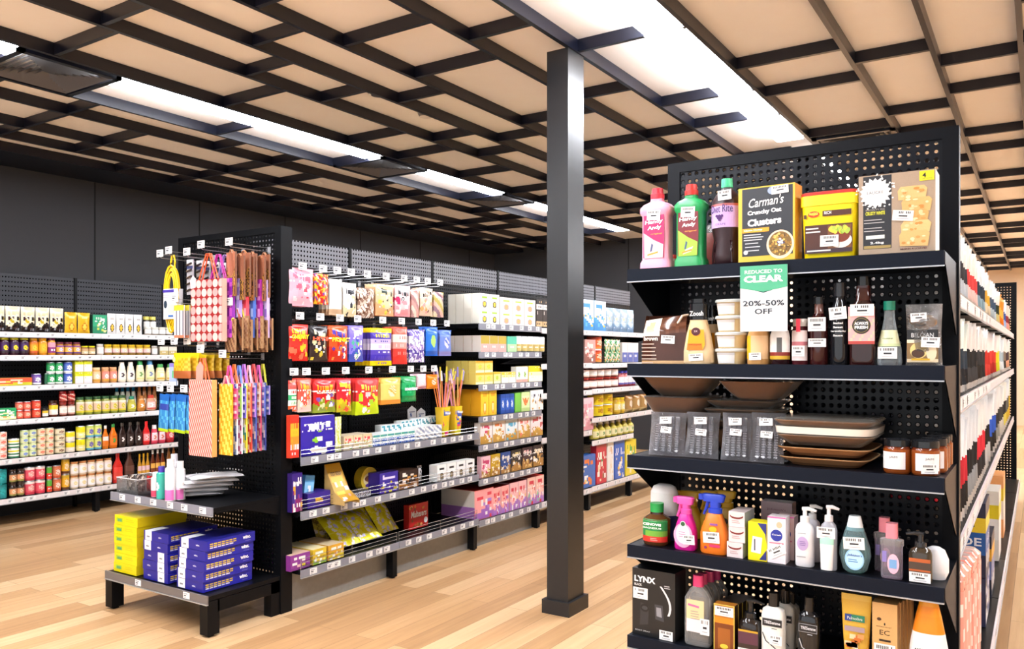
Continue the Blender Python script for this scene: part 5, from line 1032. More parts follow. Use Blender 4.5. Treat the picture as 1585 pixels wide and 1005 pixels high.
sn(.945, 744, 769, 2, 43, K_box(art('bowl', ['f0c430', 'e89828', 'f4e0a8', 'e8a018'], 5), 'e8a820', 'f0d048', dr=.9), 'biscuit_box', 'biscuit box', 'yellow biscuit box', A4, deep=3)
sn(.945, 775, 796, 3, 30, K_box(art('label', ['2458b8', '204898', 'e8ecf4', '1848a0']), '204c9c', '2a58b0'), 'cracker_box', 'cracker box', 'blue crispbread box', A4)
sn(.945, 797, 806, 1, 30, K_box(art('x', ['78c048']), '58a838'), 'cracker_box', 'cracker box', 'narrow green crispbread box', A4)
sn(.945, 807, 820, 1, 30, K_box(art('label', ['d8e8b0', 'c8e098', 'e88040', 'c0d888']), 'b8d880', txt=('W', 'e07038', .4, .3)), 'cracker_box', 'cracker box', 'pale green box with orange letter', A4)
sn(.945, 821, 841, 2, 31, K_box(art('photo', ['f0ece8', '4a4a58', 'e0a838', 'd8b878', 'f0f0ec'], 6), 'e8e0d8'), 'cracker_box', 'cracker box', 'white and gold cracker box', A4)
for i, c in enumerate((['f0e4e4', 'd04060'], ['f4ece4', 'd87838'], ['e4eef0', '58a8c8'], ['f4e4e0', 'e87868'], ['f0e0e0', 'c85858'])):
    sn(.74, 743+i*19.6, 762+i*19.6, 1, 33, K_box(art('photo', [c[0], c[1], 'd8a848', 'e8c880', 'c0903c'], 7+i), 'e8dcd4', dr=.35), 'cracker_box', 'cracker box', 'slim cracker box, %s of five' % ORD[i], A5)
for i, c in enumerate((['e8b8c0', 'c83868', 'pink'], ['c8a020', 'e8d8b0', 'gold'], ['28488a', 'e8e4d8', 'blue'], ['2a2420', 'e0c878', 'black and gold'], ['3a2028', 'e8b0b0', 'plum'], ['302024', 'e8d0a0', 'dark brown'])):
    u = (745, 760, 775, 791, 808, 825)[i]
    sn(.495, u, u+[14.5, 14.5, 15.5, 16.5, 16.5, 16.5][i], 1, 33, K_box(art('photo', [c[0], c[1], 'd8b870', 'e8d8b8', 'a87838'], 17+i), c[0], dr=.35, txt=("Carman's", 'f0ece4', .7, .14) if i else None), 'muesli_bar_box', 'snack box', '%s snack box' % c[2], A6)
for i in range(3):
    sn(.2, 762+i*27, 788+i*27, 2, 42, K_box(art('photo', [['f0a8a0', 'f0b8b8', 'f0c0b0'][i], 'd83848', ['a878c8', 'f0c850', '8ac0a0'][i], 'f0e0e0', 'a870c0'], 27+i), 'e0b0b8', 'd83830', dr=.8), 'snack_box', 'snack box', '%s pink snack box with red lid' % ['left pair', 'middle pair', 'right pair'][i], A7, deep=2)
m = MB(); w, h, d = .24, .215, .3; m.box(-w/2, w/2, -d/2, d/2, 0, h, 'e88078', side='a870b8', top='d83828'); m.box(-w/2-.001, -w/2, -d/2, d/2, h*.45, h, 'd8d0c8')
m.panel(-w/2+.004, w/2-.004, .004, h-.004, -d/2-.001, 9, 9, art('photo', ['f0a0a0', 'd83848', 'a878c8', 'f0e0e0', '9a60b8'], 31)); tag(obj('snack_box', m, loc=(SF-d/2, atX(752, SF)-.02, .205), rz=PI/2), 'big pink and purple snack carton at the left end of the lowest shelf', 'snack box')
# right of the column
B = ['aisle beyond column %s shelf' % q for q in ('top', 'second', 'third', 'fourth', 'fifth', 'lowest')]
sn(1.605, 900, 938, 2, 47, K_box(art('photo', ['e8f0f4', '3898d8', 'e8c030', '58b0e0', '2888c8'], 41), '48a8d8'), 'cereal_box', 'cereal box', 'blue and white box', B[0])
sn(1.605, 940, 984, 4, 36, K_pouch(art('photo', ['b8d0e0', 'e8e8f0', '788aa8', 'e8d8b8', '88a8c8'], 42)), 'food_pouch', 'food pouch', 'light blue pouch', B[0])
sn(1.315, 905, 922, 1, 36, K_box(art('photo', ['c89890', 'e8d0c8', 'a85048', 'f0e0d0', '8a5048'], 43), 'b88880'), 'cake_mix_box', 'food box', 'dusky pink cake mix box', B[1])
sn(1.315, 923, 937, 1, 41, K_can(art('label', ['e06028', 'c84020', 'f0c0a0', 'e88838'])), 'cocoa_tin', 'can', 'orange red tin', B[1], lv=2)
sn(1.315, 938, 962, 3, 36, K_pouch(art('speck', ['58a068', 'e8e0d0', 'e8a838', '3a6a48'], 44)), 'food_pouch', 'food pouch', 'green and white pouch', B[1])
sn(1.315, 963, 988, 3, 30, K_box(art('half', ['e8e0dc', '5060a8']), 'd8d0c8'), 'food_box', 'food box', 'cream and blue box', B[1])
sn(1.08, 905, 961, 5, 33, K_jar('9a3028', '6a3028', art('label', ['f0e8e0', 'e8c0b0', 'e8e0e0', 'd8b8a8'])), 'jam_jar', 'jar', 'red lidded jam jar', B[2], lv=2)
sn(1.08, 962, 986, 4, 24, K_jar('3a3a8a', '8a3038', art('label', ['f0e0e0', 'd87878', 'e8e8e8', '5a5aa0'])), 'jam_jar', 'jar', 'blue lidded jam jar', B[2])
sn(1.08, 988, 1020, 3, 16, K_box(art('half', ['e0dcd4', 'a8c8c0']), 'd0ccc4'), 'food_box', 'food box', 'low pale box', B[2])
sn(.716, 900, 919, 1, 50, K_box(art('photo', ['f0c8d0', 'e89aa8', 'f0e0c8', 'e8b0b8', 'd89098'], 45), 'e8b8c0'), 'flour_box', 'food box', 'pale pink box', B[4])
sn(.82, 925, 954, 2, 34, K_can(art('label', ['e8c818', 'd8b010', 'b88020', 'f0d838'])), 'custard_tin', 'can', 'yellow tin', B[3], lv=2)
sn(.82, 956, 970, 2, 25, K_jar('e0c030', 'd8a830', art('label', ['f0e0a0', 'e8c838', 'f0e8e0', 'd8b030'])), 'honey_jar', 'jar', 'golden honey jar', B[3])
sn(.82, 971, 1005, 3, 26, K_pouch(art('label', ['b89058', 'a87840', 'e8dcc8', 'd8b878'], 46)), 'food_pouch', 'food pouch', 'tan sugar pouch', B[3])
sn(.615, 921, 984, 7, 24, K_bot('c8b848', 'e8e0d0', art('label', ['e8e0b0', 'e0d890', '58884a', 'e8dca8'])), 'oil_bottle', 'oil bottle', 'small olive oil bottle', B[4])
for i, (u0, u1, hp, c, nmx) in enumerate(((896, 922, 50, ['3868b8', 'e87828', 'e8c870'], 'blue and orange'), (923, 939, 60, ['c82838', 'f0f0e0', '48a058'], 'red and green'), (940, 950, 60, ['f0ece4', 'd8a878', 'e8d0a8'], 'white'), (951, 967, 58, ['2860c0', 'f0f0f4', 'e8c048'], 'bright blue'), (968, 985, 54, ['e8d028', '48a048', 'f0e8c0'], 'yellow'))):
    sn(.205, u0, u1, 1, hp, K_box(art('photo', c+['f0e0c0', c[0]], 50+i), c[0], dr=.3), 'cereal_box', 'cereal box', '%s tall cereal box' % nmx, B[5])

# ================================================================ hanging sweets
def hook_me(L_):
    m = MB(); m.tube([(0, 0, 0), (0, -L_, 0), (0, -L_-.008, .006)], .0022, 'c8c8cc', 'me', 6); m.tube([(0, 0, .02), (0, -L_-.004, .02)], .0014, 'c8c8cc', 'me', 6); m.box(-.012, .012, -.002, 0, -.008, .028, 'a8a8ac'); return m
HM = {}
def hook(x, y, z, L_, rz, label, cat='hook', group=None):
    k = round(L_, 2)
    if k not in HM: HM[k] = hook_me(k).mesh('peg_hook')
    o = obj('peg_hook', None, None, (x, y, z), rz, me=HM[k]); tag(o, label, cat, group); obj('price_ticket', None, o, (0, -k-.012, .026), 0, me=TICK); o.children[0].scale = (1.15, 1, 1.25)
    return o
def bagrow(u0, u1, v0, v1, deep, cf, desc, where, txt=None, f='fo', hookz=None, cat='sweets bag', name='sweets_bag', X=-3.40, t=.035, step=.03, nx=20, nz=24, tilt=0):
    Y0, Y1 = atX(u0, X), atX(u1, X); w = (Y1-Y0)*.98; yc = (Y0+Y1)/2; zt, zb = hgt(v0, X, yc), hgt(v1, X, yc); h = zt-zb
    m = MB(); m.bag(w, h, t, cf, nx, nz, f, wav=.0015, seed=int(u0))
    if txt: m.text(txt[0], 0, h*txt[2], w*.86, h*txt[3], -t/2-.003, txt[1], bold=.05)
    me = m.mesh(name)
    for q in range(deep):
        o = bpy.data.objects.new(name, me); COL.objects.link(o); o.location = (X-.02-q*step, yc+(q % 2)*.004, zb); o.rotation_euler = (math.radians(tilt), 0, PI/2)
        tag(o, ('%s hanging %s' % (desc, where)) + ('' if q == 0 else (', just behind the front one' if q == 1 else ', %s from the front' % ORD[q])), cat, '%s %s' % (desc, where) if deep > 1 else None)
    if hookz:
        hook(SX-.001, yc, hookz, .38, PI/2, 'chrome peg hook with ticket holding the %s' % desc, group='peg hooks of the snack aisle')
r1, r2, r3 = 'in the upper row', 'in the middle row', 'in the lower row'
hz = (1.857, 1.583, 1.277)
zk = lambda a: art('photo', a, len(a)*3+int(a[0][:1], 16))
bagrow(449, 489, 415, 474, 4, art('photo', ['f0a8b8', 'e86880', 'c83850', 'f0d8dc', 'f0b0c0'], 61), 'pink sweets bag', r1, hookz=hz[0], tilt=0)
bagrow(490, 512, 424, 471, 2, art('speck', ['e8b028', 'd83028', 'e8d8d0', '7a4a98', 'd82838', 'c82028'], 62), 'red and gold sweets bag', r1, hookz=hz[0])
bagrow(513, 533, 432, 488, 4, art('label', ['e8e8e0', 'd8dcd8', 'f0f0ec', 'c8a888'], 63), 'white nut bag', r1, hookz=hz[0], f='gl')
bagrow(534, 555, 438, 490, 4, art('photo', ['ece8e4', '3a3a40', 'd8c8a0', 'e0d8b8', 'd8c8a0'], 64), 'pale cashew bag', r1, hookz=hz[0], f='gl')
bagrow(556, 583, 446, 492, 4, art('speck', ['8a6a5a', 'c8b8a8', 'e8e0d8', '6a4a3c'], 65), 'speckled nut bag', r1, hookz=hz[0], f='gl')
bagrow(584, 613, 440, 489, 4, art('photo', ['e8c8a0', '2a3a30', 'c8d038', 'e8d858', 'e8a878'], 66), 'yellow and lime sweets bag', r1, hookz=hz[0])
bagrow(614, 639, 442, 490, 4, art('photo', ['f0c8c8', '2a2a30', 'd83868', 'f0e0e0', 'e898a0'], 67), 'pink and white sweets bag', r1, hookz=hz[0])
bagrow(640, 652, 448, 491, 3, art('diag', ['e8d8c8', 'e8a098', 'b88a88'], 68), 'narrow striped sweets bag', r1, hookz=hz[0])
bagrow(653, 673, 446, 489, 3, art('photo', ['f0d8c0', '3a2a28', 'e8a0a0', 'd8a868', 'e8c8b0'], 69), 'cream sweets bag with dark logo', r1, hookz=hz[0])
bagrow(674, 690, 452, 491, 2, art('diag', ['e8d0b0', '9a7a88', 'f0b8a8', 'c0b060'], 70), 'last mauve striped sweets bag', r1, hookz=hz[0])
bagrow(449, 481, 502, 559, 4, art('photo', ['d83830', 'f0c020', 'e87050', 'f09a20', 'c82820'], 71), 'red chocolate bag with yellow lettering', r2, ('CHERRY', 'f8d818', .60, .12), hookz=hz[1])
bagrow(482, 511, 504, 560, 4, art('photo', ['2a2426', 'e8e0b0', 'c8a080', 'd8c048', '3a2c28'], 72), 'black chocolate bag', r2, ('HITS', 'e85838', .58, .11), hookz=hz[1])
bagrow(512, 542, 504, 560, 4, art('photo', ['d85828', '4838a0', 'e89040', '8a3878', 'c83020'], 73), 'orange and purple chocolate bag', r2, ('PICNIC', 'f8e020', .55, .12), hookz=hz[1])
bagrow(543, 566, 504, 560, 3, art('photo', ['8878d8', 'e8e8f8', '58b898', 'e0e040', '4858b8'], 74), 'violet and mint sweets bag', r2, hookz=hz[1])
bagrow(576, 610, 508, 566, 5, art('band', ['e8cc18', '4838a8', '5a48b0', 'e0d8e8', 'c8b8e0', '4a38a0', 'e8cc18'], 75), 'purple and yellow sweets bag', r2, hookz=hz[1])
bagrow(611, 634, 506, 564, 4, art('band', ['d83830', 'd84038', 'e89a90', 'f0d8d0', 'c85038'], 76), 'red and white sweets bag', r2, hookz=hz[1])
bagrow(636, 661, 510, 561, 4, art('speck', ['f0ecf4', '7a68b0', 'c0a8d8', 'e8e0f0', '5a4a98'], 77), 'white sweets bag with purple dots', r2, hookz=hz[1])
bagrow(662, 681, 506, 551, 3, art('label', ['3878d8', '2868c8', 'b0e070', '2058b8'], 78), 'blue mint bag', r2, hookz=hz[1])
bagrow(683, 702, 511, 551, 3, art('label', ['7890d8', '5878c8', 'e8d8e8', '8888c8'], 79), 'pale blue mint bag', r2, hookz=hz[1])
bagrow(449, 463, 586, 637, 3, art('band', ['e86838', 'e8e8e0', '38a868', 'f0f0e8', 'e86058', 'd83830'], 80), 'red and green lolly bag', r3, hookz=hz[2])
bagrow(464, 486, 586, 638, 4, art('photo', ['e85848', 'f0b030', 'f0d0c8', 'e8a0a0', 'e8c8b0'], 81), 'pink lolly bag with yellow badge', r3, hookz=hz[2])
bagrow(487, 523, 587, 639, 5, art('photo', ['c82828', 'f0a020', 'd8d8a0', '7a58a8', '8a9a28'], 82), 'deep red lollipop bag', r3, ('Chupa', 'f8e8d0', .56, .07), hookz=hz[2])
bagrow(524, 548, 586, 638, 4, art('photo', ['d83038', 'f0c828', 'e8e0b0', 'e85838', 'c8b828'], 83), 'red lollipop bag with fruit picture', r3, hookz=hz[2])
bagrow(553, 590, 586, 642, 5, art('photo', ['d83838', 'f0d848', 'f0c8c8', 'a8d038', 'c0d820'], 84), 'red and lime sweets bag', r3, hookz=hz[2])
bagrow(592, 624, 585, 626, 3, art('label', ['f0cc70', 'e8b050', 'f8ecc0', 'e89838'], 85), 'golden yellow sweets bag', r3, hookz=hz[2])
bagrow(625, 648, 583, 622, 4, art('band', ['188848', '20a058', '38b870', '1f9850'], 86), 'green mint roll pack', r3, hookz=hz[2], txt=('mentos', 'e8f0f8', .45, .14))
bagrow(649, 663, 579, 602, 3, art('label', ['f0d0d8', 'e8c8d0', 'f0e8ec', 'e0a0b0'], 87), 'small white gum pack', r3, hookz=hz[2])
bagrow(664, 681, 580, 602, 3, art('label', ['f08820', 'e87818', 'f0d8c0', 'e89028'], 88), 'small orange gum pack', r3, hookz=hz[2])
# ---- shelf of boxes under the sweets
Q1, Q2, Q3 = 'snack aisle upper wire shelf', 'snack aisle middle wire shelf', 'snack aisle base shelf'
sn(.833, 449, 463, 1, 66, K_box(art('band', ['d83828', 'f0d8e0', 'e89030', 'f0b028', 'e8a030', 'd83020']), 'd84028', dr=.5), 'sweets_box', 'sweets box', 'tall red and orange carton', Q1)
sn(.833, 464, 519, 1, 60, K_box(art('photo', ['3828a0', 'e8e8f0', '88c828', 'b8d838', '3020a0'], 90), '40204a', 'c8b8e0', dr=.45, nx=30, nz=26, txt=('milky', 'f0f0f8', .74, .10)), 'sweets_box', 'sweets box', 'large purple sweets carton', Q1)
sn(.833, 520, 530, 1, 54, K_pouch(art('speck', ['d8e080', 'f0f0e0', 'c8d048'])), 'sweets_bag', 'sweets bag', 'lime and white sweets bag beside purple carton', Q1)
sn(.833, 532, 576, 3, 22, K_box(art('photo', ['d8c8a0', 'e84858', '88b848', 'b89868', 'e8d8c0'], 91), 'c8b090', 'e0d0b8', dr=1.6), 'snack_box', 'snack box', 'low open box of bars', Q1)
sn(.833, 577, 642, 6, 17, K_box(art('band', ['3868c8', 'f0f4f4', '2858b0', 'e8f0f0', '48a088']), 'e8f0f0', 'f0f4f4', dr=2.2), 'gum_box', 'gum box', 'white and blue gum box', Q1)
sn(.833, 644, 684, 3, 20, K_box(art('diag', ['f0f0f0', 'b0b8c8', 'f0ece8', '8890a8']), 'f0f0f0', 'e8ecec', dr=2.0), 'gum_box', 'gum box', 'white gum box with grey stripes', Q1)
for i, (u, z, a) in enumerate(((612, .90, .25), (640, .915, -.1), (660, .92, .1))):
    m = MB(); m.box(-.16, .16, -.03, .03, 0, .045, 'eceff0'); m.panel(-.155, .155, .004, .041, -.031, 22, 3, lambda u_, v: '3a8a98' if int(u_*14+v*1.2) % 2 else 'eef2f2')
    o = obj('mint_packet', m, loc=(SF-.14-.02*i, atX(u, SF-.15), z), rz=PI/2+.1*i); o.rotation_euler = (0, 0, PI/2+.15*i-.1); tag(o, 'white packet with slanting teal stripes, %s of three lying loose on the gum boxes' % ORD[i], 'mint packet', 'striped packets on the gum boxes')
m = MB()
for i, (x, z) in enumerate(((-.05, 0), (.05, -.02))): m.shape([(x-.045, z), (x+.045, z), (x+.045, z+.06), (x, z+.085), (x-.045, z+.06)], 0, 'f0f0f2'); m.shape([(x+.045, z), (x-.045, z), (x-.045, z+.06), (x, z+.085), (x+.045, z+.06)], .004, 'e8e8ea'); m.rect(x-.03, x+.03, z+.04, z+.046, -.001, '8888a0'); m.rect(x-.02, x-.005, z+.01, z+.035, -.001, '4a68a8', tilt=.3)
tag(obj('gum_header_card', m, loc=(SF-.27, atX(645, SF-.27), .955), rz=PI/2), 'pair of white pointed header cards standing above the striped packets', 'card')
# straws display
for i, (u, lb) in enumerate(((692, 'left printed yellow cup of sherbet straws'), (711, 'right printed yellow cup of sherbet straws'))):
    yc = atX(u, SF-.03); t = thing('straw_cup', lb, 'straw display', (SF-.07, yc, .835), PI/2, 'cups of sherbet straws')
    m = MB(); m.loft([(0, .032, .032, 'e0b828'), (.20, .042, .042, 'e8c020')], 20, 'gl', 5); s = [(0, .032, .032, 0), (.20, .042, .042, 0)]
    m.wrap(s, .004, .198, -60, 60, 10, 14, art('photo', ['e8c020', '4058b8', 'd83878', 'e89828', 'd8c828'], 95+i), p=5); m.text('Wicked', 0, .15, .06, .018, -.047, 'fff', bold=.03); obj('cup', m, t)
    r = random.Random(i+2)
    for k in range(11):
        a = lerp(-.40, .40, k/10)+r.uniform(-.04, .04); m = MB(); q = r.uniform(-.03, .02); L_ = r.uniform(.18, .22)
        x1, z1 = math.sin(a)*(L_)+a*.04, .19+math.cos(a)*L_; c_ = r.choice(['e88850', 'f0a0a0', 'e07838', 'e8b060', 'e898b0'])
        m.tube([(a*.06, q, .17), (x1, q, z1)], .004, c_, 'gl', 6); m.tube([(x1, q, z1), (x1+math.sin(a)*.07, q, z1+math.cos(a)*.07)], [.008, .005], r.choice(['f0e8e4', 'e8d048', 'f0d0d8', '8878b8']), 'gl', 6); obj('straw', m, t)
# ---- middle wire shelf
def odd(name, label, cat, u, z, w, h, d, cf, side, rz=0, back=.0, tx=0, top=None, txt=None, nx=9, nz=9, ry=0):
    m = MB(); m.box(-w/2, w/2, -d/2, d/2, 0, h, side, top=top); m.panel(-w/2+.001, w/2-.001, .001, h-.001, -d/2-.0007, nx, nz, cf)
    if txt: m.text(txt[0], 0, h*txt[2], w*.8, h*txt[3], -d/2-.0018, txt[1], bold=.03, slant=.1)
    X = SF-d/2-back-.006; o = obj(name, m, loc=(X, atX(u, X+d/2), z+.005), rz=PI/2+rz); o.rotation_euler = (math.radians(tx), ry, PI/2+rz); tag(o, label, cat); return o
odd('chocolate_box', 'upright deep purple chocolate carton at the left end, middle wire shelf', 'chocolate box', 460, .537, .075, .21, .1, art('photo', ['38207a', 'f0ecf0', 'e0a830', '6a3a98', '8a2868'], 101), '301c68', txt=('Dairy Milk', 'f0f0f0', .68, .12))
odd('chocolate_box', 'leaning light blue chocolate carton beside the purple one', 'chocolate box', 476, .545, .07, .17, .06, art('label', ['88c8f0', '58a0d8', 'f0f4f8', 'e8f0f0']), '4888c8', back=.05, ry=.12)
odd('chocolate_box', 'low purple chocolate display tray on the middle wire shelf', 'chocolate box', 494, .537, .17, .085, .2, art('label', ['3a2890', '382488', 'e0b040', '40208a']), '302078', nx=12)
m = MB(); m.grid(lambda u, v: (lerp(-.055, .055, v), .0, 0) if 0 else (lerp(-.06, .06, u), -.16+.16*v*v*0-.14*(1-v)*(1-v)*0+.16*v, .02+.20*v*v), 8, 10, art('photo', ['c89828', 'e0b840', 'e8b8b8', 'd89890', 'b88820'], 103)); m.grid(lambda u, v: (lerp(.06, -.06, u), -.158+.16*v, .017+.20*v*v), 4, 8, lambda u, v: 'b08a50')
for q in (-1, 1): m.poly([(q*.06, -.16, .0), (q*.06, 0, 0), (q*.06, 0, .22), (q*.06, -.08, .07), (q*.06, -.16, .02)][::q], 'c0a060')
m.text('OLD GOLD', 0, .155, .08, .02, 0, '5a3a10', bold=.03, fn=lambda X, Z: (X, -.03+(Z-.155)*.5-.004, Z))
tag(obj('chocolate_tray', m, loc=(SF-.06, atX(510, SF-.06)+.02, .545), rz=PI/2), 'curved gold cardboard chocolate tray sweeping down beside the purple packs', 'chocolate tray')
sn(.537, 531, 574, 5, 11, K_box(art('speck', ['3a3a40', 'b0b0b8', '5a48a0', 'e0e0e0']), '28282c', '404048', dr=1.5), 'chocolate_bar_box', 'chocolate box', 'low dark bar box', Q2)
m = MB(); m.loft([(0, .075, .03, 'd8b830'), (.001, .075, .03, 'd8b830')], 20); m.V.clear(); m = MB(); n0 = 0
for y0, y1 in ((-.03, .03),):
    for i in range(24):
        a, b = 2*PI*i/24, 2*PI*(i+1)/24; m.poly([(.075*math.cos(a), y0, .08+.075*math.sin(a)), (.075*math.cos(b), y0, .08+.075*math.sin(b)), (.075*math.cos(b), y1, .08+.075*math.sin(b)), (.075*math.cos(a), y1, .08+.075*math.sin(a))][::-1], 'c8a828')
m.disc(0, .08, .075, .075, -.0302, 'e0c038', n=24); m.disc(0, .08, .055, .04, -.031, 'f0e0b0', n=20); m.disc(0, .085, .045, .02, -.032, '7a4a28', n=16); m.disc(0, .045, .04, .012, -.033, '5a3a98', n=14)
tag(obj('biscuit_tin', m, loc=(SF-.13, atX(572, SF-.1), .545), rz=PI/2), 'round yellow biscuit tin standing on its edge by the purple tray', 'biscuit tin')
odd('chocolate_box', 'purple chocolate tray with yellow lettering right of the round tin', 'chocolate box', 602, .537, .17, .125, .2, art('photo', ['3a2a98', 'e0d8f0', 'd8c830', 'c8b820', '4a30a0'], 104), '302080', nx=12, top='281c50')
odd('cookie_box', 'brown cookie tray with photo print beside the purple tray', 'cookie box', 633, .537, .19, .115, .2, art('photo', ['2a1a18', 'e8dcd0', 'c88a40', 'd8a868', '8a5a30'], 105), '241614', nx=12, top='3a2418')
m = MB(); m.bag(.06, .11, .03, art('speck', ['e0e0e4', '3a3a40', 'b8b0a8']), f='fo'); tag(obj('wrapped_cookie', m, loc=(SF-.1, atX(648, SF-.1), .545), rz=PI/2), 'silver wrapped cookie standing at the end of the brown tray', 'cookie')
sn(.537, 676, 735, 4, 25, K_box(art('bowl', ['f4f2f0', '4a4a4c', '8a7a58', '2a2a2c']), 'f0eeec', dr=.7), 'protein_ball_box', 'snack box', 'small white box with dark disc', Q2, gap=.9)
# ---- base shelf
for i, (u0, u1, zz, cc, lb) in enumerate(((449, 481, .0, ['8a3890', 'f0ece0', 'e8b8b8', 'd0c030', '7a3080'], 'purple edged low sweets box, first on the base shelf'), (484, 506, .0, ['d8b830', 'f0f0e0', 'c8a020', 'e8dc58', '88b030'], 'yellow and green low sweets box, second on the base shelf'), (508, 533, .0, ['e0a830', 'f0ece0', 'e89850', 'c8b828', 'd8c038'], 'orange and yellow low sweets box, third on the base shelf'))):
    Y0, Y1 = atX(u0, SF), atX(u1, SF); odd('sweets_box', lb, 'sweets box', (u0+u1)/2, .22, (Y1-Y0)*.95, .085, .24, art('photo', cc, 110+i), cc[0], nx=12, nz=6, top=['c8a890', 'e8d8a8', 'e0c8a0'][i], back=.0)
def ybag(u, back, z, tilt, rz, lb, i):
    m = MB(); m.bag(.20, .25, .04, art('speck', ['ece020', 'f2ea50', 'f6f2ee', 'ece020', 'c8c0e8', 'f6f2ee'] if i < 4 else ['8a7830', 'c0a838', '4a4020', 'b8a898', '6a5a28'], 120+i), 24, 28, 'gl', wav=.004, seed=i)
    o = obj('sweets_bag', m, loc=(SF-back, atX(u, SF-back), z)); o.rotation_euler = (math.radians(tilt), 0, PI/2+rz); tag(o, lb, 'sweets bag', 'yellow multipack sweets bags')
ybag(541, .10, .25, -50, -.10, 'front left yellow multipack bag of sweets leaning on the base shelf', 0)
ybag(576, .10, .252, -50, .03, 'front middle yellow multipack bag of sweets on the base shelf', 1)
ybag(603, .16, .25, -38, .06, 'right yellow multipack bag of sweets on the base shelf', 2)
ybag(566, .20, .28, -42, .0, 'upper yellow multipack bag behind the leaning front bags', 3)
ybag(512, .26, .245, -22, -.1, 'dark clear sweets bag at the back, far left of the pile', 4)
ybag(540, .30, .25, -14, .1, 'dark clear sweets bag in the middle back of the pile', 5)
ybag(572, .34, .25, -8, -.05, 'clear bag top standing highest behind the yellow bags', 6)
odd('chocolate_box', 'red box of malted chocolate balls alone on the base shelf', 'chocolate box', 648, .225, .20, .165, .045, lambda u, v: 'c81c20' if not (v < .2 and u > .5) else 'b82018', 'a81818', nx=10, nz=8, back=.12, txt=('Maltesers', 'f8f4f4', .46, .26))
m = MB(); r = random.Random(4)
for i in range(14): m.disc(r.uniform(-.09, .09), r.choice([r.uniform(.015, .06), r.uniform(.13, .15)]), r.uniform(.008, .014), r.uniform(.008, .013), -i*1e-4, r.choice(['b86a30', 'e0a868', '8a4420', 'd08840']), n=12)
m.disc(.07, .045, .02, .02, -.002, 'f0ece8', n=16); o = bpy.data.objects['chocolate_box.004'] if 'chocolate_box.004' in bpy.data.objects else None
mal = [o for o in bpy.data.objects if o.get('label', '').startswith('red box of malted')][0]
obj('front_print', m, mal, (0, -.0245, 0), smooth=False)
# ================================================================ gift stand
def gx(u, Y): return atY(u, Y)
GH = 'hanging on the gift stand'
def ghook(u_end, Yt, z, lb, L_=None):
    x = gx(u_end, Yt); L_ = L_ or (GY-Yt); hook(x, GY-.001, z, L_, 0, lb, group='peg hooks of the gift stand'); return x
def gbag(name, label, x, y, zb, w, h, d, cf, hc, hh=.10, group=None, nx=12, nz=14, rz=0, side='c8c0b8', tagc=None, f='pl', hx=.25):
    t = thing(name, label, 'gift bag', (x, y, zb), rz, group)
    m = MB(); m.box(-w/2, w/2, -d/2, d/2, 0, h, side); m.panel(-w/2, w/2, 0, h, -d/2-.0006, nx, nz, cf, f); obj('paper_bag', m, t, smooth=False)
    for q in (-1, 1):
        m = MB(); m.tube([(-w*hx, q*d*.35, h-.01), (-w*.05, q*d*.2, h+hh), (w*.05, q*d*.2, h+hh), (w*hx, q*d*.35, h-.01)], .004, hc, 'pl', 5); obj('handle', m, t)
    if tagc:
        m = MB(); m.shape([(-.02, 0), (.022, .006), (.025, .05), (0, .07), (-.025, .045)], 0, tagc); m.shape([(-.02, 0), (-.025, .045), (0, .07), (.025, .05), (.022, .006)], .0012, tagc); obj('swing_tag', m, t, (-w*.42, -d/2-.003, h*.86), smooth=False)
    return t
def clipx(P, lo, hi):
    for side, lim in ((1, lo), (-1, hi)):
        Q = []
        for k in range(len(P)):
            a, b = P[k-1], P[k]; ia, ib = side*(a[0]-lim) >= 0, side*(b[0]-lim) >= 0
            if ia != ib: t = (lim-a[0])/(b[0]-a[0]); Q.append((lim, a[1]+t*(b[1]-a[1])))
            if ib: Q.append(b)
        P = Q
        if not P: return []
    return P
def stripe(c1, c2, k=9, sl=.35): return lambda u, v: c1 if (u*k+v*k*sl*2.2) % 1 < .55 else c2
def chev(c): return lambda u, v: c[int(v*9+abs(u-.5)*5) % len(c)]
# leopard bags, upper right hook
x = ghook(357.6, 2.735, 1.955, 'peg hook holding the brown animal print bags')
rb = random.Random(8)
for i in range(7):
    k1, k2 = rb.random()*9, rb.random()*9
    gbag('gift_bag', '%s brown animal print gift bag on the upper right hook' % ('front' if i == 0 else ORD[i]), x-.015+.022*((i*3) % 4)/3+i*.004, 2.75+i*.03, 1.70-.02*(i % 2), .105, .23, .010, (lambda u, v, k1=k1: (['9a5c40', 'b8765a', 'a86a50'][int(u*4+v*2+k1) % 3]) if v > .55+.12*math.sin(u*5+k1) else ('c89848' if math.sin(u*26+k1*3+3*math.sin(v*21))*math.sin(v*34+k1) > .15 else ('2a1810' if math.sin(u*31+k1)*math.sin(v*27+k1) > .1 else '8a5a30'))), 'b87850', .012, 'brown animal print gift bags', nx=16, nz=30, side='7a4a30', rz=rb.uniform(-.3, .12))
x = ghook(357.6, 2.735, 1.645, 'peg hook holding the brown bags with yellow handles')
for i in range(8):
    gbag('gift_bag', '%s brown patterned bag with yellow ribbon, middle right hook' % ('front' if i == 0 else ORD[i]), x+.012*(i % 2)-.015+i*.005, 2.745+i*.028, 1.41+.01*(i % 3), .105, .17, .010, [stripe('b89068', '7a5038', 3, .5), stripe('8a5a3a', '3a2418', 2, .4), stripe('c8a078', 'a87850', 4, .6)][i % 3], 'e0d820' if i % 2 == 0 else 'a84838', .04, 'brown bags with ribbon handles', side='9a7450', tagc='e8d0c8' if i == 0 else None, rz=rb.uniform(-.25, .15))
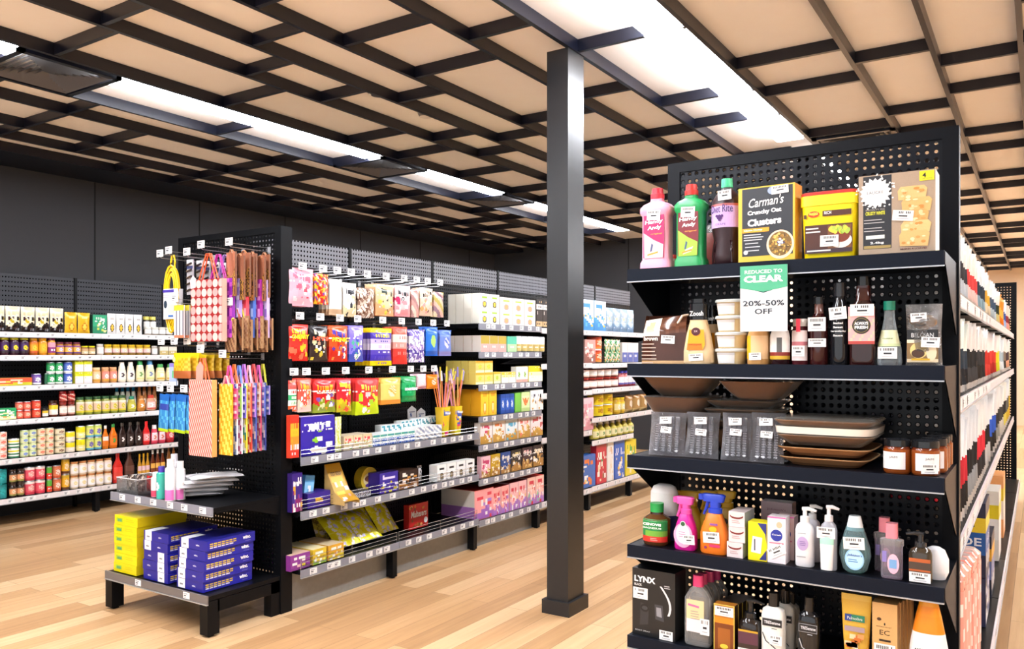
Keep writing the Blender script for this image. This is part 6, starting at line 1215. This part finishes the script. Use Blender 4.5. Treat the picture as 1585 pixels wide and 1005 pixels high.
# diamond bag hook
x = ghook(313, 2.72, 1.955, 'peg hook holding the red diamond bag')
zt = hgt(434, x, 2.70); zb = hgt(529, x, 2.70)
Xc = (gx(297, 2.69)+gx(345, 2.69))/2; wd = gx(345, 2.69)-gx(297, 2.69)
t = gbag('gift_bag', 'pink gift bag with dark red diamonds and orange ribbon handles', Xc, 2.70, zb, wd, zt-zb, .03, lambda u, v: '9c2424', 'e85a20', .135, nx=1, nz=1, side='d8a090', tagc='f4d8dc', hx=.28)
m = MB(); hb_ = zt-zb
for a in range(6):
    for b in range(7):
        cx_, cz_ = -wd/2+wd*(a+.42)/5.6, hb_*(b+.5)/7; rx_, rz_ = wd/5.6*.47, hb_/7*.47; P = clipx([(cx_+rx_*math.cos(2*PI*k/16), min(hb_-.001, max(.001, cz_+rz_*math.sin(2*PI*k/16)))) for k in range(16)], -wd/2, wd/2)
        if len(P) > 2: m.shape(P, -.0164, ['e49c98', 'ecc4ba', 'e8b0aa'][(a+b) % 3])
obj('print', m, t, smooth=False)
cols = [['8a28a0', 'c858c8'], ['a890d8', 'e8e0f4'], ['e84858', 'f0a0b0'], ['4868b8', 'a0b8e8'], ['a02890', 'e090d0'], ['c8b0e0', '8a68b8']]
for i in range(6):
    gbag('gift_bag', '%s bright gift bag hidden behind the diamond bag' % ORD[i], Xc+.02+.012*i, 2.745+i*.035, zb+.02, wd*.95, (zt-zb)*.95, .02, stripe(cols[i][0], cols[i][1], 4, .5), ['c828a0', 'a888d8', 'e85818', 'c8c8e8', 'a820a8', '8898d8'][i], .13, 'bright bags behind the diamond bag', side=cols[i][0])
# silver twist packs hook + cards
x = ghook(291, 2.72, 1.925, 'peg hook holding the silver cable packs')
for i in range(5):
    m = MB(); m.box(-.026, .026, -.004, .004, 0, .19, 'b8b4b8', 'fo')
    for k in range(5): m.tube([(-.02, -.008, .02+k*.035), (.02, -.008, .03+k*.035)], .006, '3a3236', 'gl', 6)
    m.panel(-.026, .026, .14, .19, -.0048, 4, 3, lambda u, v: 'e8e4e8' if v > .4 else '38406a'); tag(obj('cable_pack', m, loc=(x+.01*(i % 2)+.004*i, 2.735+i*.05, 1.72)), 'silver and brown twist pack, %s on its hook beside the yellow rope' % ORD[i], 'cable pack', 'silver twist packs on the hook')
# yellow rope hank on card
x = ghook(263, 2.70, 1.94, 'peg hook holding the coiled yellow rope')
hook(gx(247, 2.70), GY-.001, 1.93, .27, 0, 'empty outermost peg hook at the left edge of the gift stand', group='peg hooks of the gift stand')
t = thing('rope_hank', 'coiled yellow rope in a printed card band on the gift stand', 'rope', (x, 2.72, 1.50))
hw = .062
for k in range(7):
    a = hw*(.45+k*.09); m = MB(); pts = []
    for j in range(20):
        q = 2*PI*j/20; pts.append((a*math.cos(q), -.012+.006*(k % 3)+.004*math.sin(q*2), .20+(.13+.009*k)*math.sin(q)))
    m.tube(pts, .0052, 'e8c410', 'pl', 6, cyc=True); obj('rope_turn', m, t)
m = MB(); m.tube([(-.015, 0, .36), (-.02, 0, .40), (-.01, 0, .44), (.008, 0, .44), (.016, 0, .40), (.012, 0, .36)], .006, 'e8c410'); obj('rope_loop', m, t)
m = MB(); m.loft([(.09, hw, .03, 'e8e8ec'), (.255, hw, .03, 'e8e8ec')], 20, p=4); m.rect(-hw*.8, hw*.8, .235, .25, -.0305, '4a3aa0'); m.disc(-hw*.4, .17, .015, .022, -.0306, '2a3a4a', n=14); m.rect(-hw*.1, hw*.8, .12, .17, -.0306, 'c8ccc0'); m.rect(0, hw*.7, .1, .112, -.0307, '4870b0'); lines(m, -hw*.7, hw*.6, .22, 2, .01, -.0306, '8888a0'); obj('card_band', m, t)
x = gx(283, 2.68)
for i in range(5):
    m = MB(); m.box(-.042, .042, -.003, .003, 0, .175, 'd8d4d8'); m.panel(-.042, .042, 0, .175, -.0036, 6, 12, lambda u, v: 'd8cc38' if v > .86 else ('c87858' if v < .08 else ('3858b8' if .1 < u < .25 and .3 < v < .6 else ('8a8890' if int(u*6) % 2 else 'e0e0e4')))); tag(obj('tool_card', m, loc=(x+.004*i, 2.66+i*.03, 1.485)), 'silver and yellow carded pack, %s of five under the yellow rope' % ORD[i], 'carded pack', 'silver carded packs on the gift stand')
hook(x, GY-.001, 1.67, .34, 0, 'peg hook holding the silver carded packs', group='peg hooks of the gift stand')
# second tier: yellow scourer packs
x = ghook(313, 2.72, 1.42, 'peg hook holding the yellow sponge packs')
for u in (249, 269, 289): hook(gx(u, 2.70), GY-.001, 1.445, .27, 0, 'peg hook of the second tier, %s from the left' % {249: 'first', 269: 'second', 289: 'third'}[u], group='peg hooks of the gift stand')
for i in range(6):
    m = MB(); m.bag(.15, .135, .03, (lambda u, v: 'e8cc20' if v > .75 or (u < .4 and v > .45) else ('c8a020' if (int(u*9)+int(v*8)) % 2 else 'e0b838') if v > .3 else 'b86838'), 12, 10, 'fo', wav=.002, seed=i); m.disc(-.05, .10, .012, .014, -.014, 'f0e890', n=12)
    tag(obj('sponge_pack', m, loc=(gx(287, 2.68)+.018*i, 2.66+i*.035, 1.27)), 'yellow sponge pack, %s of six under the carded packs' % ORD[i], 'sponge pack', 'yellow sponge packs')
m = MB(); m.box(-.03, .03, -.003, .003, 0, .12, 'b0c8e8'); m.panel(-.03, .03, 0, .12, -.0036, 5, 6, art('label', ['a8b8e8', '8878c8', '58b868', 'e8e0f0'])); tag(obj('carded_pack', m, loc=(gx(271, 2.68), 2.67, 1.23)), 'little pale blue card left of the yellow sponge packs', 'carded pack')
# blue packs
for u in (247, 263, 284): hook(gx(u, 2.66), GY-.001, 1.19, .31, 0, 'peg hook of the blue packs, %s from the left' % {247: 'first', 263: 'second', 284: 'third'}[u], group='peg hooks of the gift stand')
for i in range(9):
    m = MB(); n0 = 0; m.bag(.085, .20, .014, (lambda u, v: 'b8d828' if v < .1 else ('3848a0' if .55 < v < .75 and u > .15 and i == 0 else ('e8e8f0' if (.46 < v < .52 or .8 < v < .86) and i == 0 else ('2a68b8' if v > .8 else ('3a88c8' if (int(u*7)+int(v*9)) % 3 else '58b0d8'))))), 8, 12, 'fo', wav=.001, seed=i)
    o = obj('cloth_pack', m, loc=(gx(247, 2.60)+.036*i, 2.62+.012*(i % 4), .985)); o.rotation_euler = (0, math.radians(4), 0); tag(o, 'blue and lime cleaning cloth pack, %s from the left of nine' % ORD[i], 'cloth pack', 'blue cleaning cloth packs')
# striped tall bag
x = ghook(347.6, 2.735, 1.375, 'peg hook holding the small patterned bags')
hook(gx(312, 2.68), GY-.001, 1.40, .30, 0, 'peg hook holding the tall striped bags', group='peg hooks of the gift stand')
Xc = (gx(288, 2.62)+gx(341, 2.62))/2; wd = .185; zt = hgt(588, Xc, 2.62); zb = hgt(706, Xc, 2.62)
gbag('bottle_bag', 'tall bag with red and cream diagonal stripes, orange handles', Xc, 2.62, zb, wd, zt-zb, .03, lambda u, v: 'ecd6c8', 'e86030', .11, nx=1, nz=1, side='e0a060', hx=.22)
m = MB(); hb_ = zt-zb
for k in range(-7, 18):
    x0 = -wd/2+wd*k/11; P = clipx([(x0+wd*.55, .0005), (x0+wd*.55+wd/22, .0005), (x0-wd*.35+wd/22, hb_-.0005), (x0-wd*.35, hb_-.0005)], -wd/2, wd/2)
    if len(P) > 2: m.shape(P, -.0164, 'c83c2c')
st_print = m
m = MB(); m.shape([(-.03, 0), (.025, .0), (.03, .075), (.005, .10), (-.028, .07)], 0, 'f0988a'); m.shape([(-.03, 0), (-.028, .07), (.005, .10), (.03, .075), (.025, 0)], .001, 'f0988a'); bb = [o for o in bpy.data.objects if o.get('label', '').startswith('tall bag with red and cream')][0]; obj('print', st_print, bb, smooth=False); obj('swing_tag', m, bb, (.0, -.019, zt-zb-.005), smooth=False)
pal = [['e8a020', 'f0d860', 'd87820'], ['f0f4f8', '3858a8', '88a8d8'], ['e8e0e8', 'b03870', 'e890a8'], ['e8d848', '3a9888', 'f0f0e8'], ['d84838', 'f0e0c8', 'e89068'], ['4860b0', 'f0f0f4', '7890c8'], ['c84868', 'f0d0b8', '6a58a8'], ['3a4890', 'e8e8f0', '98a8d0']]
for i in range(8):
    gbag('bottle_bag', '%s tall patterned bag in the row right of the striped one' % ORD[i], gx(350+i*6.2, 2.66+i*.03), 2.66+i*.035, zb+.01, .10, .36, .008, chev(pal[i]) if i % 2 else stripe(pal[i][0], pal[i][1], 3, .8), 'e8a0a0', .04, 'tall patterned bags', nx=8, nz=27, side=pal[i][0])
pal2 = [['e86888', 'f4d8e0', 'c83878'], ['88b848', 'e8f0d8', 'b868a8'], ['7868c8', 'f0ecf8', '4848a8'], ['c87858', 'f4e8d8', 'e8a878'], ['a878d8', 'f0e8f4', '6858b8'], ['e8b8a0', 'f4ece4', 'b87858'], ['5868b8', 'e8e8f8', '8a78c8'], ['8878b8', 'f0e8d8', '4a58a0']]
hcs = ['e8489a', 'e06828', '6a88d8', 'a868c8', 'f0b0c8', 'c84848', 'c858a8', 'b8b838']
for i in range(8):
    c = pal2[i]; gbag('gift_bag', '%s small patterned gift bag with ribbon, lower right hook' % ('front' if i == 0 else ORD[i]), gx(355+i*6.5, 2.68+i*.03), 2.68+i*.034, 1.07+.006*(i % 2), .125 if i == 0 else .105, .155, .009, (lambda u, v, c=c: c[(int(u*9+v*4)*3+int(v*11)*5) % 3]), hcs[i], .115, 'small patterned gift bags', side=c[0], nz=22, nx=18)
# ---- goods on its upper shelf (z .645)
gz = .638
for i in range(5):
    m = MB(); m.bag(.17, .27, .026, lambda u, v: 'e6e6ea', 16, 14, 'gl', crimp=.02, wav=.003, seed=i); m.xf(Matrix.Translation((0, -.135, 0)) @ Matrix.Rotation(-PI/2, 4, 'X') @ Matrix.Translation((0, 0, 0)))
    for k in range(len(m.V)): a = m.V[k]; m.V[k] = (a[0], a[1]-.0, a[2]+.0)
    o = obj('white_packet', m, loc=(-3.80+.035*i, 2.74, gz+.016+.026*i)); o.rotation_euler = (.0, 0, -.75+.09*i); tag(o, 'shiny white soft packet, %s from the bottom of the leaning pile' % ORD[i], 'packet', 'pile of white soft packets')
def can_(lb, u, y, c, capc, h, r=.026, cf=None):
    m = MB(); s = [(0, r, r, c), (h*.78, r, r, c), (h*.82, r*.7, r*.7, capc), (h, r*.68, r*.68, capc)]; m.loft(s, 18, 'gl'); m.wrap(s, h*.02, h*.76, -90, 90, 12, 12, cf or art('label', [c, c, 'e8e0ec', c]))
    tag(obj('aerosol_can', m, loc=(gx(u, y), y, gz)), lb, 'aerosol can', 'aerosol cans on the gift stand shelf')
pk = lambda u, v: 'e070b8' if v < .3 else ('f0d8e8' if v < .45 else 'f0eef0')
can_('tall white and pink aerosol can in front on the gift stand shelf', 264, 2.57, 'f0eef0', 'f4f2f4', .215, cf=pk); can_('second white and pink aerosol can to the right', 279, 2.62, 'f0eef0', 'f4f2f4', .20, cf=pk); can_('white aerosol can behind the two pink ones', 270, 2.69, 'e8e4e8', 'e8e4ec', .22, cf=pk)
can_('teal bottle with purple cap left of the pink aerosols', 250, 2.58, '38b0a0', '4a3aa8', .17, .024); can_('white bottle with red band at the left of the teal one', 241, 2.60, 'f0dce0', 'f0e8ec', .13, .022, cf=lambda u, v: 'e84868' if v < .3 else 'f4e8ec')
t = thing('wire_basket', 'clear plastic basket of dark packets at the left shelf end', 'basket', (-4.185, 2.675, gz), 0)
m = MB(); w, d, h = .20, .20, .08
for q in (((-w/2, -d/2), (w/2, -d/2)), ((w/2, -d/2), (w/2, d/2)), ((w/2, d/2), (-w/2, d/2)), ((-w/2, d/2), (-w/2, -d/2))):
    (a, b), (c, e) = q; m.poly([(a, b, 0), (c, e, 0), (c, e, h), (a, b, h)], 'e8e8e8', 'cf')
obj('tray', m, t, smooth=False); m = MB(); m.tube([(-w/2, -d/2, h), (w/2, -d/2, h), (w/2, d/2, h), (-w/2, d/2, h)], .0025, 'e8e4e4', 'gl', 6, cyc=True); obj('rim', m, t)
for i in range(4):
    m = MB(); m.bag(.075, .085, .03, art('speck', ['4a3a34', '8a7a70', 'c8b8a8', '3a2a28'] if i != 3 else ['c82828', '8a1818', 'd84040'], i), 8, 8, 'fo', seed=i); o = obj('sachet', m, loc=(-4.185-.07+.047*i, 2.64+.03*(i % 2), gz+.003)); tag(o, 'dark foil sachet in the clear basket, %s from the left' % ORD[i] if i != 3 else 'red foil sachet at the right of the clear basket', 'sachet', 'sachets in the basket')
# ---- paper boxes on the base
bz = .2085
def ream(label, x, y, z, rz, kind, grp):
    w, d, h = .212, .30, .0505
    t = thing('paper_box', label, 'paper box', (x, y, z), rz, grp)
    if kind == 'y':
        m = MB(); m.box(-w/2, w/2, -d/2, d/2, 0, h, 'e6d40c', side='dcc010', top='e4cc10'); m.rect(-w*.42, -w*.14, h*.3, h*.75, -d/2-.0006, 'a8c828'); m.rect(-w*.36, -w*.18, h*.35, h*.62, -d/2-.001, '5a9a68'); lines(m, w*.0, w*.4, h*.7, 2, .010, -d/2-.0006, 'b8a010', .0015); obj('carton', m, t, smooth=False)
    else:
        w = .212; m = MB(); m.box(-w/2, w/2, -d/2, d/2, 0, h, '20208a', side='24249a', top='1c1c70'); obj('carton', m, t, smooth=False)
        m = MB(); m.box(-w*.44 if kind == 'b' else w*.1, -w*.18 if kind == 'b' else w*.36, -d/2-.001, -d/2+.0006, .002, h+.0008, 'e8e8ec'); a, b = (-w*.44, -w*.18) if kind == 'b' else (w*.1, w*.36); m.box(a, b, -d/2, -d/2+.10 if kind == 'b' else -d/2+.02, h, h+.0008, 'e4e4ea'); m.rect((a+b)/2-.012, (a+b)/2+.012, h*.35, h*.5, -d/2-.0018, '808088'); obj('paper_label', m, t, smooth=False)
        m = MB(); m.text('winc.', w*.16 if kind == 'b' else -w*.25, h*.4, .028, None, -d/2-.0012, 'e8e8f0', bold=.03)
        n0 = len(m.V)   # writing on the long side
        m.text('winc.', .095, h*.42, .052, h*.38, 0, 'f0f0f4', bold=.05); m.rect(.085, .12, h*.2, h*.23, 0, '9090c8')
        for k, (z0, x1) in enumerate(((.62, .045), (.42, .03), (.24, .0))): 
            for j in range(7): a = -.135+j*.024; m.rect(a, min(x1, a+.019), h*z0, h*(z0+.11), 0, 'e0c020' if k < 2 else 'd8d8e8')
        m.xf(Matrix.Translation((w/2+.0008, 0, 0)) @ Matrix.Rotation(PI/2, 4, 'Z'), n0); obj('print', m, t, smooth=False)
    return t
lev = ['bottom', 'second lowest', 'third', 'fourth', 'fifth', 'top']
for i in range(6): ream('yellow copy paper carton, %s in the left stack of six' % lev[i], -4.165+.003*(i % 2), 2.70+.002*(i % 3), bz+i*.0515, 0, 'y', 'yellow paper cartons')
l5 = ['bottom', 'second lowest', 'middle', 'second highest', 'top']
for i in range(5): ream('blue copy paper carton, %s in the middle stack of five' % l5[i], -3.888+[0, -.006, .004, -.002, .004][i], 2.70, bz+i*.0515, [0, .02, -.02, 0, .01][i], 'c' if i < 3 else 'b', 'blue paper cartons in the middle stack')
for i in range(5): ream('blue copy paper carton, %s in the right stack of five' % l5[i], -3.60+[0, .006, .012, .01, .02][i], 2.70+[0, -.004, -.002, .002, .004][i], bz+i*.0515, [.0, .01, -.01, .02, .03][i], 'b', 'blue paper cartons in the right stack')

# ================================================================ right aisle (seen at the very edge of the picture)
RFX = RXB+.44
N20 = ORD+['thirteenth', 'fourteenth', 'fifteenth', 'sixteenth', 'seventeenth', 'eighteenth', 'nineteenth', 'twentieth']
pk3 = [('top', 1.59, .22, .03, [['e8ece8', '3a3a40', 'c8d0d8'], ['f0e8e0', 'd84848', 'e8c8c0'], ['e8f0f4', '2a3a4a', '88a8b8'], ['f0ece8', 'd8a838', 'e8d8b8'], ['f0f0f0', '38506a', 'b8c8d0'], ['f4e8e0', '28382a', 'c8b878'], ['e88828', 'f0b048', 'e87818'], ['d8e8f0', '3858a0', '98b8e0'], ['f0c8b8', '8a3038', 'e8a098'], ['e8e0d0', '5a3a28', 'c89868']]),
       ('middle', 1.26, .255, .028, [['e8f0e8', '2a3a48', '1c2028'], ['e8e4e0', '202428', '3a3c40'], ['f0ece8', '303236', '1c1c20'], ['f0e8e4', 'c83028', 'd84038'], ['f4ece8', 'd83830', 'b82820'], ['f0f0e8', 'e8d828', 'c8c820'], ['e8eef0', 'a8b8c0', 'd8e0e4'], ['f0e8e0', '8a7868', '3a3430'], ['e8e0dc', '4a3a40', 'e8a888'], ['f0ece4', 'b8a888', '4a4038']]),
       ('lower', .805, .36, .026, [['e8ecf0', 'c82838', '1c1c20'], ['e0e4e8', '202226', '909498'], ['f0ece8', 'd83040', '282a30'], ['e8e8e8', '141618', 'c8c8c8'], ['f0f0f0', '2858c0', '1c1e22'], ['e8e4e0', '30302e', '888880'], ['f0f0ec', '3a3a38', 'c8c4b8'], ['e8e4d8', '28282a', 'd8c858'], ['e0e4e8', '68685e', 'd8b838'], ['f0e8d0', 'e8c028', 'e8a830']])]
for nm_, z, h, t_, cs_ in pk3:
    y = 2.90; i = 0
    while y < 9.1 and i < 40:
        c = cs_[min(len(cs_)-1, int((y-2.9)/6.2*len(cs_)))]; hh = h*(1+.04*math.sin(i*1.7)); w = .085 if y < 5 else .13
        m = MB(); m.bag(.19, hh, t_*1.4, (lambda u, v, c=c: c[0] if v > .58 else (c[1] if v > .3 else (c[2] if v > .08 else 'c8c0b8'))), 8, 22, 'fo', wav=.008, seed=i)
        o = obj('hanging_pack', m, loc=(RFX-.10, y, z+.004)); o.rotation_euler = (0, 0, .25); tag(o, '%s%s hanging pack from the near end, %s tier of the right aisle' % ('far half: ' if i >= 20 else '', N20[i % 20], nm_), 'hanging pack', 'hanging packs on the %s tier' % nm_)
        y += w; i += 1
        if y > 5: y += .12
# base of the right aisle: pink rolls, bags, dog biscuit cartons
for i in range(7):
    m = MB(); w = .12; h = .50-.015*i; c = ['e89080', 'e8a090', 'f0a898', 'e88878', 'f0b0a0', 'e89888', 'f0b8a8'][i]
    m.loft([(0, .05, .05, c), (h*.96, .05, .05, c), (h, .03, .03, 'f0d0c8')], 16, 'gl', 3); s = [(0, .05, .05, 0), (h, .05, .05, 0)]; m.wrap(s, h*.1, h*.9, 20, 160, 6, 10, (lambda u, v, c=c: 'f0dcd4' if (int(v*10)*3+int(u*6)) % 5 == 0 else c), p=3)
    tag(obj('wrapping_roll', m, loc=(RFX-.03, 2.93+i*.14, .205)), 'pink wrapped roll standing on the right aisle base, %s from the post' % ORD[i], 'wrapped roll', 'pink wrapped rolls')
for i, (y, h, c, lb) in enumerate(((4.25, .325, ['1c2440', 'e8c828', '1a58a0'], 'upright dark blue dog treat carton with yellow badge'), (4.75, .30, ['24283a', 'e8a828', '6a78a8'], 'second dark blue carton with white patches'), (5.6, .40, ['e8e0d4', 'e8d020', 'f0ece8'], 'cream and yellow carton farther along the base'), (6.3, .40, ['f0a868', 'e8c828', 'f0e0d0'], 'orange and yellow carton farther still on the base'))):
    m = MB(); w, d = .30, .2; m.box(-w/2, w/2, -d/2, d/2, 0, h, c[0]); m.panel(-w/2, w/2, 0, h, -d/2-.0008, 6, 10, lambda u, v: c[0] if v > .75 or v < .12 else (c[1] if v > .58 else (c[2] if v > .25 else ('e8e8e8' if int(u*6) % 2 else c[0]))))
    if i == 0: m.text('NADE', 0, h*.42, w*.7, h*.1, -d/2-.002, 'f0f0f4')
    # a face towards the camera carries the same print
    n0 = len(m.V); m.panel(-d/2, d/2, 0, h, 0, 5, 10, lambda u, v: c[0] if v > .75 or v < .12 else (c[1] if v > .58 else (c[2] if v > .25 else ('e8e8e8' if int(u*5) % 2 else c[0]))))
    if i == 0: m.text('pes', 0, h*.64, d*.6, h*.09, -.001, '1c2440', bold=.03); m.text('NADE', 0, h*.42, d*.85, h*.11, -.001, 'f0f0f4', bold=.02)
    m.xf(Matrix.Translation((-w/2-.001, 0, 0)) @ Matrix.Rotation(-PI/2, 4, 'Z'), n0)
    tag(obj('dog_treat_carton' if i < 2 else 'pet_food_carton', m, loc=(RFX-d/2+.02, y, .205 if i != 0 else .42), rz=PI/2), lb+' in the right aisle', 'carton')
m = MB(); m.box(-.15, .15, -.1, .1, 0, .21, '2a3050'); m.panel(-.14, .14, .01, .2, -.101, 5, 6, art('speck', ['24283a', 'e8e8e8', '3a58a0'])); tag(obj('dog_treat_carton', m, loc=(RFX-.08, 4.25, .205), rz=PI/2), 'carton lying under the upright dark blue dog treat carton', 'carton')
dup_labels = {k: v for k, v in LABELS.items() if len(v) > 1}
for k, v in dup_labels.items(): print('DUP', len(v), k)
